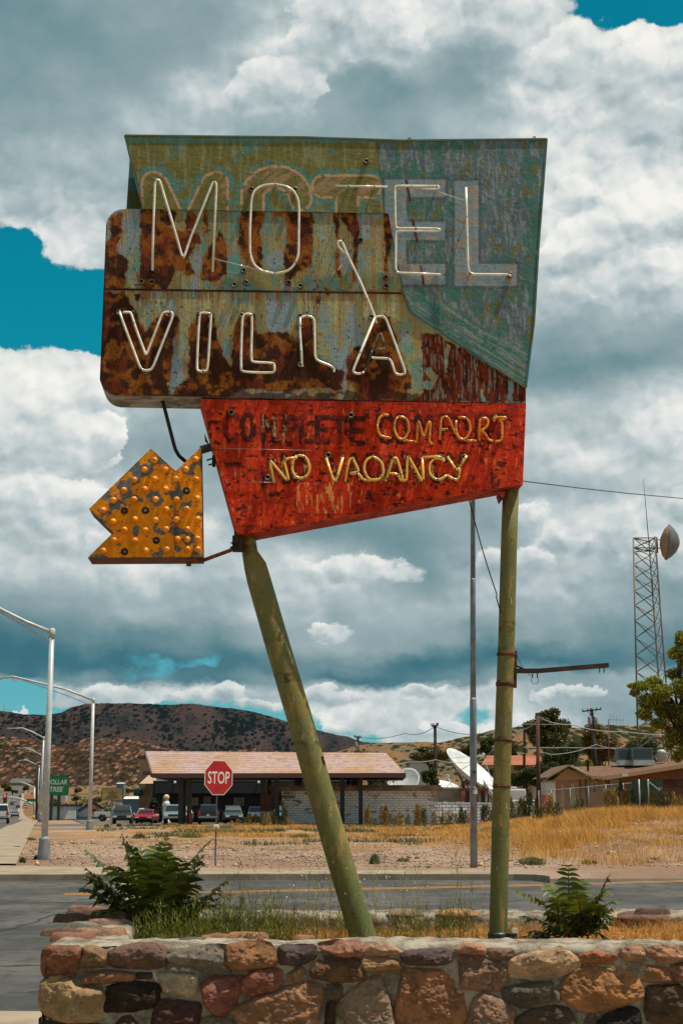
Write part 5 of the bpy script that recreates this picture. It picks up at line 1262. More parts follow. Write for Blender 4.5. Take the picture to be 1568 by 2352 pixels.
mb = MB(); add_text(mb, 'TRU', P(1087.5, 1812, Yp-.105), (1, 0, 0), (0, 0, 1), .075, .15, bold=.02); mb.build('lettering', black, root)
mb = MB(); add_text(mb, 'P E O', P(1087.5, 1819, Yp-.105), (1, 0, 0), (0, 0, 1), .03, .13); mb.build('lettering', black, root)
onpole(1774, .05, w=.09, name='black_tape', m=black); onpole(1868, .35, dx=-2, w=.03, name='rusty_strip', m=mat('strip_rust', rgb(140, 74, 40), rough=.8))
mb = MB(); mb.box(P(1093, 1805, Yp-.05), (.05, .05, .09)); mb.build('clip', black, root)

# stop sign
g = G(494, 1989, .12); Yq = g.y; root = thing('stop_sign', 'red octagonal stop sign on a leaning punched steel post', 'road sign', g)
redp = mat('sign_red', rgb(176, 16, 20, 1.0), rgb(160, 14, 18), 6, .45, spec=.5); whitep = mat('sign_white', rgb(226, 220, 206, .9), rough=.5)
cc = P(502.5, 1786, Yq); rr = 37.5*sc(Yq)/math.cos(R(22.5))*1.0*1.03
rx_ = Vector((.76, .65, 0)); upz = Vector((0.01, 0, 1)); nn = Vector((.65, -.76, 0))
def octo(k): return [cc+rx_*rr*k*math.cos(R(22.5+45*i))+upz*rr*k*math.sin(R(22.5+45*i)) for i in range(8)]
mb = MB(); mb.prism([p for p in octo(1.0)], -nn*.006); mb.build('border', whitep, root)
mb = MB(); mb.prism([p+nn*.004 for p in octo(.95)], -nn*.003); plate = mb.build('plate', redp, root)
mb = MB(); add_text(mb, 'STOP', cc+nn*.0055+rx_*.0, rx_, upz, .33, .72, bold=.012); mb.build('lettering', whitep, plate)
mb = MB(); b1 = P(500, 1749, Yq+.03); mb.bar(g+Vector((0, .03, -.1)), b1, .06, .035); mb.build('post', mat('punched_post', rgb(112, 112, 110, .9), rgb(80, 78, 74), 30, .5, metal=.4), root)
mb = MB(); c = P(496.5, 1898, Yq); mb.box(c, (.16, .12, .09)); mb.box(c+Vector((.06, -.02, -.05)), (.06, .04, .06)); mb.build('knotted_rag', whitep, root, bevel=.03)

# ------------------------------------------------------------------ signs far off
def panel_sign(name, label, cat, x0, x1, y0, y1, Y, frame, face, fname='panel', posts=(), postm=None, zb=None, pw=.12, base=1880):
    a = P(x0, y1, Y); b = P(x1, y0, Y); c = (a+b)/2; g = onland((x0+x1)/2, Y)
    root = thing(name, label, cat, g)
    mb = MB(); w = b.x-a.x; h = b.z-a.z; mb.box(c, (w, .35, h)); o = mb.build('frame', frame, root)
    mb = MB(); mb.box(c+Vector((0, -.18, 0)), (w*.955, .03, h*.93)); f = mb.build(fname, face, root)
    for px in posts:
        p = P(px, y1, Y); gg = onland(px, Y); mb = MB(); mb.box2((p.x-pw/2, Y-pw/2, gg.z-.1), (p.x+pw/2, Y+pw/2, p.z)); mb.build('post', postm, root)
    return root, f, c, w, h
grn = mat('green_sign', rgb(0, 112, 62, 1.0), rough=.5); dgrn = mat('dark_green', rgb(14, 60, 44), rough=.5)
r_, f, c, w, h = panel_sign('shop_sign', 'green DOLLAR TREE board on two green posts beside the main road', 'sign', 103, 159, 1782, 1827, 225, dgrn, grn, posts=(119.5, 136.5), postm=dgrn, pw=.42)
mb = MB(); add_text(mb, 'DOLLAR', c+Vector((-.0, -.2, .55)), (1, 0, 0), (0, 0, 1), .78, 3.3, bold=.035, shear=.2); add_text(mb, 'TREE', c+Vector((0, -.2, -.55)), (1, 0, 0), (0, 0, 1), .78, 2.1, bold=.035, shear=.2); mb.build('lettering', mat('sign_grey_white', rgb(200, 214, 204, .8), rough=.6), f)
r_, f, c, w, h = panel_sign('faded_sign', 'faded cream sign box on a thin pale post at the car park edge', 'sign', 233.5, 284.5, 1809.5, 1838.5, 122, mat('brown_frame', rgb(60, 50, 36), rough=.7), mat('faded_cream', rgb(206, 178, 112, .75), rgb(186, 156, 96, .7), 2, .7), posts=(258,), postm=mat('pale_post', rgb(200, 196, 184, .7), rough=.7), pw=.16)
fm = mat('faded_mark', rgb(150, 128, 84, .7), rough=.8); mb = MB()
mb.add([c+Vector((x, -.2, z)) for x, z in [(-.62, -.36), (-.3, -.05), (-.24, .1), (-.14, .1), (-.1, .3), (0, .38), (.1, .3), (.14, .1), (.24, .1), (.3, -.05), (.62, -.36)]], [tuple(range(11))])
for i in range(5): mb.box(c+Vector((-.3+i*.15, -.205, -.28)), (.05, .01, .12))
mb.box(c+Vector((0, -.2, .16)), (.9, .008, .05)); mb.build('faded_emblem', fm, f)

# ------------------------------------------------------------------ canopy building
def fpt(px, py, Y): return P(px, py, Y)
shingle_m = bpy.data.materials.new('shingles')
def _sh():
    m = shingle_m; m.use_nodes = True; t = NT(m.node_tree); b = t.n['Principled BSDF']; tc = t.new('ShaderNodeTexCoord').outputs['Object']
    c = t.mixc(t.sstep(t.noise(t.v('MULTIPLY', tc, (.22, .3, .3)), 1, 4, .6), .40, .58), rgb(212, 176, 160, .62), rgb(206, 164, 124, .6)); c = t.mixc(t.sstep(t.noise(t.v('MULTIPLY', tc, (.2, .3, .3)), 1.7, 3, .6), .5, .64), c, rgb(206, 184, 184, .62))
    c = t.mixc(t.sstep(t.noise(t.v('MULTIPLY', tc, (1, 3, 8)), 1.2, 5, .7), .55, .62), c, rgb(150, 104, 88, .7))
    x, y, z = t.sep(tc); row = t.m('FRACT', t.m('MULTIPLY', z, 5.2)); ln = t.m('SUBTRACT', 1.0, t.sstep(row, 0.0, .34)); gap = t.m('MULTIPLY', ln, t.sstep(t.noise(t.v('MULTIPLY', tc, (2.5, 1, 1)), 3, 3, .6), .40, .56))
    c = t.mixc(t.m('MULTIPLY', gap, .95), c, rgb(80, 54, 50, .7))
    t.put(b.inputs['Base Color'], c); b.inputs['Roughness'].default_value = .9
_sh()
fascia = mat('fascia_maroon', rgb(84, 58, 60), rough=.7); darkp = mat('dark_plaster', rgb(34, 32, 34), rgb(26, 24, 26), 1, .8); soff = mat('soffit', rgb(60, 46, 40), rough=.9)
g = onland(600, 118); can = thing('fuel_canopy', 'long open canopy with weathered pinkish shingle roof on paired black columns', 'canopy', g)
YF, YB2 = 114.0, 122.0
e0, e1 = fpt(350, 1777, YF), fpt(930, 1776, YF); zr0 = fpt(334, 1725.5, YB2); zr1 = fpt(886, 1729, YB2)
ridge0 = Vector((e0.x-1.2+.2, YB2, zr0.z)); ridge1 = Vector((zr1.x, YB2, zr1.z)); ridge0.x = zr0.x
b0 = Vector((e0.x-.6, YB2+8, e0.z)); b1 = Vector((e1.x+.4, YB2+8, e1.z))
mb = MB(); mb.add([e0, e1, ridge1, ridge0], [(0, 1, 2, 3)]); mb.add([ridge0, ridge1, b1, b0], [(0, 1, 2, 3)]); mb.add([e1, b1, ridge1], [(0, 1, 2)]); mb.build('roof', shingle_m, can)
mb = MB(); th = .33
mb.add([e0-Vector((0, .02, -.03)), e1-Vector((-.02, .02, -.03)), e1-Vector((-.02, .02, th)), e0-Vector((0, .02, th))], [(0, 1, 2, 3)]); mb.bar(e0+Vector((0, .05, -.15)), e1+Vector((0, .05, -.15)), .12, .34); mb.bar(e1+Vector((0, 0, -.15)), b1+Vector((0, 0, -.15)), .12, .34); mb.bar(e0+Vector((-.05, 0, -.12)), ridge0+Vector((-.05, 0, -.12)), .14, .3); mb.bar(ridge0+Vector((-.05, 0, -.12)), b0+Vector((0, 0, -.12)), .14, .3)
mb.build('fascia', fascia, can)
mb = MB(); mb.add([e0-Vector((0, 0, .3)), e1-Vector((0, 0, .3)), b1-Vector((0, 0, .3)), b0-Vector((0, 0, .3))], [(0, 1, 2, 3)]); mb.build('soffit', soff, can)
mb = MB()
for t_ in (.15, .85):
    mb = MB(); p = e0.lerp(ridge0, t_); mb.box(p+Vector((-.35, 0, -.25)), (.7, .3, .3)); mb.build('rafter_end', fascia, can)
mb = MB(); mb.add([(e0.x+.3, YF+.8, e0.z-.1), (e0.x+.3, YB2+7, e0.z-.1), (ridge0.x+.9, YB2, ridge0.z-.3)], [(0, 1, 2)]); mb.build('gable', mat('tan_stucco', rgb(146, 116, 88, .8), rough=.9), can)
for px, Yc in ((414, 116), (434, 116), (603, 116.5), (634, 116), (786, 117), (828, 116), (422, 126), (618, 126), (800, 126)):
    p = onland(px, Yc); mb = MB(); mb.box2((p.x-.17, Yc-.17, p.z-.1), (p.x+.17, Yc+.17, e0.z-.25)); mb.build('column', black, can)
for px, w_ in ((424, 1.7),):
    p = onland(px, 116); mb = MB(); mb.box2((p.x-w_, 115, p.z-.1), (p.x+w_, 117, p.z+.18)); mb.build('pump_island', mat('island_concrete', rgb(92, 86, 82), rough=.9), can, bevel=.03)
mb = MB(); c = fpt(1040/1568*0+706, 1769.5, YF+1.5); 
# store behind
g = onland(590, 165); st = thing('dark_shop', 'low dark painted shop with barred windows behind the canopy', 'shop', g)
mb = MB(); a = fpt(352, 1793, 165); b = fpt(816, 1793, 165); mb.box2((a.x, 165, g.z-1), (b.x, 180, a.z)); mb.build('wall', darkp, st)
mb = MB(); a2 = fpt(360, 1787.5, 165); mb.box2((a2.x, 164.7, a.z-.05), (b.x, 165.5, a2.z)); mb.build('parapet_cap', mat('cap_white', rgb(190, 190, 184, .8), rough=.6), st)
mb = MB(); a3 = fpt(356, 1794, 163); b3 = fpt(620, 1822, 163); mb.box2((a3.x, 163, b3.z), (b.x+.5, 164.98, a3.z-.15)); mb.build('awning', mat('dark_awning', rgb(44, 42, 46), rgb(36, 34, 36), 3, .8), st)
wnm = mat('window_dark', rgb(60, 52, 44), rough=.15, spec=.8); barm = mat('window_bars', rgb(110, 92, 70, .8), rough=.7)
for x0, x1, y0, y1 in ((436, 456, 1832, 1850), (468, 484, 1830, 1868), (537, 561, 1832, 1850), (372, 386, 1830, 1872)):
    p, q = fpt(x0, y1, 164.9), fpt(x1, y0, 164.9); mb = MB(); mb.box2((p.x, 164.9, p.z), (q.x, 164.99, q.z)); wo = mb.build('window', wnm, st)
    mb = MB(); n = 6
    for i in range(n+1): x_ = p.x+(q.x-p.x)*i/n; mb.box2((x_-.03, 164.8, p.z), (x_+.03, 164.86, q.z))
    for zz_ in (p.z, (p.z+q.z)/2, q.z): mb.box2((p.x, 164.78, zz_-.03), (q.x, 164.8, zz_+.03))
    mb.build('bars', barm, wo)
for x_ in (343+56, 591): 
    p = fpt(x_+3, 1797, 162.9); mb = MB(); mb.sph(p, .16, 6); mb.build('wall_lamp', white, st)
# tan wing at the left
tan = mat('tan_stucco2', rgb(150, 118, 90, .8), rgb(136, 106, 80, .8), 1, .9); g = onland(338, 168); tw = thing('tan_wing', 'tan stucco end wall with green awning left of the canopy', 'building', g)
mb = MB(); a = fpt(321, 1762, 168); b = fpt(360, 1762, 168); mb.box2((a.x, 168, g.z-1), (b.x, 182, fpt(321, 1740, 168).z)); mb.build('wall', tan, tw)
mb = MB(); p, q = fpt(322, 1800, 167), fpt(362, 1785, 168); mb.add([(p.x, 166.4, p.z), (q.x, 166.4, p.z), (q.x, 168.1, q.z+.4), (p.x+1.0, 168.1, q.z+.4)], [(0, 1, 2, 3)]); mb.build('lean_to_roof', mat('beige_roof', rgb(196, 170, 140, .8), rough=.8), tw)
mb = MB(); p = fpt(318, 1819, 168); mb.box(p, (1.0, 1.4, .9)); mb.build('awning', dgrn, tw, bevel=.25)
# antique pump
g = onland(381, 158); r_ = thing('fuel_pump', 'white antique fuel pump with pale globe in front of the shop', 'fuel pump', g)
t_ = fpt(381, 1838, 158).z; mb = MB(); mb.lathe([(.5, 0), (.5, .15), (.36, .25), (.36, t_-g.z-.7), (.46, t_-g.z-.5), (.3, t_-g.z-.1), (.12, t_-g.z)], g, 14); mb.build('body', white, r_)
mb = MB(); mb.sph(Vector((g.x, g.y, t_+.30)), .34, 8); mb.build('globe', mat('globe', rgb(214, 190, 130, .85), rough=.4), r_)
# red bollard by the columns
g = onland(438.5, 115.2); mb = MB(); mb.lathe([(.13, 0), (.13, .95), (.09, 1.02), (.01, 1.04)], g, 10); tag(mb.build('bollard', mat('bollard_red', rgb(170, 60, 36), rough=.6), loc=g), 'short red bollard beside the black canopy column', 'bollard')
# street parking kerb stones
# ------------------------------------------------------------------ painted brick building
def brick_mat(name, a, b, mort, s=1.0, wear=None, wlo=.55, whi=.6):
    m = bpy.data.materials.new(name); m.use_nodes = True; t = NT(m.node_tree); bs = t.n['Principled BSDF']; tc = t.new('ShaderNodeTexCoord').outputs['Object']
    x, y, z = t.sep(tc); v = t.comb(t.m('ADD', x, y), z, 0)
    br = t.new('ShaderNodeTexBrick'); t.put(br.inputs['Vector'], v); br.inputs['Scale'].default_value = 1/s
    br.inputs['Brick Width'].default_value = .40; br.inputs['Row Height'].default_value = .20; br.inputs['Mortar Size'].default_value = .018
    t.put(br.inputs['Color1'], a); t.put(br.inputs['Color2'], b); t.put(br.inputs['Mortar'], mort)
    c = br.outputs['Color']
    if wear:
        n = t.noise(t.v('MULTIPLY', tc, (1, 1, 2.6)), .9, 6, .72); f = t.sstep(n, wlo, whi); c = t.mixc(f, c, t.mixc(t.noise(tc, 3, 3, .6), wear, tuple(q*.6 for q in wear)))
    c = t.mixc(t.m('MULTIPLY', t.sstep(t.noise(tc, 1.4, 6, .7), .5, .7), .35), c, rgb(120, 112, 100, .8))
    t.put(bs.inputs['Base Color'], c); bs.inputs['Roughness'].default_value = .9
    bn = t.new('ShaderNodeBump'); bn.inputs['Distance'].default_value = .03; t.put(bn.inputs['Height'], t.m('SUBTRACT', 1.0, br.outputs['Fac'])); t.l.new(bn.outputs[0], bs.inputs['Normal'])
    return m
wbrick = brick_mat('peeling_white_brick', rgb(206, 212, 216, 1.5), rgb(192, 198, 202, 1.5), rgb(140, 146, 150, 1.3), 1.0, rgb(150, 104, 78, 1.0), .55, .61)
g = onland(820, 118); br = thing('brick_hut', 'long low flat roofed hut of peeling white painted brick', 'building', g)
a, b = fpt(648, 1813, 118), fpt(995, 1813, 118); mb = MB(); mb.box2((a.x, 118, g.z-1), (b.x, 126, a.z+.1)); mb.build('wall', wbrick, br)
a, b = fpt(617, 1806.5, 117), fpt(1024, 1806.5, 117); lo = fpt(617, 1815, 117).z; mb = MB(); mb.box2((a.x, 116.9, lo), (b.x-.3, 127, a.z-.02)); mb.build('roof_slab', mat('roof_edge', rgb(150, 116, 90, .8), rgb(110, 76, 56), 1.5, .9, c3=rgb(190, 180, 166), s3=2), br)
mb = MB(); mb.box2((a.x+.1, 117.1, a.z-.02), (b.x-.4, 126.8, a.z+.12)); mb.build('roof_felt', mat('felt', rgb(150, 142, 132, .7), rgb(90, 84, 78), 2, .9), br)
for px in (684, 815): p = fpt(px, 1802, 121); mb = MB(); mb.lathe([(.28, -.6), (.28, .25), (.34, .3), (.34, .42), (.05, .5)], p, 10); mb.build('vent', mat('vent_rust', rgb(110, 96, 84), rough=.7), br)
p = fpt(661.5, 1822.5, 117.85); mb = MB(); w_, h_ = 31*sc(118)*1.0, 21.5*sc(118)*1.02
mb.box(p, (w_, .06, h_)); sg = mb.build('sign_board', black, br)
mb = MB(); mb.box(p+Vector((0, -.04, .03)), (w_*.97, .02, h_*.50)); mb.build('white_panel', white, sg)
mb = MB(); add_text(mb, 'AVAILABLE', p+Vector((0, -.06, h_*.39)), (1, 0, 0), (0, 0, 1), h_*.14, w_*.9, bold=.02); add_text(mb, '602.888.2738', p+Vector((0, -.06, -h_*.38)), (1, 0, 0), (0, 0, 1), h_*.14, w_*.9, bold=.02); mb.build('lettering', white, sg)
mb = MB(); add_text(mb, 'CRE', p+Vector((-w_*.09, -.06, .03)), (1, 0, 0), (0, 0, 1), h_*.27, w_*.52, bold=.04); mb.build('lettering', black, sg)
mb = MB(); add_text(mb, '8', p+Vector((w_*.29, -.06, .03)), (1, 0, 0), (0, 0, 1), h_*.27, w_*.15, bold=.04); mb.build('lettering', mat('leaf_green', rgb(110, 160, 60), rough=.6), sg)
# brown dispenser kiosk and pale plinth by it
g = onland(612, 116); r_ = thing('kiosk', 'dark brown service cabinet on pale plinths left of the brick hut', 'cabinet', g)
p, q = fpt(598, 1863, 116), fpt(632, 1823, 116); mb = MB(); mb.box2((p.x, 116, p.z), (q.x, 118, q.z)); mb.build('cabinet', mat('brown_cab', rgb(74, 40, 30), rgb(56, 32, 24), 1.4, .7), r_)
for x0, x1 in ((597, 613), (615, 631)):
    p, q = fpt(x0, 1863, 116), fpt(x1, 1863, 116); mb = MB(); mb.box2((p.x, 115.9, g.z-.2), (q.x, 117.8, p.z-.01)); mb.build('plinth', mat('plinth', rgb(150, 144, 136, .8), rough=.9), r_)
p, q = fpt(635, 1820, 116.5), fpt(642, 1820, 116.5); mb = MB(); mb.box2((p.x, 116.4, g.z), (q.x, 116.8, p.z)); mb.build('post', black, r_)
# block wall
bw = thing('block_wall', 'white painted block garden wall with wavy courses right of the brick hut', 'wall', onland(1110, 121))
wblock = brick_mat('white_block', rgb(206, 212, 216, 1.5), rgb(164, 172, 178, 1.4), rgb(116, 120, 122, 1.0), 1.3, rgb(130, 120, 106, .9), .60, .66)
a, b = fpt(996, 1841, 121), fpt(1233, 1846, 121); mb = MB()
n = 24
for i in range(n):
    x0 = a.x+(b.x-a.x)*i/n; x1 = a.x+(b.x-a.x)*(i+1)/n; zt = a.z+(b.z-a.z)*i/n+random.Random(i).uniform(-.05, .05)
    mb.box2((x0, 121+.02*(i % 2), -.5), (x1, 121.3+.02*(i % 2), zt))
mb.build('blocks', wblock, bw)

# ------------------------------------------------------------------ yard behind: sheds, dishes
corr = mat('corrugated_beige', rgb(176, 168, 146, .8), rgb(150, 140, 118, .8), 1, .7)
g = onland(1032, 135); r_ = thing('shed', 'beige corrugated shed under the big dish', 'shed', g); a, b = fpt(1003, 1811, 135), fpt(1058, 1809, 135)
mb = MB(); nn_ = 22
for i in range(nn_): x0 = a.x+(b.x-a.x)*i/nn_; mb.box2((x0, 135-(i % 2)*.05, g.z-.5), (x0+(b.x-a.x)/nn_, 139, a.z))
mb.build('wall', corr, r_); mb = MB(); mb.box2((a.x-.1, 134.8, a.z), (b.x+.1, 139.2, a.z+.12)); mb.build('roof', white, r_)
g = onland(1090, 134); r_ = thing('rusty_container', 'rust streaked open fronted container beside the beige shed', 'container', g); a, b = fpt(1059, 1810, 134), fpt(1118, 1810, 134)
rc_ = mat('rust_sheet', rgb(170, 92, 48), rgb(200, 170, 140, .8), 1.2, .85, lo=.45, hi=.55, c3=rgb(80, 44, 28), s3=3)
mb = MB(); mb.box2((a.x, 134, g.z-.5), (b.x, 138, a.z-.25)); mb.build('body', rc_, r_); mb = MB(); mb.box2((a.x-.1, 133.8, a.z-.25), (b.x+.1, 138.2, a.z)); mb.build('roof', mat('rust_edge', rgb(110, 62, 40), rough=.9), r_)
for x0 in (1068, 1088, 1104): p = fpt(x0, 1817, 133.9); mb = MB(); mb.box2((p.x, 133.9, g.z), (p.x+.35, 133.98, p.z)); mb.build('opening', black, r_)
def dish(name, label, c, axis, r, depth, legs=True, gz=0):
    root = thing(name, label, 'satellite dish', (c.x, c.y, gz)); ax = axis.normalized(); u, v = basis(ax); M = Matrix((u, v, ax)).transposed()
    mb = MB(); prof = [(r*k/10+1e-4, depth*(k/10)**2) for k in range(11)]+[(r*1.005, depth*.98)]+[(r*k/10+1e-4, depth*(k/10)**2-.09) for k in range(10, -1, -1)]
    n = 40; vs = []
    for rr_, z_ in prof:
        for k in range(n): a = 2*math.pi*k/n; vs.append(M@Vector((rr_*math.cos(a), rr_*math.sin(a), z_))+c)
    fs = [(i*n+k, i*n+(k+1) % n, (i+1)*n+(k+1) % n, (i+1)*n+k) for i in range(len(prof)-1) for k in range(n)]
    mb.add(vs, fs, 0, True); mb.build('reflector', mat('dish_white', rgb(226, 230, 228, .85), rgb(206, 210, 208, .85), .6, .6), root)
    f = c+ax*r*.85; mb = MB()
    for k in range(3): a = 2*math.pi*k/3+.5; mb.bar(M@Vector((r*.97*math.cos(a), r*.97*math.sin(a), depth))+c, f, .06)
    mb.lathe([(.16, -.2), (.16, .2)], f, 8, 0, M); mb.build('feed', galv, root)
    if legs:
        mb = MB(); rib = [M@Vector((r*.7*math.cos(a), r*.7*math.sin(a), depth*.49-.12))+c for a in [2*math.pi*k/8 for k in range(8)]]; hub = c-ax*.9
        for q in rib: mb.bar(hub, q, .08)
        for dx, dy in ((-1.2, -.8), (1.2, -.8), (0, 1.2)): mb.bar(hub, Vector((c.x+dx, c.y+dy, gz)), .16)
        mb.build('mount', mat('dish_mount', rgb(84, 76, 66), rough=.7), root)
    return root
c = fpt(1072, 1782, 158); dish('satellite_dish', 'largest white satellite dish tipped on its side, rim cutting the skyline', c, Vector((.60, -.32, .78)), 3.45, 1.0, True, 0)
c = fpt(928, 1806, 152); dish('satellite_dish', 'white satellite dish facing the street just past the canopy roof end', c, Vector((-.45, -.62, .55)), 2.0, .5, True, 0)
c = fpt(889, 1806, 150); dish('satellite_dish', 'small tilted white dish rim at the canopy corner', c, Vector((.75, -.1, .62)), 1.0, .22, True, 0)
c = fpt(1119, 1818, 152); dish('satellite_dish', 'white dish seen edge on just left of the upright green post', c, Vector((.8, -.1, .5)), 1.25, .35, True, 0)
c = fpt(1022, 1809, 150); dish('satellite_dish', 'low white dish lying behind the beige shed', c, Vector((.2, -.3, .9)), 1.4, .3, True, 0)

# ------------------------------------------------------------------ houses on the right
tanw = mat('tan_wall', rgb(158, 122, 88, .85), rgb(140, 106, 74, .85), .8, .9, bump=.01); broof = mat('brown_shingle', rgb(140, 104, 80, .75), rgb(112, 82, 64, .75), 2, .95, vary=.25); trim = mat('tan_trim', rgb(176, 148, 116, .85), rough=.8); brw = mat('orange_brown_wall', rgb(128, 78, 40, .9), rgb(110, 66, 34, .9), .8, .9)
YH = 122.0
def gz(px, Y): return onland(px, Y).z
g = onland(1400, YH); ho = thing('tan_bungalow', 'tan bungalow with brown shingle roof and gabled porch behind the wire fence', 'house', g)
A = fpt(1262, 1788, YH); Bm = fpt(1388, 1788, YH); gzv = gz(1330, YH)-.6
mb = MB(); mb.box2((A.x+.3, YH, gzv), (Bm.x, YH+9, A.z-.1)); mb.build('wall', tanw, ho)
apex = fpt(1303, 1760, YH); eL = fpt(1255, 1789, YH-.6); eR = fpt(1355, 1785, YH-.6)
mb = MB(); mb.add([(A.x+.3, YH, A.z-.1), (eR.x, YH, A.z-.1), (apex.x, YH, apex.z-.15)], [(0, 1, 2)]); mb.build('gable', mat('gable_tan', rgb(176, 132, 84, .85), rough=.9), ho)
mb = MB()
ap0 = Vector((apex.x, YH-.6, apex.z)); ap1 = Vector((apex.x+3.2, YH+9, apex.z+.45))
mb.prism([eL, ap0, ap0+Vector((0, 0, .12)), eL+Vector((0, 0, .12))], Vector((0, .12, 0)), 1); mb.prism([eR, ap0, ap0+Vector((0, 0, .12)), eR+Vector((0, 0, .12))], Vector((0, .12, 0)), 1)
mb.add([eL+Vector((0, 0, .13)), ap0+Vector((0, 0, .13)), Vector((ap0.x, YH+9, ap0.z+.13)), Vector((eL.x, YH+9, eL.z+.13))], [(0, 1, 2, 3)], 0)
# main roof slopes up to the back right of the porch gable
r0 = fpt(1390, 1785, YH-.7); r1 = fpt(1620, 1748, YH-.7); k0 = fpt(1322, 1762, YH+5); k1 = fpt(1470, 1757, YH+5); k2 = fpt(1640, 1735, YH+5)
mb.add([ap0+Vector((0, 0, .14)), eR+Vector((0, 0, .14)), r0+Vector((0, 0, .05)), Vector((k1.x, YH+5, k1.z)), Vector((ap0.x+.3, YH+5, k0.z))], [(0, 1, 2, 3, 4)], 0)
mb.add([r0+Vector((0, 0, .04)), r1+Vector((0, 0, .04)), Vector((k2.x, YH+5, k2.z)), Vector((k1.x, YH+5, k1.z))], [(0, 1, 2, 3)], 0)
mb.build('roof', [broof, trim], ho)
mb = MB(); mb.bar(eR+Vector((0, -.05, .02)), r0+Vector((0, -.05, -.08)), .1, .24); mb.bar(r0+Vector((0, -.05, -.08)), r1+Vector((0, -.05, -.12)), .1, .32); mb.build('eaves_board', trim, ho)
mb = MB(); q = fpt(1388, 1786, YH); rr2 = fpt(1610, 1786, YH); mb.add([(q.x, YH+.02, gzv), (rr2.x, YH+.02, gzv), (rr2.x, YH+.02, r1.z-.2), (q.x, YH+.02, r0.z-.15)], [(0, 1, 2, 3)]); mb.build('side_wall', brw, ho)
for x0, x1, y0, y1, nm in ((1359, 1369, 1797, 1822, 'window'), (1403, 1420, 1792, 1822, 'window'), (1311, 1319, 1799, 1850, 'door'), (1288, 1294, 1802, 1850, 'door')):
    p, q = fpt(x0, y1, YH-.05), fpt(x1, y0, YH-.05); mb = MB(); mb.box2((p.x, YH-.05, p.z), (q.x, YH, q.z)); o = mb.build(nm, wnm if nm == 'window' else trim, ho)
    if nm == 'window':
        mb = MB(); f_ = .05
        mb.box2((p.x-f_, YH-.09, p.z-f_), (p.x+f_, YH-.05, q.z+f_)); mb.box2((q.x-f_, YH-.09, p.z-f_), (q.x+f_, YH-.05, q.z+f_)); mb.box2((p.x+f_, YH-.085, q.z-f_), (q.x-f_, YH-.05, q.z+f_)); mb.box2((p.x+f_, YH-.085, p.z-f_), (q.x-f_, YH-.05, p.z+f_)); mb.box2((p.x+f_, YH-.08, (p.z+q.z)/2-.03), (q.x-f_, YH-.05, (p.z+q.z)/2+.03)); mb.build('frame', trim, o)
for px in (1331, 1344): p = fpt(px, 1790, YH-.04); mb = MB(); mb.tube([(p.x, YH-.06, gzv), (p.x, YH-.06, p.z)], .04, 6); mb.build('downpipe', darkp, ho)
p = fpt(1349, 1760, YH+2); mb = MB(); mb.lathe([(.09, -.4), (.09, .35), (.2, .36), (.2, .5), (.05, .55)], p, 8); mb.build('flue', darkp, ho)
mb = MB(); mb.bar(fpt(1312, 1760, YH+1), fpt(1346, 1778, YH+.2), .14); mb.build('fallen_pipe', galv, ho)
mb = MB(); mb.box(fpt(1434, 1780, YH-.9), (.5, .1, .22)); mb.build('notice', white, ho)
# air conditioners on the roof
acm = mat('ac_teal', rgb(96, 122, 122, .8), rgb(80, 104, 104, .8), .7, .6); acd = mat('ac_louvre', rgb(54, 72, 74), rough=.6)
for i, (x0, x1, y0, y1, Y, lab) in enumerate(((1418, 1452, 1719, 1746, YH+4, 'left grey green air conditioner on the bungalow roof'), (1451, 1498, 1717, 1746, YH+3, 'right wider grey green air conditioner on the bungalow roof'))):
    p, q = fpt(x0, y1, Y), fpt(x1, y0, Y); r_ = thing('air_conditioner', lab, 'air conditioner', ((p.x+q.x)/2, Y, p.z-.3), 'air conditioners on the roof')
    mb = MB(); mb.box2((p.x, Y, p.z), (q.x, Y+1.4, q.z)); mb.build('housing', acm, r_, bevel=.02); mb = MB(); mb.box2((p.x+.15, Y-.02, p.z+.15), (q.x-.15, Y-.005, q.z-.15)); mb.build('louvre', acd, r_)
    mb = MB(); mb.box2((p.x+.1, Y-.1, p.z-.45), (q.x+.1, Y+1.4, p.z-.01)); mb.build('plinth', galv, r_)
p = fpt(1518, 1733, YH+4); r_ = MB(); r_.lathe([(.32, -.6), (.32, .0), (.4, .05), (.4, .3), (.2, .42), (.01, .44)], p, 12); tag(r_.build('roof_vent', galv, loc=p), 'round galvanised ventilator at the right end of the bungalow roof', 'ventilator')
# red roofed house
g = onland(1170, 215); rh_ = thing('red_roof_house', 'pale house with terracotta roof among the trees', 'house', g)
terr = mat('terracotta', rgb(190, 116, 84, .75), rgb(170, 100, 70, .75), .5, .9, vary=.1); cream = mat('cream_wall', rgb(170, 152, 122, .8), rough=.9)
a, b = fpt(1118, 1757, 215), fpt(1245, 1757, 215); mb = MB(); mb.box2((a.x, 215, g.z-1), (b.x, 225, a.z)); mb.build('wall', cream, rh_)
mb = MB(); e0_, e1_ = fpt(1104, 1757, 214), fpt(1247, 1757, 214); k0_, k1_ = fpt(1118, 1735.5, 220), fpt(1240, 1735.5, 220); mb.add([e0_, e1_, k1_, k0_], [(0, 1, 2, 3)]); mb.add([k0_, k1_, (e1_.x, 226, e1_.z), (e0_.x, 226, e0_.z)], [(0, 1, 2, 3)]); mb.build('roof', terr, rh_)
mb = MB(); p, q = fpt(1180, 1770, 214.9), fpt(1200, 1758, 214.9); mb.box2((p.x, 214.9, p.z), (q.x, 214.99, q.z)); mb.build('window', wnm, rh_)
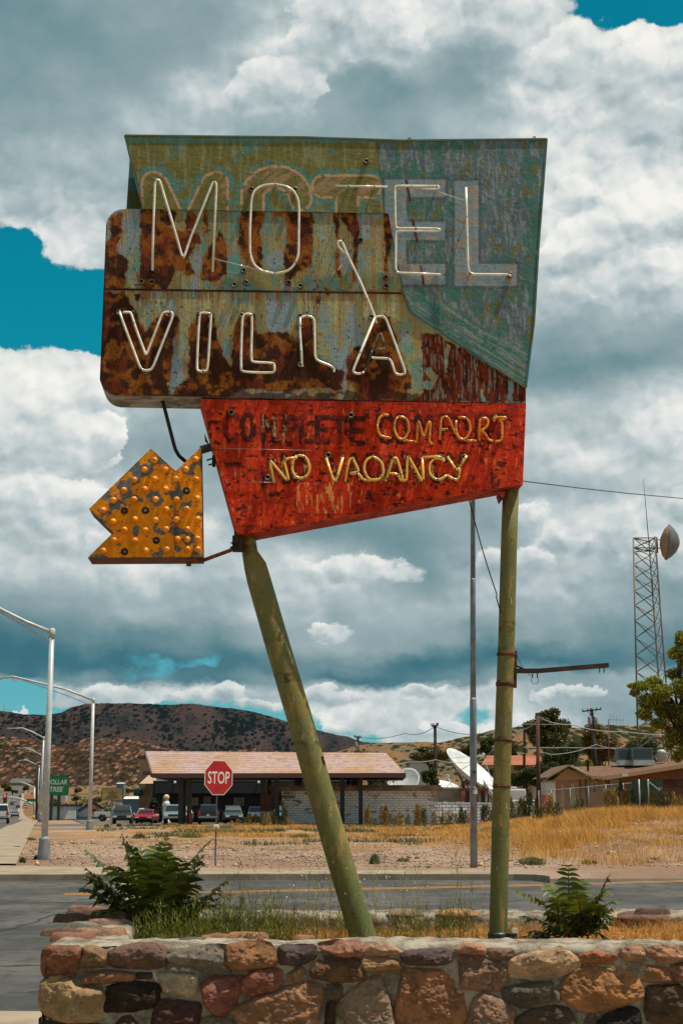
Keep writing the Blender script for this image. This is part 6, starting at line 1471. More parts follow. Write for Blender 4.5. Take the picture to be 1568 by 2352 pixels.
# small white house
g = onland(955, 300); wh_ = thing('white_house', 'small white house on the slope beyond the canopy roof', 'house', g)
a, b = fpt(930, 1752, 300), fpt(985, 1752, 300); mb = MB(); mb.box2((a.x, 300, g.z-1), (b.x, 308, a.z)); mb.build('wall', mat('wh', rgb(190, 192, 190, .8), rough=.8), wh_)
mb = MB(); p, q = fpt(933, 1762, 299.9), fpt(939, 1753, 299.9); mb.box2((p.x, 299.9, p.z), (q.x, 299.99, q.z)); mb.build('window', wnm, wh_)
mb = MB(); a = fpt(928, 1750, 299.5); mb.box2((a.x, 299.5, a.z), (b.x+.5, 308.5, a.z+.35)); mb.build('roof', mat('grey_roof', rgb(120, 116, 112, .8), rough=.9), wh_)
# camper, white shed and red tank
g = onland(1187, 140); r_ = thing('camper', 'white camper trailer with a dark wheel arch behind the block wall', 'camper', g); a, b = fpt(1168, 1807, 140), fpt(1207, 1812, 140)
mb = MB(); mb.box2((a.x, 140, g.z+.5), (b.x, 142.4, b.z)); mb.box2((a.x, 140.1, b.z-.02), (a.x+(b.x-a.x)*.5, 142.3, a.z)); mb.build('body', white, r_, bevel=.15)
for k in (.55, .75): mb = MB(); p = Vector((a.x+(b.x-a.x)*k, 140, g.z+.55)); mb.lathe([(.45, -.12), (.5, -.1), (.5, .1), (.45, .12)], p, 14, 0, Matrix.Rotation(R(90), 3, 'X')); mb.build('wheel', black, r_)
g = onland(1262, 112); r_ = MB(); a, b = fpt(1250, 1797, 112), fpt(1274, 1797, 112); rr_ = thing('white_shed', 'narrow white shed at the left end of the bungalow', 'shed', g); r_.box2((a.x, 112, g.z-.4), (b.x, 114, a.z)); r_.build('wall', white, rr_); mb = MB(); mb.box2((a.x-.08, 111.9, a.z), (b.x+.08, 114.1, a.z+.08)); mb.build('roof', galvd, rr_)
g = onland(1254, 108); mb = MB(); p, q = fpt(1243, 1851, 108), fpt(1265, 1826, 108); rw = (q.x-p.x)/2; hh_ = q.z-p.z+.6
prof = []; 
for k in range(9): prof += [(rw, k*hh_/9), (rw, k*hh_/9+hh_/12), (rw*.94, k*hh_/9+hh_/10)]
o = MB(); o.lathe([(rw*.9, -.05)]+prof+[(rw, hh_), (rw*.9, hh_+.05)], Vector(((p.x+q.x)/2, 108.3, p.z-.6)), 16); tag(o.build('red_tank', mat('tank_red', rgb(176, 76, 62), rgb(150, 60, 50), 2, .6), loc=Vector(((p.x+q.x)/2, 108.3, p.z-.6))), 'faded red ribbed tank behind the wire fence', 'tank')
# fences on the right
def chain_mat():
    m = bpy.data.materials.new('chain_link'); m.use_nodes = True; t = NT(m.node_tree); b = t.n['Principled BSDF']; tc = t.new('ShaderNodeTexCoord').outputs['Object']; x, y, z = t.sep(tc)
    def ln(s): return t.sstep(t.m('ABSOLUTE', t.m('SUBTRACT', t.m('FRACT', t.m('MULTIPLY', t.m('ADD', x, t.m('MULTIPLY', z, s)), 9.0)), .5)), .42, .46)
    a = t.m('MAXIMUM', ln(1.0), ln(-1.0)); t.put(b.inputs['Alpha'], a); t.put(b.inputs['Base Color'], rgb(160, 160, 154, .8)); b.inputs['Metallic'].default_value = .3; b.inputs['Roughness'].default_value = .5
    return m
CHAIN = chain_mat()
fn = thing('wire_fence', 'chain link fence with steel posts in front of the tan bungalow', 'fence', onland(1350, 104))
fx = [(1236, 1817), (1265, 1815), (1308, 1811), (1350, 1807), (1390, 1803), (1430, 1800), (1470, 1797)]
tops = [fpt(x, y, 104) for x, y in fx]
for t_ in tops: gg = Vector((t_.x, 104, zg(t_.x, 104)-.1)); mb = MB(); mb.tube([gg, t_+Vector((0, 0, .05))], .04, 8); mb.build('post', galvd, fn)
mb = MB(); mb.tube(tops, .03, 6); mb.build('top_rail', galvd, fn)
mb = MB()
for a, b in zip(tops[:-1], tops[1:]): mb.add([(a.x, 104, zg(a.x, 104)), (b.x, 104, zg(b.x, 104)), (b.x, 104, b.z-.03), (a.x, 104, a.z-.03)], [(0, 1, 2, 3)])
mb.build('mesh', CHAIN, fn)
g = onland(1492, 102); r_ = thing('green_enclosure', 'dark green netting enclosure with a steel brace at the fence end', 'enclosure', g); p, q = fpt(1464, 1792, 102), fpt(1522, 1792, 102)
mb = MB(); mb.box2((p.x, 102, g.z-.3), (q.x, 106, p.z)); mb.build('netting', mat('green_net', rgb(40, 62, 54), rgb(56, 80, 70), .8, .9, bump=.05, bscale=3), r_)
mb = MB(); mb.bar(fpt(1487, 1794, 101.8), fpt(1524, 1823, 101.8), .1); mb.build('brace', galv, r_)
for px in (1466, 1487): p = fpt(px, 1790, 101.9); mb = MB(); mb.tube([(p.x, 101.9, g.z-.2), p], .05, 8); mb.build('post', galv, r_)
g = onland(1545, 98); r_ = thing('brown_block_wall', 'dark brown block wall at the right edge', 'wall', g); p, q = fpt(1521, 1786, 98), fpt(1700, 1786, 98)
mb = MB(); mb.box2((p.x, 98, g.z-.4), (q.x, 98.3, p.z-.08)); mb.build('blocks', brick_mat('brown_blocks', rgb(92, 52, 40), rgb(78, 44, 34), rgb(56, 34, 28), 1.0), r_); mb = MB(); mb.box2((p.x-.04, 97.95, p.z-.08), (q.x, 98.35, p.z)); mb.build('coping', fascia, r_)

# ------------------------------------------------------------------ utility poles, wires, mast
wood = mat('pole_wood', rgb(92, 66, 52), rgb(66, 48, 40), 1.5, .9, bump=.01); woodd = mat('dark_pole_wood', rgb(48, 40, 36), rgb(36, 30, 28), 1.5, .9)
wire = mat('wire', rgb(60, 62, 64), rough=.6); wirel = mat('light_wire', rgb(170, 170, 166, .8), rough=.5)
def upole(label, top, bot, Y, r=.15, m=wood, arm=None, extra=None):
    g = onland(bot[0], Y); t = P(top[0], top[1], Y); root = thing('utility_pole', label, 'utility pole', g, 'utility poles')
    mb = MB(); mb.tube([g-Vector((0, 0, .3)), t], [r*1.15, r*.85], 10); mb.build('pole', m, root)
    if arm:
        (x0, y0), (x1, y1) = arm; a, b = P(x0, y0, Y-.2), P(x1, y1, Y-.2); mb = MB(); mb.bar(a, b, .14, .16); mb.build('cross_arm', m, root)
        for k in (.03, .3, .75, .97): p = a.lerp(b, k); mb = MB(); mb.lathe([(.05, .06), (.09, .14), (.07, .2), (.1, .26), (.04, .34)], p, 8); mb.build('insulator', galvd, root)
        mid = (t+g*0)-Vector((0, 0, 1.0)); mb = MB()
        for k in (.25, .75): mb.bar(a.lerp(b, k), Vector((t.x, Y-.2, t.z-1.1)), .05)
        mb.build('arm_brace', m, root)
    for (x, y) in (extra or ()):
        p = P(x, y, Y-.3); mb = MB(); mb.lathe([(.24, -.5), (.27, -.4), (.27, .4), (.22, .5), (.06, .56)], p, 12); mb.build('transformer', galvd, root)
    return root
upole('reddish brown utility pole right of the green post, near the block wall', (1234, 1644), (1236, 1852), 112, .16, wood)
upole('dark utility pole in front of the terracotta roof', (1203.5, 1659), (1202, 1766), 205, .2, woodd, ((1199, 1668), (1210, 1668)))
upole('leaning utility pole with crossarm and two grey transformers', (1357, 1627), (1374, 1768), 180, .24, woodd, ((1336, 1634), (1380, 1629)), ((1353.5, 1655), (1367, 1655)))
upole('black utility pole between the canopy and the big dish', (998.5, 1668), (1001, 1800), 165, .2, woodd, ((990, 1668), (1006, 1666)))
upole('distant utility pole above the middle of the canopy roof', (822, 1691), (821, 1728), 240, .2, woodd, ((812, 1692), (829, 1694)), ((818, 1712),))
upole('brown utility pole beside the farthest street lamps', (86, 1756), (83, 1876), 215, .22, woodd)
def wire_run(label, pts, Y0, Y1, r, m=None, sag=1.5):
    L = []; n = len(pts)-1
    P3 = [P(x, y, Y0+(Y1-Y0)*i/n) for i, (x, y) in enumerate(pts)]; out = []
    for a, b in zip(P3[:-1], P3[1:]):
        for k in range(8): t = k/8; out.append(a.lerp(b, t)-Vector((0, 0, sag*4*t*(1-t)*.5)))
    out.append(P3[-1]); mb = MB(); mb.tube(out, r, 4); tag(mb.build('power_line', m or wire, loc=out[0]), label, 'wire', 'overhead wires')
wire_run('thin twisted wire running right from the red panel corner', [(1150, 1099), (1200, 1105), (1330, 1121), (1440, 1133), (1568, 1145), (1700, 1153)], 13, 22, .006, sag=0)
wire_run('pale wire running down left from the brown pole behind the dish', [(1234, 1652), (1200, 1676), (1132, 1722), (1092, 1748), (1010, 1786)], 112, 130, .03, wirel, .3)
wire_run('pale wire from the brown pole across the dark pine', [(1234, 1646), (1310, 1664), (1430, 1680), (1600, 1684)], 112, 118, .035, wirel, .4)
wire_run('straight pale wire below the brown pole top', [(1203, 1663), (1236, 1664), (1310, 1664)], 200, 180, .04, wirel, 0)
wire_run('drooping dark wire in front of the bungalow trees', [(1203, 1716), (1234, 1722), (1280, 1732), (1368, 1710), (1440, 1720), (1600, 1700)], 150, 170, .035, wirel, .4)
wire_run('pale wire level with the terracotta roof ridge', [(1203, 1716), (1300, 1717), (1420, 1718), (1600, 1712)], 160, 170, .035, wirel, .1)
wire_run('faint wire sagging left from the black pole over the canopy', [(998, 1669), (930, 1684), (822, 1692)], 165, 240, .04, wire, 1.0)
wire_run('faint wire from the black pole to the right', [(998, 1668), (1100, 1685), (1203, 1662)], 165, 205, .04, wire, .8)
wire_run('pale wire from the canopy end to the big dish', [(888, 1753), (940, 1750), (1000, 1745), (1060, 1752), (1140, 1744), (1203, 1730)], 130, 150, .03, wirel, .2)
g = onland(1397, 175); r_ = thing('aerial', 'thin aerial mast with five short vertical elements left of the lattice mast', 'aerial', g)
t_ = P(1396.5, 1652, 175); mb = MB(); mb.tube([g, t_], .07, 6); mb.build('mast', wood, r_)
a, b = P(1396, 1653, 175), P(1431, 1654, 175); mb = MB(); mb.bar(a, b, .05); mb.build('boom', galvd, r_)
for i in range(5): p = a.lerp(b, .12+i*.21); mb = MB(); mb.bar(p-Vector((0, 0, .55)), p+Vector((0, 0, .75-.12*i)), .03); mb.build('element', galvd, r_)

# lattice mast with dish
YT = 140; lt = thing('lattice_mast', 'three legged steel lattice mast with drum dish and whip aerial', 'radio mast', onland(1500, YT))
ZT3 = lambda X, Y, d=0: P(1254.4+.24*X, 1066.2+.24*Y, YT+d)
steel = mat('mast_steel', rgb(104, 108, 108, .8), rgb(120, 96, 80), 2, .6, metal=.3)
def ext(a, b, zend): d = b-a; return a+d*((zend-a.z)/d.z)
gz0 = zg(60, YT)-.2
LA = (ZT3(829, 706), ext(ZT3(829, 706), ZT3(857, 2000), gz0)); LB = (ZT3(1035, 690), ext(ZT3(1035, 690), ZT3(1138, 2050), gz0)); LC = (ZT3(978, 725, 2.0), ext(ZT3(978, 725, 2.0), ZT3(1062, 1930, 2.2), gz0))
for a, b in (LA, LB, LC): mb = MB(); mb.tube([b, a], .085, 6); mb.build('leg', steel, lt)
bays = [706, 800, 840, 962, 1090, 1215, 1350, 1500, 1665, 1830, 1990, 2160, 2340, 2530, 2720, 2920]
def at_z(L, z): a, b = L; return a+(b-a)*((z-a.z)/(b.z-a.z))
for i in range(len(bays)-1):
    z0, z1 = ZT3(900, bays[i]).z, ZT3(900, bays[i+1]).z; mb = MB()
    for Q1, Q2 in ((LA, LC), (LC, LB), (LA, LB)):
        mb.bar(at_z(Q1, z0), at_z(Q2, z1), .07 if Q1 is LA and Q2 is LC else .05); mb.bar(at_z(Q2, z0), at_z(Q1, z1), .07 if Q1 is LA and Q2 is LC else .05)
    if i in (0, 1):
        for Q1, Q2 in ((LA, LC), (LC, LB), (LA, LB)): mb.bar(at_z(Q1, z0), at_z(Q2, z0), .09)
    mb.build('bracing', steel, lt)
mb = MB(); mb.tube([ZT3(978, 760), ZT3(925, 138)], [.05, .025], 5); mb.build('whip_aerial', steel, lt)
mb = MB(); mb.tube([ZT3(1058, 850), ZT3(1053, 698)], .10, 8); mb.bar(ZT3(1040, 720), ZT3(1095, 725), .08); mb.bar(ZT3(1045, 800), ZT3(1105, 808), .08); mb.build('dish_bracket', steel, lt)
c = ZT3(1158, 748); ax = Vector((.985, -.12, -.12)).normalized(); u, v = basis(ax); M = Matrix((u, v, ax)).transposed(); rd = 40*sc(YT)*1.03
mb = MB(); mb.lathe([(rd*.25, -.75), (rd*.75, -.45), (rd*.98, -.12), (rd*1.0, .0)], c, 28, 0, M); dr = mb.build('drum_back', mat('drum_tan', rgb(168, 140, 116, .8), rough=.6), lt)
mb = MB(); mb.lathe([(rd*1.03, -.08), (rd*1.03, .04), (rd, .06), (rd*.8, .5), (rd*.5, .92), (rd*.2, 1.12), (.01, 1.18)], c, 28, 0, M); mb.build('radome', mat('radome', rgb(128, 132, 132, .6), rgb(110, 114, 114, .6), 1, .5), lt)
# tower far away on the mesa
p = P(10, 1637, 4200); mb = MB(); mb.tube([p-Vector((0, 0, 30)), p+Vector((0, 0, 26))], .9, 5)
tag(mb.build('far_mast', steel, loc=p), 'tiny antenna mast on the dark ridge at the far left', 'radio mast')
# signal gantry on the main road
g = onland(79, 175); sg = thing('traffic_signal', 'traffic signal with curved mast arm over the main road, showing red', 'traffic light', g)
t_ = P(80, 1809, 175); mb = MB(); mb.tube([g, t_], [.16, .1], 10); mb.build('pole', galv, sg)
mb = MB(); mb.tube([P(x, y, 175) for x, y in [(78, 1849), (70, 1844), (50, 1836), (36, 1832), (20, 1831), (0, 1832), (-12, 1832)]], [.12, .11, .1, .09, .08, .07, .07], 8); mb.build('mast_arm', galv, sg)
mb = MB(); mb.tube([P(x, y, 175) for x, y in [(80, 1811), (68, 1803), (54, 1798), (44, 1796)]], [.08, .07, .06, .05], 8); mb.bar(P(46, 1796, 175), P(38, 1796, 175), .2, .1); mb.build('lamp_arm', galv, sg)
c = P(12.5, 1834.5, 174.8); mb = MB(); mb.box(c, (.42, .3, 1.0)); hd = mb.build('signal_head', mat('signal_brown', rgb(70, 44, 20), rough=.7), sg, bevel=.03)
for k, (nm, mm) in enumerate((('red_light', mat('red_glow', (.8, .02, .01), emit=((1, .03, .01), 3.0))), ('dark_lens', black), ('dark_lens', black))):
    mb = MB(); mb.lathe([(.14, 0), (.12, .04), (.01, .06)], c+Vector((0, -.15, .31-.31*k)), 12, 0, Matrix.Rotation(R(90), 3, 'X')); mb.build(nm, mm, hd)
mb = MB(); mb.box(P(72.5, 1838, 174.8), (1.1, .06, .35)); mb.build('street_name_plate', grn, sg)
# hydrant
g = onland(77.4, 168); mb = MB(); mb.lathe([(.16, 0), (.16, .08), (.11, .1), (.11, .55), (.17, .58), (.17, .62), (.12, .74), (.04, .82)], g, 10); mb.box(g+Vector((0, 0, .45)), (.42, .12, .12)); tag(mb.build('fire_hydrant', mat('hydrant_yellow', rgb(206, 170, 80, .9), rough=.6), loc=g), 'yellow fire hydrant beside the pavement at the foot of the brown pole', 'hydrant')
# channelizer posts
for i, (x, y) in enumerate([(16, 1825), (29, 1824), (39.5, 1821), (55.5, 1821), (74, 1823)]):
    g = land_at(x, y+2); s_ = g.y/1000; mb = MB(); mb.box2((g.x-.4*s_, g.y-.1, g.z), (g.x+.4*s_, g.y+.1, g.z+1.6*s_)); tag(mb.build('marker_post', darkp, loc=g), ['leftmost dark marker post crossing the main road', 'second dark marker post from the left on the main road', 'middle dark marker post on the main road', 'fourth dark marker post from the left on the main road', 'rightmost dark marker post by the main road verge'][i], 'post', 'marker posts across the road')

# fast food building and far buildings
g = onland(165, 236); ff = thing('restaurant', 'white flat fronted restaurant with dark parapet and a round gold and black sign', 'restaurant', g)
a, b = P(112, 1842, 236), P(206, 1842, 236); dk = mat('parapet_dark', rgb(44, 48, 54), rough=.7); wgr = mat('white_grey_wall', rgb(196, 204, 212, .85), rgb(180, 188, 196, .85), .5, .8)
mb = MB(); mb.box2((P(110, 1842, 236).x, 236, g.z-1), (b.x, 250, P(110, 1851, 236).z)); mb.box2((P(148, 1842, 236).x, 235.5, g.z-1), (P(204, 1842, 236).x, 236, P(110, 1850, 236).z)); ap_ = P(198, 1842, 236)
mb.prism([P(166, 1882, 235.2), P(230, 1882, 235.2), P(230, 1857, 235.2), P(214, 1845, 235.2), P(200, 1852, 235.2), P(186, 1846, 235.2), P(168, 1862, 235.2)] if False else [P(180, 1882, 235.2), P(236, 1882, 235.2), P(236, 1856, 235.2), P(214, 1843, 235.2), P(182, 1862, 235.2)], Vector((0, .3, 0))); mb.build('wall', wgr, ff)
mb = MB(); p, q = P(108, 1849, 235.4), P(190, 1852, 235.4); mb.box2((p.x, 235.2, q.z), (q.x, 236.2, p.z+.1)); mb.bar(P(180, 1863, 235), P(214, 1842, 235), .5, .4); mb.bar(P(214, 1842, 235), P(238, 1857, 235), .5, .4); mb.build('parapet', dk, ff)
mb = MB(); p, q = P(150, 1879, 235), P(230, 1876, 235); mb.box2((p.x, 234.9, p.z), (q.x, 235.1, q.z)); mb.build('blue_band', mat('blue_band', rgb(20, 92, 130), rough=.6), ff)
c = P(215, 1856, 234.9); M = Matrix.Rotation(R(90), 3, 'X')
mb = MB(); mb.lathe([(.72, 0), (.72, .08)], c, 24, 0, M); em = mb.build('emblem', mat('emblem_gold', rgb(206, 130, 44, .9), rough=.6), ff)
mb = MB(); mb.lathe([(.56, .1), (.56, .13)], c, 24, 0, M); mb.build('emblem_centre', dk, em)
mb = MB(); mb.box(c+Vector((0, -.16, 0)), (1.15, .04, .36)); mb.build('emblem_bar', mat('emblem_red', rgb(190, 80, 40), rough=.6), em)
mb = MB(); p, q = P(152, 1880, 234), P(172, 1864, 234); mb.prism([P(149, 1881, 234), P(174, 1881, 234), P(174, 1862, 234), P(157, 1862, 234)], Vector((0, .4, 0))); mb.build('white_screen', white, ff)
mb = MB(); c = P(166, 1878, 233.8); mb.sph(c, .5, 8); mb.build('shrub_ball', mat('shrub_dark', rgb(70, 72, 50), rough=.9, bump=.1, bscale=8), ff) if False else None
def far_house(label, x0, x1, y0, y1, Y, wallc, roofc, name='far_building'):
    p, q = P(x0, y1, Y), P(x1, y0, Y); g = onland((x0+x1)/2, Y); root = thing(name, label, 'building', g)
    zt = q.z; zb_ = min(g.z, p.z)-1; hr = (zt-p.z)*.35; mb = MB(); mb.box2((p.x, Y, zb_), (q.x, Y+9, zt-hr)); mb.build('wall', mat('w'+label[:14], wallc, rough=.8), root)
    mb = MB(); o_ = .04*(q.x-p.x); mb.add([(p.x-o_, Y-.4, zt-hr), (q.x+o_, Y-.4, zt-hr), (q.x, Y+4.5, zt), (p.x, Y+4.5, zt), (p.x-o_, Y+9.4, zt-hr), (q.x+o_, Y+9.4, zt-hr)], [(0, 1, 2, 3), (3, 2, 5, 4), (0, 3, 4), (1, 5, 2)]); mb.build('roof', mat('r'+label[:14], roofc, rough=.8), root)
    n = 3
    for k in range(n): x_ = p.x+(q.x-p.x)*(k+.5)/n; w_ = (q.x-p.x)*.07; mb = MB(); mb.box2((x_-w_, Y-.06, p.z+(zt-hr-p.z)*.3), (x_+w_, Y, p.z+(zt-hr-p.z)*.8)); mb.build('window', wnm, root)
far_house('white roofed long building left of the canopy', 282, 326, 1829, 1846, 330, rgb(60, 100, 120), rgb(222, 222, 214, .85))
far_house('pale mobile homes at the foot of the rocky slope', 130, 152, 1798, 1808, 900, rgb(180, 180, 176, .8), rgb(200, 200, 196, .85))
far_house('small white trailer row at the foot of the rocky slope', 268, 284, 1797, 1806, 850, rgb(90, 120, 140), rgb(190, 196, 196, .8))
far_house('grey roofed house left of the street lamps at the hill foot', 25, 71, 1818-30, 1836-20, 1750, rgb(130, 132, 130, .8), rgb(104, 106, 104, .8))
# ------------------------------------------------------------------ vehicles
tyre = mat('tyre', (.015, .015, .016), rough=.8); rim = mat('rim', rgb(150, 152, 154, .8), rough=.3, metal=.7); vglass = mat('car_glass', (.012, .018, .02), rough=.06, spec=.9)
hl = mat('headlight', rgb(220, 222, 218, .85), rough=.15, spec=.9); tl = mat('tail_light', (.35, .01, .01), rough=.25); chromev = mat('chrome', rgb(170, 170, 170, .8), rough=.2, metal=.8); blk = mat('black_trim', (.015, .015, .017), rough=.5)
plate_m = mat('number_plate', rgb(200, 200, 190, .8), rough=.5)
PROF = {   # side outlines: x forward (front = +), z up
 'suv': dict(L=4.7, W=1.9, H=1.8, body=[(-2.35,.45),(-2.35,.95),(-2.28,1.12),(1.15,1.10),(2.15,.98),(2.32,.82),(2.35,.45)], cab=[(-2.22,1.10),(-2.0,1.72),(-1.7,1.80),(.35,1.78),(.75,1.62),(1.25,1.08)], wx=(-1.45,1.45), wr=.38),
 'sedan': dict(L=4.6, W=1.8, H=1.45, body=[(-2.3,.38),(-2.3,.85),(-2.2,.98),(-1.6,1.0),(1.0,.95),(2.0,.82),(2.25,.68),(2.3,.38)], cab=[(-1.75,.98),(-1.1,1.38),(-.6,1.45),(.2,1.44),(1.15,.94)], wx=(-1.4,1.4), wr=.33),
 'hatch': dict(L=4.3, W=1.8, H=1.62, body=[(-2.15,.42),(-2.15,.92),(-2.05,1.04),(1.0,1.0),(1.9,.9),(2.1,.74),(2.15,.42)], cab=[(-2.02,1.02),(-1.75,1.52),(-1.4,1.6),(.2,1.6),(1.15,1.0)], wx=(-1.35,1.35), wr=.34),
 'pickup': dict(L=5.8, W=2.0, H=1.9, body=[(-2.9,.55),(-2.9,1.18),(-.75,1.20),(1.55,1.20),(2.7,1.12),(2.88,.95),(2.9,.55)], cab=[(-.78,1.18),(-.6,1.80),(-.3,1.9),(.9,1.88),(1.2,1.78),(1.75,1.18)], wx=(-1.85,1.85), wr=.42),
}
def car(label, cat, kind, px, Y, yaw, paint, group=None, z=None, name='parked_car', s=1.0, gx=None):
    d = PROF[kind]; g = onland(px, Y); g.z = (lerp_tab(Y, ZP)+.145) if z is None else z
    if gx is not None: g.x = gx
    root = thing(name, label, cat, g, group); root.rotation_euler = (0, 0, R(yaw)); root.scale = (s, s, s)
    W = d['W']; WORLD[root.name] = Vector()
    def B(mb, nm, m, parent=root, bevel=0): o = mb.build(nm, m, None, bevel=bevel); o.parent = parent; o.location = (0, 0, 0); return o
    def arch(cx, n=7): r = d['wr']*1.16; zc = d['wr']; z0 = d['body'][0][1]; a0 = math.asin(max(-1, min(1, (z0-zc)/r))); return [(cx+r*math.cos(a0+(math.pi-2*a0)*k/n), zc+r*math.sin(a0+(math.pi-2*a0)*k/n)) for k in range(n+1)]
    bot = []
    for cx in (d['wx'][1], d['wx'][0]): bot += arch(cx)
    poly = d['body']+bot
    mb = MB(); mb.prism([Vector((x, -W/2, z_)) for x, z_ in poly], Vector((0, W, 0))); body = B(mb, 'body', paint, bevel=.05)
    mb = MB(); cab = d['cab']; z0 = cab[0][1]; H = max(q[1] for q in cab); ti = .17
    vs = []
    for sgn in (-1, 1):
        for x, z_ in cab: vs.append((x, sgn*(W/2-.05-ti*(z_-z0)/(H-z0)), z_))
    n = len(cab); mb.add(vs, [tuple(range(n)), tuple(reversed(range(n, 2*n)))]+[(i, (i+1) % n, n+(i+1) % n, n+i) for i in range(n)]); B(mb, 'cabin', paint, bevel=.04)
    # glass, a few millimetres proud
    def inter(x, z_): return W/2-.05-ti*(z_-z0)/(H-z0)
    zs0, zs1 = z0+.06, H-.12
    def xat(z_, front):
        pts = cab if front else list(reversed(cab)); 
        seq = sorted([(q[1], q[0]) for q in (cab[-(n//2):] if front else cab[:n//2+0])]); return float(np.interp(z_, [a for a, _ in seq], [b for _, b in seq]))
    f0, f1, r0, r1 = xat(zs0, 1), xat(zs1, 1), xat(zs0, 0), xat(zs1, 0)
    for sgn in (-1, 1):
        mb = MB(); yy0, yy1 = inter(0, zs0)+.012, inter(0, zs1)+.012; mid = (f0+r0)/2+.1
        for xa, xb, xc, xd in ((r0+.22, mid-.04, mid-.04, r1+.22), (mid+.04, f0-.3, f1-.22, mid+.04)): mb.add([(xa, sgn*yy0, zs0), (xb, sgn*yy0, zs0), (xc, sgn*yy1, zs1), (xd, sgn*yy1, zs1)], [(0, 1, 2, 3)])
        B(mb, 'side_window', vglass)
    for nm, xx0, xx1, sg_ in (('windscreen', f0, f1, 1), ('rear_window', r0, r1, -1)):
        mb = MB(); y0_, y1_ = inter(0, zs0)-.06, inter(0, zs1)-.06; e = .02*sg_; mb.add([(xx0+e, -y0_, zs0+.015), (xx0+e, y0_, zs0+.015), (xx1+e, y1_, zs1+.015), (xx1+e, -y1_, zs1+.015)], [(0, 1, 2, 3)]); B(mb, nm, vglass)
    F = d['L']/2; zb_ = d['body'][0][1]; zt_ = d['body'][-2][1]; hh = zt_-zb_
    for sgn in (-1, 1):
        mb = MB(); mb.box((F-.05, sgn*(W/2-.28), zt_-.12), (.16, .42, .2)); B(mb, 'headlight', hl, bevel=.03)
        zt2 = d['body'][1][1]; mb = MB(); mb.box((-F+.03, sgn*(W/2-.14), zt2-.16), (.14, .24, .36)); B(mb, 'tail_light', tl, bevel=.03)
        mb = MB(); mb.box((f0-.25, sgn*(W/2+.12), z0+.1), (.14, .2, .16)); B(mb, 'wing_mirror', blk if kind != 'pickup' else paint, bevel=.03)
    mb = MB(); mb.box((F+.0, 0, zt_-.14), (.06, W-.95, .26)); B(mb, 'grille', blk, bevel=.01)
    mb = MB(); mb.box((F+.04, 0, zb_+.10), (.2, W-.1, .2)); B(mb, 'front_bumper', blk if kind != 'pickup' else chromev, bevel=.04)
    mb = MB(); mb.box((-F-.05, 0, zb_+.12), (.22, W-.08, .22)); B(mb, 'rear_bumper', blk if kind != 'pickup' else chromev, bevel=.04)
    mb = MB(); mb.box((-F-.03, 0, d['body'][1][1]-.30), (.03, .32, .16)); B(mb, 'number_plate', plate_m)
    mb = MB(); mb.box((0, 0, zb_-.02), (d['L']-1.0, W-.3, .16)); B(mb, 'underbody', blk)
    if kind == 'pickup': mb = MB(); mb.box((-1.85, 0, 1.205), (1.9, W-.3, .02)); B(mb, 'load_bed', blk)
    Mx = Matrix.Rotation(R(90), 3, 'X')
    for cx in d['wx']:
        for sgn in (-1, 1):
            r = d['wr']; c = Vector((cx, sgn*(W/2-.13), r)); mb = MB(); mb.lathe([(r*.62, -.12), (r*.94, -.12), (r, -.07), (r, .07), (r*.94, .12), (r*.62, .12)], c, 18, 0, Mx); w_ = B(mb, 'wheel', tyre)
            mb = MB(); mb.lathe([(r*.62, -.10), (r*.2, -.125), (r*.2, .125), (r*.62, .10)], c, 14, 0, Mx); B(mb, 'rim', rim, w_)
    WORLD[root.name] = g
    return root
def paintm(n, c, rough=.22, metal=0.0): return mat('paint_'+n, c, rough=rough, spec=.7, metal=metal)
pw = paintm('white', rgb(212, 214, 212, .8)); pdg = paintm('dark_green', rgb(34, 48, 46)); pr_ = paintm('red', rgb(150, 14, 24, .9)); plb = paintm('pale_blue', rgb(120, 146, 156, .8)); pb = paintm('black', (.012, .013, .015)); pt = paintm('teal_grey', rgb(52, 72, 76)); ps = paintm('silver', rgb(160, 168, 172, .8)); pbl = paintm('blue', rgb(70, 120, 140))
CG = 'vehicles in the car park'
car('long white pickup standing side on in the car park left of the canopy', 'pickup truck', 'pickup', 270, 186, 4, pw, CG)
car('white crew cab pickup partly hidden behind the long white pickup', 'pickup truck', 'pickup', 338, 200, 12, pw, CG)
car('dark green off road car facing the street beside the cream sign', 'car', 'suv', 282, 142, -84, pdg, CG)
car('white hatchback seen from behind next to the red car', 'car', 'hatch', 333, 168, 98, pw, CG)
car('dark red saloon facing the street', 'car', 'sedan', 337, 150, -92, pr_, CG)
car('pale blue pickup facing the street behind the left canopy columns', 'pickup truck', 'pickup', 401, 146, -86, plb, CG)
car('silver car mostly hidden behind the pale blue pickup', 'car', 'suv', 423, 160, -86, ps, CG)
car('black pickup seen from behind left of the stop sign post', 'pickup truck', 'pickup', 479, 146, 94, pb, CG)
car('dark teal off road car facing the street right of the stop sign post', 'car', 'suv', 534, 152, -82, pt, CG)
car('white off road car half hidden by the brown cabinet', 'car', 'suv', 586, 166, 96, pw, CG)
car('blue car glimpsed between the cabinet and the brick hut', 'car', 'suv', 641, 150, -90, pbl, CG)
car('white and red car roof showing over the block wall', 'car', 'suv', 1220, 135, 10, pw, CG, z=.4)
car('small pale car parked far off by the desert scrub', 'car', 'sedan', 218, 340, 5, pw, CG)
TG = 'traffic on the main road'
def rz_(Y): return float(lerp_tab(Y, ZP))+.165
car('big white pickup driving away at the left edge', 'pickup truck', 'pickup', -2, 145, 102, pw, TG, z=rz_(145), name='moving_car')
def rcar(label, kind, px, py, Y, paint, yaw=102): car(label, 'car', kind, px, Y, yaw, paint, TG, z=rz_(Y), name='moving_car')
rcar('pale blue car driving away behind the big pickup', 'sedan', 35, 1880, 330, plb, 103)
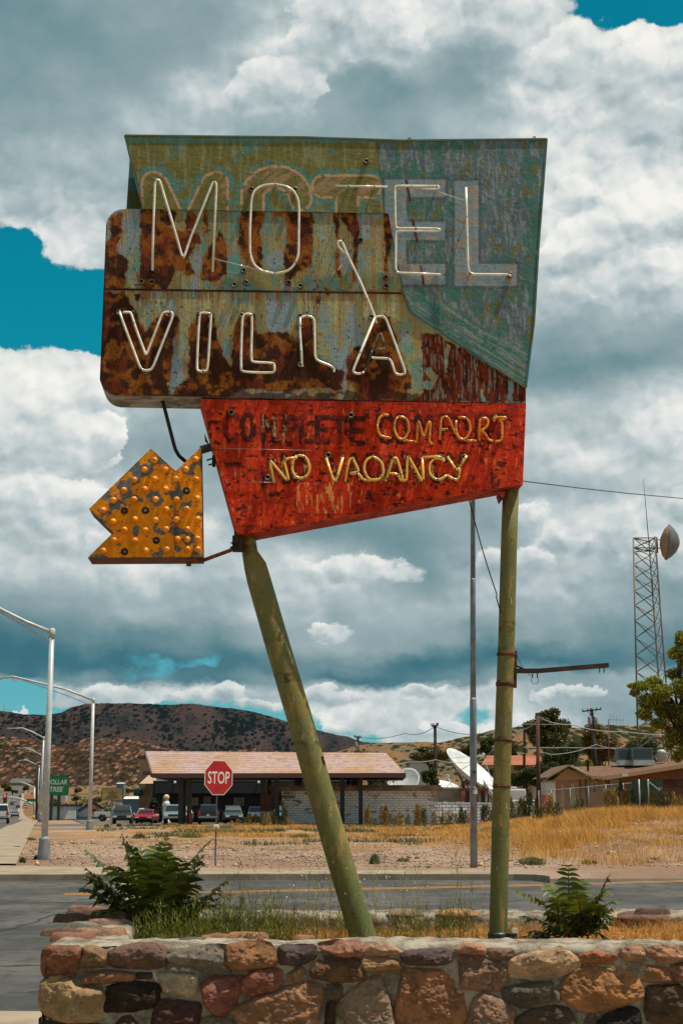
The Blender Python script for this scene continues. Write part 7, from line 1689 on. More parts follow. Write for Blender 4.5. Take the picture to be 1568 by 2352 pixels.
rcar('white boxy truck in the right lane far off', 'pickup', 57.5, 1858, 600, pw)
rcar('white car above the box truck', 'suv', 58, 1845, 690, pw)
rcar('small dark car near the white box truck', 'sedan', 42, 1860, 620, pb)
rcar('dark car under the signal arm', 'suv', 28, 1850, 740, pt)
rcar('white car just above the dark one under the signal arm', 'suv', 32, 1840, 860, pw)
rcar('white car roof over the cab of the big pickup', 'suv', 13, 1852, 640, pw)
rcar('dark blue car in the middle of the far road', 'suv', 47, 1830, 1020, pt)
rcar('pale car cresting the far bend', 'suv', 65, 1820, 1250, pw)
rcar('pale car crossing at the far bend of the road', 'sedan', 79, 1812, 1500, pw, 190)
# ------------------------------------------------------------------ planting
def leaf_mat(name, c, c2, rough=.5, island=.3, trans=.25, blotch=0):
    m = bpy.data.materials.new(name); m.use_nodes = True; t = NT(m.node_tree); b = t.n['Principled BSDF']
    g = t.new('ShaderNodeNewGeometry').outputs['Random Per Island']
    cc = t.mixc(t.sstep(g, 0, 1), c, c2); tc = t.new('ShaderNodeTexCoord').outputs['Object']
    if blotch: cc = t.mixc(1.0, cc, t.ramp(t.noise(tc, blotch, 5, .65), [(.35, (.62, .58, .56)), (.62, (1.12, 1.1, 1.05))]), 'MULTIPLY')
    t.put(b.inputs['Base Color'], cc); b.inputs['Roughness'].default_value = rough; b.inputs['Specular IOR Level'].default_value = .4
    if trans:
        tr = t.new('ShaderNodeBsdfTranslucent'); t.put(tr.inputs[0], t.mixc(1.0, cc, (1.0, .95, .4), 'MULTIPLY')); mx = t.new('ShaderNodeMixShader'); mx.inputs[0].default_value = trans
        out = t.n['Material Output']; t.l.new(b.outputs[0], mx.inputs[1]); t.l.new(tr.outputs[0], mx.inputs[2]); t.l.new(mx.outputs[0], out.inputs[0])
    return m
def npmesh(name, V, F, m, parent=None, loc=None, n=4):
    V = np.asarray(V, float).reshape(-1, 3); F = np.asarray(F, np.int32).reshape(-1, n); org = np.array(loc if loc is not None else (WORLD[parent.name] if parent else (0, 0, 0)), float)
    me = bpy.data.meshes.new(name); me.vertices.add(len(V)); me.vertices.foreach_set('co', (V-org).ravel()); me.loops.add(F.size); me.loops.foreach_set('vertex_index', F.ravel())
    me.polygons.add(len(F)); me.polygons.foreach_set('loop_start', np.arange(0, F.size, n, dtype=np.int32)); me.update(calc_edges=True); me.materials.append(m)
    o = bpy.data.objects.new(name, me); COL.objects.link(o); WORLD[o.name] = Vector(org)
    if parent: o.parent = parent; o.location = Vector(org)-WORLD[parent.name]
    else: o.location = org
    return o
def leaf_cloud(rs, blobs, n, size, droop=.0, shell=.55):
    """many small leaf blades spread through ellipsoids: blobs = (x, y, z, rx, ry, rz)"""
    B = np.array(blobs); vol = (B[:, 3]*B[:, 4]*B[:, 5])**(2/3.); k = rs.choice(len(B), n, p=vol/vol.sum())
    d = rs.normal(size=(n, 3)); d /= np.linalg.norm(d, axis=1)[:, None]; r = shell+(1-shell)*rs.rand(n)**.6; r *= rs.uniform(.8, 1.12, n)
    C = B[k, :3]+d*B[k, 3:6]*r[:, None]
    a = rs.normal(size=(n, 3)); a += d*.7; a[:, 2] += .1-droop; a /= np.linalg.norm(a, axis=1)[:, None]
    b = np.cross(a, rs.normal(size=(n, 3))); b /= np.linalg.norm(b, axis=1)[:, None]; s = size*rs.uniform(.6, 1.4, n)[:, None]
    V = np.stack([C-a*s, C+b*s*.38, C+a*s, C-b*s*.38], 1); return V.reshape(-1, 3), np.arange(n*4).reshape(-1, 4)
def tree(name, label, cat, base, h, blobs, n, size, leafm, trunk_r=.2, group=None, limbs=True, seed=0, droop=0., shell=.5, barkm=None):
    rs = np.random.RandomState(seed); root = thing(name, label, cat, base, group); bm_ = barkm or mat('bark', rgb(70, 56, 44), rgb(50, 40, 32), 3, .95, bump=.02)
    mb = MB(); b = Vector(base); C = Vector(np.mean([q[:3] for q in blobs], 0)); top = Vector((C.x, C.y, C.z))
    mid = b.lerp(top, .5)+Vector((rs.uniform(-.2, .2), 0, 0)); mb.tube([b-Vector((0, 0, .2)), b.lerp(mid, .5), mid, top], [trunk_r*1.3, trunk_r, trunk_r*.75, trunk_r*.35], 8); mb.build('trunk', bm_, root)
    if limbs:
        for q in blobs[:14]:
            s = mid.lerp(top, rs.uniform(0, .7)); e = Vector(q[:3]); m_ = s.lerp(e, .5)+Vector((0, 0, -.08*(e-s).length)); mb = MB(); mb.tube([s, m_, e], [trunk_r*.45, trunk_r*.28, trunk_r*.08], 6); mb.build('limb', bm_, root)
    V, F = leaf_cloud(rs, blobs, n, size, droop, shell); npmesh('crown', V, F, leafm, root); return root
def crown_blobs(rs, c, rx_, ry_, rz_, n, k=.42):
    out = []
    for i in range(n):
        d = rs.normal(size=3); d /= np.linalg.norm(d); r = rs.uniform(.35, .85); f = rs.uniform(.7, 1.25)
        out.append((c[0]+d[0]*rx_*r, c[1]+d[1]*ry_*r, c[2]+d[2]*rz_*r, rx_*k*f, ry_*k*f, rz_*k*f*.8))
    return out
lf_yg = leaf_mat('yellow_green_leaf', rgb(166, 162, 54, .95), rgb(100, 112, 30, .95), trans=.35); lf_dk = leaf_mat('dark_green_leaf', rgb(48, 62, 28), rgb(74, 82, 34)); lf_pine = leaf_mat('pine_leaf', rgb(62, 66, 26), rgb(92, 84, 36), trans=.1)
lf_br = leaf_mat('brown_green_leaf', rgb(112, 84, 40), rgb(92, 82, 36), trans=.1); lf_ol = leaf_mat('olive_scrub', rgb(104, 96, 48), rgb(74, 78, 38), trans=.1)
# the near tree at the right edge
rs = np.random.RandomState(7); Yt = 92; z0 = zg(24.0, Yt)
def pb_(px, py, w, h, dy=0): p = P(px, py, Yt+dy); s = sc(Yt); return (p.x, p.y, p.z, w*s, max(w, h)*s*.9, h*s)
NB = [pb_(1560, 1468, 12, 22), pb_(1552, 1500, 22, 16), pb_(1578, 1520, 24, 30), pb_(1545, 1548, 18, 14, .5), pb_(1470, 1576, 26, 12), pb_(1500, 1570, 22, 18, .4), pb_(1520, 1590, 26, 20, -.4), pb_(1490, 1612, 30, 22, .3), pb_(1478, 1640, 20, 16), pb_(1530, 1630, 30, 26, .6), pb_(1565, 1580, 28, 26, -.3),
      pb_(1570, 1640, 30, 30, .2), pb_(1512, 1662, 22, 14), pb_(1548, 1690, 26, 24, .4), pb_(1580, 1720, 26, 26), pb_(1536, 1712, 12, 12), pb_(1555, 1738, 14, 14, .5), pb_(1620, 1560, 60, 70, .5), pb_(1640, 1660, 60, 70), pb_(1600, 1470, 30, 40), pb_(1456, 1592, 12, 9), pb_(1447, 1575, 9, 5)]
tree('ash_tree', 'leafy yellow green tree leaning in from the right edge', 'tree', (P(1640, 1900, Yt).x, Yt, z0), 8, NB, 42000, .095, lf_yg, .3, seed=3, shell=.35, droop=.15)
def bt(name, label, px0, px1, ytop, ybot, Y, leafm, seed, n=5000, size=.2, nb=14, group='trees behind the yard', shell=.5, cat='tree', k=.42):
    rs = np.random.RandomState(seed); a, b = P(px0, ybot, Y), P(px1, ytop, Y); c = ((a.x+b.x)/2, Y, (a.z+b.z)/2); g = onland((px0+px1)/2, Y)
    if cat == 'bush' and 'desert' in name: Y = land_at((px0+px1)/2, ybot).y; a, b = P(px0, ybot, Y), P(px1, ytop, Y); c = ((a.x+b.x)/2, Y, (a.z+b.z)/2); g = a; size = max(.1, Y*.0009)
    bl = crown_blobs(rs, c, (b.x-a.x)/2*.92, (b.x-a.x)/2*.8, (b.z-a.z)/2*.92, nb, k)
    return tree(name, label, cat, (c[0], Y, min(g.z, a.z)), 5, bl, n, size, leafm, max(.12, (b.x-a.x)*.03), group, seed=seed, shell=shell)
bt('pine_tree', 'tall dark pine with layered clumps behind the terracotta roof', 1207, 1312, 1622, 1730, 205, lf_pine, 11, 26000, .18, 26, k=.36, shell=.3)
bt('pine_tree', 'broad lower pine clump just right of the tall pine', 1240, 1330, 1690, 1775, 200, lf_dk, 12, 15000, .18, 16, shell=.3)
bt('brown_tree', 'wide brownish tree behind the leaning utility pole', 1315, 1428, 1664, 1762, 212, lf_br, 13, 24000, .18, 22, k=.38, shell=.3)
bt('shade_tree', 'dark round tree left of the tall grey pole', 1036, 1104, 1698, 1760, 255, lf_dk, 14, 8000, .2, 12)
bt('shade_tree', 'dark tree between the grey pole and the green post', 1094, 1146, 1690, 1748, 245, lf_dk, 15, 7000, .2, 10)
bt('shade_tree', 'olive tree right beside the upright green post', 1140, 1205, 1695, 1745, 250, lf_ol, 16, 7000, .2, 10)
bt('shade_tree', 'olive bushy trees above the small white house', 940, 1045, 1712, 1752, 290, lf_ol, 17, 9000, .26, 14)
bt('shade_tree', 'green tree below the terracotta roof', 1165, 1250, 1760, 1812, 150, lf_dk, 18, 12000, .11, 16, shell=.3)
bt('shade_tree', 'yellowish tree behind the big dish', 1090, 1150, 1756, 1808, 165, lf_ol, 19, 9000, .13, 12, shell=.3)
bt('shade_tree', 'green tree in front of the tan bungalow gable', 1225, 1300, 1742, 1800, 150, lf_dk, 20, 12000, .12, 14, shell=.3)
bt('vine_bush', 'climbing bush round the foot of the black utility pole', 968, 1012, 1762, 1812, 140, lf_dk, 21, 7000, .10, 12, cat='bush')
bt('shade_tree', 'yellow green thicket under the canopy roof end', 825, 905, 1782, 1812, 150, lf_ol, 22, 8000, .13, 12)
bt('shade_tree', 'small yellow tree right of the leaning utility pole', 1336, 1372, 1738, 1768, 190, lf_yg, 23, 3500, .13, 8)
bt('shade_tree', 'dark tree under the lattice mast', 1420, 1530, 1690, 1760, 160, lf_dk, 24, 14000, .14, 18, shell=.3)
bt('round_bush', 'dark rounded bush at the left corner of the shop', 338, 374, 1829, 1879, 152, leaf_mat('very_dark_leaf', rgb(34, 40, 20), rgb(46, 50, 26), trans=.05), 25, 7000, .09, 12, cat='bush', shell=.3)
bt('desert_bush', 'green desert bush at the foot of the green sign posts', 113, 156, 1836, 1880, 215, lf_ol, 26, 6000, .16, 10, cat='bush', group='desert bushes')
bt('desert_bush', 'yellowish tree beside the white roofed long building', 296, 324, 1833, 1856, 250, lf_ol, 27, 4000, .16, 8, cat='bush', group='desert bushes')
for i, (px, py, w, Y) in enumerate([(180, 1815, 24, 600), (245, 1818, 26, 560), (128, 1814, 24, 800), (222, 1838, 24, 400), (296, 1817, 24, 640), (20, 1808, 36, 1700), (98, 1807, 30, 1700), (60, 1810, 22, 1720), (174, 1834, 20, 430), (34, 1818, 14, 1300)]):
    bt('desert_bush', ['desert bush above the green sign, left of the second lamp', 'desert bush above the cream sign', 'desert bush between the lamp poles over the green sign', 'low desert bush left of the cream sign', 'desert bush near the canopy roof corner', 'wide bush left of the grey roofed house', 'dense trees right of the grey roofed house', 'bush in front of the grey roofed house', 'low desert bush over the restaurant roof', 'low bush inside the far road bend'][i], px-w/2, px+w/2, py-w*.28, py+w*.28, Y, lf_ol, 40+i, 1500, .0016*Y*.5, 8, cat='bush', group='desert bushes')

# grass and weeds -------------------------------------------------
def blades(rs, X, Y, Z, h, w, lean=.35, seg=2):
    n = len(X); az = rs.uniform(0, 2*math.pi, n); dx, dy = np.cos(az), np.sin(az); ln = rs.uniform(0, lean, n)*h; sx, sy = -dy*w/2, dx*w/2
    V = []
    for k in range(seg+1):
        t = k/seg; f = (1-t)*1.0+.12; cx = X+dx*ln*t*t; cy = Y+dy*ln*t*t; cz = Z+h*t
        V.append(np.stack([cx-sx*f, cy-sy*f, cz], 1)); V.append(np.stack([cx+sx*f, cy+sy*f, cz], 1))
    V = np.stack(V, 1); m = 2*(seg+1); b = (np.arange(n)*m)[:, None]
    F = np.concatenate([np.stack([b[:, 0]+2*k, b[:, 0]+2*k+1, b[:, 0]+2*k+3, b[:, 0]+2*k+2], 1) for k in range(seg)]); return V.reshape(-1, 3), F
straw = leaf_mat('straw', rgb(226, 178, 100, .62), rgb(206, 140, 64, .6), .7, trans=.25); straw2 = leaf_mat('straw_field', rgb(240, 192, 112, .78), rgb(218, 156, 76, .74), .8, trans=.25, blotch=.45); weedg = leaf_mat('weed_green', rgb(92, 98, 34), rgb(120, 118, 46), trans=.3); weedd = leaf_mat('weed_dusty', rgb(104, 110, 76), rgb(84, 92, 52), trans=.1)
rs = np.random.RandomState(77)
# golden grass on the right-hand bank
def scatter(n, X0, X1, Y0, Y1, dens, seed):
    r = np.random.RandomState(seed); Yv = Y0+(Y1-Y0)*r.rand(n)**.8; a = r.uniform(X0, X1, n); X = a*Yv; k = r.rand(n) < dens(X, Yv, a); return X[k], Yv[k]
dens = lambda X, Y, a: np.clip(ss(a+(fbm(X/4, Y/6, 503, 4)-.5)*.10, .085, .15)*ss(Y+(fbm(X/1.5, Y/3, 504, 4)-.5)*10, 38, 43)*(.12+.35*ss(-Y, -62, -48)+1.2*ss(fbm(X/2.2, Y/5, 501, 5), .40, .56)), 0, 1)*(Y < 112)
X, Y = scatter(260000, .03, .30, 38, 112, dens, 1); h = rs.uniform(.14, .46, len(X))*(.3+1.3*ss(fbm(X/2, Y/4, 502, 4), .3, .7))*(1-.45*ss(Y, 60, 90)); V, F = blades(rs, X, Y, zland(X, Y), h, .016*Y/60, 1.1)
struct(npmesh('golden_grass', V, F, straw2), 'stuff')
dens = lambda X, Y, a: ss(fbm(X/4, Y/6, 511, 5)+.07*ss(Y, 60, 110)+.05*ss(a, -.05, .05), .52, .60)*ss(Y+(fbm(X/2, Y/5, 513, 4)-.5)*22, 54, 66)*ss(a+(fbm(X/3, Y/9, 512, 3)-.5)*.12, -.155, -.11)*.8
X, Y = scatter(90000, -.18, .10, 48, 118, dens, 2); h = rs.uniform(.05, .20, len(X)); V, F = blades(rs, X, Y, zland(X, Y), h, .024*Y/60, 1.2)
struct(npmesh('dry_grass', V, F, straw2), 'stuff')
dens = lambda X, Y, a: ss(fbm(X/3, Y/4, 521, 5), .56, .62)*ss(Y+(fbm(X/2, Y/5, 523, 4)-.5)*20, 52, 62)*ss(a+(fbm(X/3, Y/9, 522, 3)-.5)*.12, -.16, -.12)*.9
X, Y = scatter(50000, -.18, .12, 50, 117, dens, 3); h = rs.uniform(.05, .24, len(X)); V, F = blades(rs, X, Y, zland(X, Y), h, .05*Y/60, .8)
struct(npmesh('low_weeds', V, F, weedd), 'stuff')
# stones and pebbles of the vacant lot
def pebbles(name, X, Y, Z, s, m, seed):
    r = np.random.RandomState(seed); n = len(X); base = np.array([(1, 0, 0), (-1, 0, 0), (0, 1, 0), (0, -1, 0), (0, 0, .8), (0, 0, -.3)]); V = base[None]*r.uniform(.5, 1.3, (n, 6, 3))*s[:, None, None]+np.stack([X, Y, Z], 1)[:, None]
    f = np.array([(0, 2, 4), (2, 1, 4), (1, 3, 4), (3, 0, 4), (2, 0, 5), (1, 2, 5), (3, 1, 5), (0, 3, 5)]); F = (np.arange(n)*6)[:, None, None]+f[None]; return npmesh(name, V, F, m, n=3)
X, Y = scatter(14000, -.26, .26, 37.5, 70, lambda X, Y, a: .3+.7*ss(fbm(X/3, Y/3, 531, 3), .45, .6), 4); s = rs.uniform(.015, .05, len(X))*np.where(rs.rand(len(X)) > .97, 2.5, 1)
struct(pebbles('gravel', X, Y, zland(X, Y)+.01, s, mat('gravel', rgb(196, 170, 146, .8), rgb(140, 116, 98, .8), 1, .9, island=.25), 1), 'stuff')
# tall weeds growing along the hut and walls
def weed_plant(V, F, rs, x, y, z, h, n, w):
    m = 90; t = rs.rand(m); a = rs.uniform(0, 6.28, m); r = w*(.25+.75*(1-t))*rs.rand(m)**.5
    X = x+np.cos(a)*r; Y = y+np.sin(a)*r; Z = z+h*t*.92; hh = np.full(m, h*.16); v, f = blades(rs, X, Y, Z, hh, h*.04, 1.2); F.append(f+sum(len(q) for q in V)); V.append(v)
wt = leaf_mat('weed_tan', rgb(176, 138, 70, .8), rgb(140, 120, 56, .8), trans=.1); wg = leaf_mat('weed_olive', rgb(92, 92, 44), rgb(70, 76, 36), trans=.1)
WL = [(654, 60), (668, 22), (700, 12), (745, 52), (760, 20), (840, 50), (860, 24), (880, 62), (900, 30), (915, 36), (930, 30), (960, 52), (972, 44), (994, 40), (1010, 26), (1025, 34), (1040, 30), (1052, 38), (1066, 44), (1078, 30), (1112, 50), (1126, 46), (1136, 52), (1150, 34), (1160, 30), (1174, 56), (1186, 44), (1200, 52), (1212, 60), (1228, 44), (1240, 40), (1262, 60), (1280, 52), (1296, 40), (1330, 44), (1404, 60), (1424, 72), (1436, 66), (1448, 60), (1500, 50), (1530, 60), (1552, 52), (560, 24), (580, 30), (600, 30), (612, 34), (628, 36), (540, 22)]
SPOT = [(640, 'left of the brick hut'), (690, 'by the brick hut sign'), (790, 'hut wall left of the slanting post'), (920, 'hut wall right of the slanting post'), (998, 'right end of the hut'), (1086, 'block wall left of the grey pole'), (1135, 'block wall near the grey pole'), (1236, 'right end of the block wall'), (1300, 'left end of the wire fence'), (1470, 'middle of the wire fence'), (1520, 'green enclosure'), (1700, 'brown block wall')]
def wlab(i, px, hp):
    z_ = lambda q: next(k for k, (e, _) in enumerate(SPOT) if q < e)
    k = z_(px); same = sorted(q for q, _ in WL if z_(q) == k)
    return ['leftmost', 'second', 'third', 'fourth', 'fifth', 'sixth', 'seventh', 'eighth', 'ninth'][same.index(px)]+' tall weed from the left, '+SPOT[k][1]
for i, (px, hp) in enumerate(WL):
    Yw = 112.5+rs.uniform(-2, 2) if px < 1240 else 88+rs.uniform(-6, 6); g = onland(px, Yw); V = []; F = []; h = hp*sc(Yw)*1.05
    for k in range(4): weed_plant(V, F, rs, g.x+rs.uniform(-.3, .3), Yw+rs.uniform(-.15, .15), g.z-.05, h*rs.uniform(.6, 1.0), 40, .34)
    o = npmesh('tall_weed', np.concatenate(V), np.concatenate(F), wt if i % 2 else wg, loc=(g.x, Yw, g.z)); tag(o, wlab(i, px, hp), 'weed', 'tall weeds along the walls')
# weed clumps in the lot
CL = [(925, 1979, 30, 10, 'sage clump by the kerb left of the tall grey pole'), (886, 1926, 14, 5, 'small grey green clump in the middle of the lot'), (1220, 1986, 72, 22, 'green creeping weed right of the upright green post near the kerb'), (1352, 1985, 34, 12, 'low green weed at the foot of the golden bank'), (860, 1984, 22, 30, 'thin wiry weed at the kerb beside the slanting post'), (274, 1900, 14, 10, 'small tuft beside the second lamp base'), (245, 1902, 12, 12, 'spiky tuft left of the cream sign post'), (300, 1899, 24, 8, 'green tuft under the dark green off road car'),
      (320, 1925, 30, 12, 'green weed patch beyond the big shrub'), (440, 1925, 60, 16, 'dusty green weed patch left of the stop sign'), (520, 1885+22, 40, 14, 'bright green weed patch behind the stop sign post'), (640, 1910, 36, 10, 'green weed patch in front of the brown cabinet'), (690, 1925, 50, 12, 'dusty weed patch left of the slanting post'), (1318, 1868, 26, 32, 'dark leafy bush in front of the wire fence'), (86, 1975, 14, 14, 'yellowish tuft at the base of the nearest lamp'), (70, 1930, 26, 8, 'weeds along the inner pavement edge'), (40, 1950, 22, 8, 'weeds along the pavement edge near the left'), (52, 1982, 12, 16, 'small tuft between the pavement and the nearest lamp')]
for i, (px, py, w, h, lab) in enumerate(CL):
    g = land_at(px, py); s = sc(g.y); n = 500; X = g.x+rs.normal(0, w*s*.26, n); Y = g.y+rs.normal(0, w*s*.4, n); hh = rs.uniform(.3, 1, n)*h*s*np.exp(-((X-g.x)/(w*s*.45))**2); V, F = blades(rs, X, Y, zland(X, Y)-.02, hh, max(.012, .9*s), .9)
    lv = leaf_cloud(rs, [(g.x, g.y, g.z+h*s*.3, w*s*.5, w*s*.5, h*s*.42)], 500, max(.03, 1.4*s)); F2 = lv[1]+len(V)
    o = npmesh('weed_clump', np.concatenate([V, lv[0]]), np.concatenate([F, F2]), [weedg, weedd, wg][i % 3], loc=tuple(g)); tag(o, lab, 'weed', 'weed clumps in the lot')
# rocks on the bank
for i, (px, py, w) in enumerate([(1402, 1965, 24), (1330, 1972, 14), (1424, 1962, 14), (1500, 1974, 16), (1368, 1968, 12)]):
    g = land_at(px, py); r_ = w*sc(g.y)/2; mb = MB(); mb.sph(g+Vector((0, 0, r_*.3)), r_, 7, sx=(1, .8, .6)); o = mb.build('rock', mat('pale_rock', rgb(200, 170, 144, .8), rgb(160, 130, 104, .8), 3, .9, bump=.05, bscale=4), loc=g, sm=False)
    for v in o.data.vertices: v.co *= random.Random(v.index+i*99).uniform(.8, 1.2)
    tag(o, ['largest pale rock at the foot of the golden bank', 'flat pale rock left of the largest bank rock', 'pale rock touching the right of the largest one', 'brown rock at the right foot of the bank', 'smallest pale rock left of the largest'][i], 'rock', 'rocks below the golden grass')

# planter: straw, green weeds, stones, two tree-of-heaven shrubs
n = 26000; X = rs.uniform(xl+.3, 3.6, n); Y = rs.uniform(YW+.4, YB+.15, n); k = rs.rand(n) < (.25+.75*ss(X, -.9, -.2))*(.35+.65*ss(fbm(X*1.6, Y*1.6, 601, 3), .35, .55)); X, Y = X[k], Y[k]
h = rs.uniform(.02, .07, len(X))*(1+ss(X, .4, 2.0)*.4); V, F = blades(rs, X, Y, zsoil(X, Y)-.005, h, .0035, 2.2); struct(npmesh('dry_planter_grass', V, F, straw), 'stuff')
def stemmy(rs, n, X0, X1, Y0, Y1, hmin, hmax, dens):
    Vs, Fs, off = [], [], 0
    X = rs.uniform(X0, X1, n); Y = rs.uniform(Y0, Y1, n); k = rs.rand(n) < dens(X, Y); X, Y = X[k], Y[k]; H = rs.uniform(hmin, hmax, len(X))*dens(X, Y)**.3
    V, F = blades(rs, X, Y, zsoil(X, Y), H, .0035, .35, 3); Vs.append(V); Fs.append(F); off = len(V)
    for q in range(16):                    # narrow leaves up the stems
        t = rs.uniform(.1, 1, len(X)); LX, LY, LZ = X+rs.normal(0, .006, len(X)), Y+rs.normal(0, .006, len(X)), zsoil(X, Y)+H*t; V, F = blades(rs, LX, LY, LZ, H*.07+.008, .0042, 1.6, 1); Vs.append(V); Fs.append(F+off); off += len(V)
    return Vs, Fs
rsw = np.random.RandomState(5)
gw = lambda X, Y: np.clip(.02+1.1*ss(-X, .15, .75)*ss(X, xl+.32, xl+.5)*(.6+.4*ss(fbm(X*3, Y*3, 611, 3), .35, .5))+.5*ss(fbm(X*2.6, Y*2.2, 612, 3), .52, .64)*(X < 1.6), 0, 1)
for nm, (a, b), seed in (('green_weeds', (0, 0), 1),):
    Vs, Fs = stemmy(rsw, 2600, xl+.3, 1.9, YW+.42, YB+.1, .12, .34, gw)
    struct(npmesh(nm, np.concatenate([v for v in Vs]), np.concatenate([f for f in Fs]), leaf_mat('weed_fresh', rgb(112, 116, 26, 1.0), rgb(70, 82, 20, 1.0), trans=.35)), 'stuff')
# wispy stalks with tiny white flowers
Vs, Fs = stemmy(rsw, 60, -.9, .9, YW+1.0, YB+.1, .38, .62, lambda X, Y: np.ones(len(X)))
o = npmesh('flowering_grass', np.concatenate(Vs), np.concatenate(Fs), leaf_mat('stalk', rgb(150, 140, 70, .9), rgb(120, 116, 56, .9))); struct(o, 'stuff')
n = 260; X = rs.uniform(-.9, 1.0, n); Y = rs.uniform(YW+1, YB, n); Z = .8+rs.uniform(.32, .66, n); V, F = leaf_cloud(rs, [(0, YW+1.8, .8+.42, .9, .9, .16)], 240, .006, shell=0.1); struct(npmesh('tiny_flowers', V, F, mat('petal', rgb(226, 220, 206, .9), rough=.7)), 'stuff')
for i, (px, py, w, d_, h_, c, lab) in enumerate([(1092, 2119, .12, .06, .11, (206, 190, 160), 'pale slab of stone leaning left of the upright post'), (925, 2131, .10, .08, .06, (112, 88, 74), 'brown lump of rock between the two posts'), (1020, 2110, .12, .08, .06, (196, 180, 150), 'flat pale stone near the rear wall'), (1058, 2126, .07, .05, .04, (150, 140, 124), 'small grey stone left of the leaning slab'), (935, 2147, .06, .05, .03, (180, 120, 90), 'small pinkish stone near the slanting post'), (1226, 2157, .07, .05, .05, (176, 110, 84), 'reddish stone at the foot of the right shrub'), (1180, 2140, .05, .04, .05, (220, 216, 208), 'crumpled white scrap beside the upright post')]):
    g = G(px, py, .83); mb = MB(); mb.sph(g, .5, 7, sx=(w, d_, h_)); o = mb.build('loose_stone', stone_mat(0, rgb(*c, 1.0), 400+i), loc=g, sm=False); rr_ = random.Random(i)
    for v in o.data.vertices: v.co *= rr_.uniform(.82, 1.2)
    tag(o, lab, 'stone', 'loose stones in the planter')

def leaflet(V, F, base, d, up, L, wd, rs):
    """a pointed blade of six quads that droops along its length"""
    side = d.cross(up)
    if side.length < 1e-4: side = Vector((1, 0, 0))
    side.normalize(); o = len(V); n = 5; droop = rs.uniform(.15, .55); fold = .25
    for k in range(n+1):
        t = k/n; w = wd*math.sin(math.pi*min(1, (t*.88+.12)))**.8*(1-t*.25); 
        if k == n: w = .0006
        c = base+d*L*t-Vector((0, 0, 1))*L*droop*t*t; V += [tuple(c-side*w+up*w*fold), tuple(c), tuple(c+side*w+up*w*fold)]
    for k in range(n): a = o+3*k; F += [(a, a+1, a+4, a+3), (a+1, a+2, a+5, a+4)]
def frond(rs, base, tip, sagup, Ll, pairs, V, F, SV, start=.18):
    base, tip = Vector(base), Vector(tip); ax = tip-base; pts = []
    for k in range(pairs+1): t = k/pairs; pts.append(base+ax*t+Vector((0, 0, sagup*4*t*(1-t)*.5*ax.length)))
    SV.append(pts)
    for k in range(int(pairs*start), pairs+1):
        t = k/pairs; p = pts[k]; d = (pts[min(k+1, pairs)]-pts[max(k-1, 0)]).normalized(); u0 = Vector((0, 0, 1)); s = d.cross(u0)
        if s.length < .2: s = Vector((rs.choice([-1, 1]), .2, 0))
        s.normalize(); L = Ll*(.55+.75*math.sin(math.pi*min(1, .18+.72*t)))*rs.uniform(.85, 1.12); 
        if t > .9: L *= .6
        up = s.cross(d).normalized(); up = up if up.z > 0 else -up
        for sg in (-1, 1):
            dd = (s*sg*.92+d*(.08+.40*t)+up*rs.uniform(.0, .22)).normalized(); leaflet(V, F, p, dd, up, L, L*.16, rs)
def heaven_shrub(label, base, fronds, seed, Lf, inner, loc, R_, H_, leafm, youngm):
    rs = random.Random(seed); root = thing('tree_of_heaven', label, 'shrub', loc, 'tree of heaven shrubs in the planter'); V, F, SV = [], [], []; V2, F2 = [], []
    for i, (tip, sag) in enumerate(fronds):
        b = Vector(base)+Vector((rs.uniform(-.12, .12), rs.uniform(-.06, .06), rs.uniform(.0, .2))); frond(rs, b.lerp(Vector(tip), .35), tip, sag, Lf, 9, V, F, SV, .0); SV.append([b, b.lerp(Vector(tip), .35)])
    for i in range(inner):
        a = rs.uniform(0, 2*math.pi); r = R_*rs.uniform(.35, .95); hh = H_*rs.uniform(.2, .85)*(1-.35*(r/R_)**2); tip = Vector(base)+Vector((math.cos(a)*r, math.sin(a)*r*.7, hh)); b = Vector(base)+Vector((math.cos(a)*r*.25, math.sin(a)*r*.2, hh*.35)); frond(rs, b, tip, rs.uniform(.05, .2), Lf*rs.uniform(.9, 1.15), 6, V, F, SV, .1)
    npmesh('foliage', V, F, leafm, root)
    mb = MB()
    for pts in SV: mb.tube(pts, [.005*(1-.7*k/len(pts))+.0012 for k in range(len(pts))], 5)
    mb.build('stems', mat('red_stem', rgb(110, 56, 34), rgb(96, 84, 40), 6, .6), root)
    return root
lh = leaf_mat('heaven_leaf', rgb(128, 136, 52, .95), rgb(58, 80, 36, .9), .42, trans=.3); lh2 = leaf_mat('heaven_leaf_b', rgb(112, 122, 50, .9), rgb(54, 76, 34, .85), .42, trans=.3)
def sp(px, py, Y): return P(px, py, Y)
ZP4 = lambda X, Y: (156.8+.26*X, 1881.6+.26*Y)
Yb = 10.1
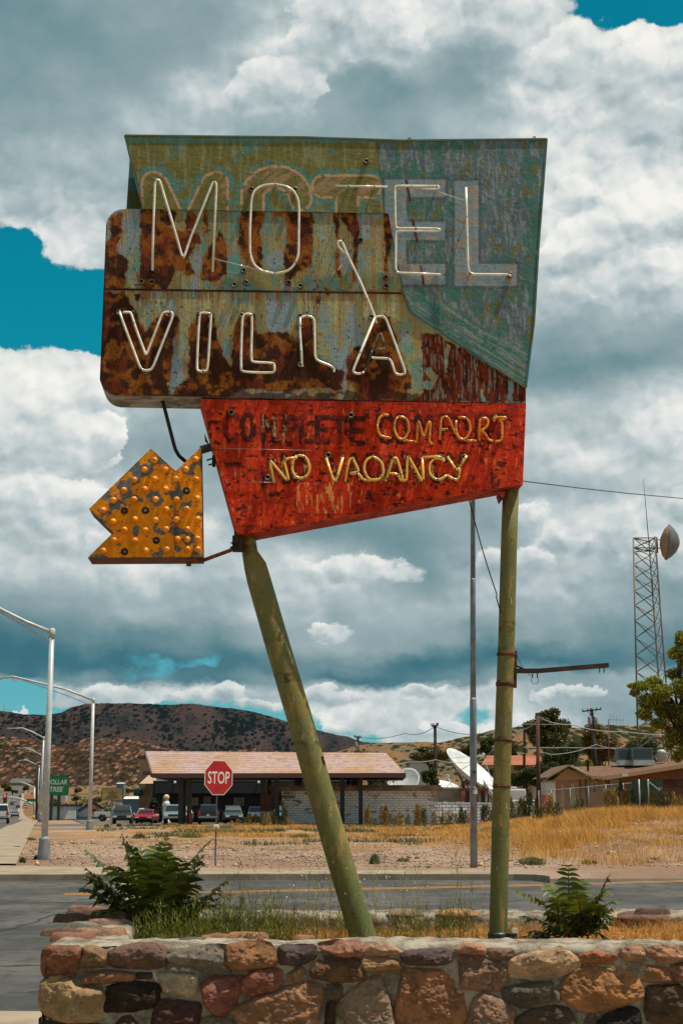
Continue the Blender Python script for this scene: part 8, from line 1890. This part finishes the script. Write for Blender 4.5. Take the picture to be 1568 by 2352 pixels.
FR = [((475, 140), Yb-.1), ((870, 185), Yb), ((1270, 180), Yb), ((1390, 545), Yb), ((165, 290), Yb), ((160, 440), Yb-.15), ((130, 610), Yb), ((640, 260), Yb+.2), ((770, 265), Yb+.1), ((900, 330), Yb-.3), ((1180, 330), Yb+.1), ((560, 250), Yb-.2), ((1010, 380), Yb-.2), ((1330, 655), Yb-.1), ((700, 360), Yb-.4), ((400, 420), Yb-.3), ((1100, 500), Yb-.35), ((1300, 760), Yb-.2), ((240, 820), Yb-.1), ((820, 240), Yb+.3)]
b0_ = P(*ZP4(760, 900), Yb); b0_.z = .82
heaven_shrub('wide dark leafed tree of heaven at the left of the planter', b0_, [(P(*ZP4(*q), y), .10) for q, y in FR], 4, .112, 34, b0_, .62, .62, lh, None)
ZP5 = lambda X, Y: (752.6+.52*X, 1944.3+.52*Y)
Yc = 9.5
FR2 = [((1060, 88), Yc), ((845, 200), Yc), ((965, 170), Yc+.1), ((1240, 130), Yc), ((1275, 235), Yc), ((1235, 185), Yc+.1), ((1245, 415), Yc), ((855, 310), Yc), ((1120, 150), Yc+.2), ((1010, 230), Yc-.2), ((1250, 310), Yc-.1), ((880, 400), Yc-.1), ((1100, 210), Yc-.2), ((1180, 260), Yc-.2)]
b1_ = P(*ZP5(1075, 420), Yc); b1_.z = .84
heaven_shrub('smaller tree of heaven to the right of the upright post', b1_, [(P(*ZP5(*q), y), .10) for q, y in FR2], 9, .09, 18, b1_, .38, .36, lh2, None)

# desert scrub dotting the slope beyond the car park
n = 520; A = rs.uniform(-.24, .0, n); Yv = rs.uniform(330, 1700, n)**1.0; V, F, o_ = [], [], 0
for a, y in zip(A, Yv):
    x = a*y
    if x < rx(y)+8 and x > rx(y)-45: continue
    r = rs.uniform(1.0, 2.6); v, f = leaf_cloud(rs, [(x, y, zg(x, y)+r*.45, r*1.3, r, r*.6)], 46, r*.34, shell=.4); V.append(v); F.append(f+o_); o_ += len(v)
struct(npmesh('desert_scrub', np.concatenate(V), np.concatenate(F), lf_ol), 'stuff')
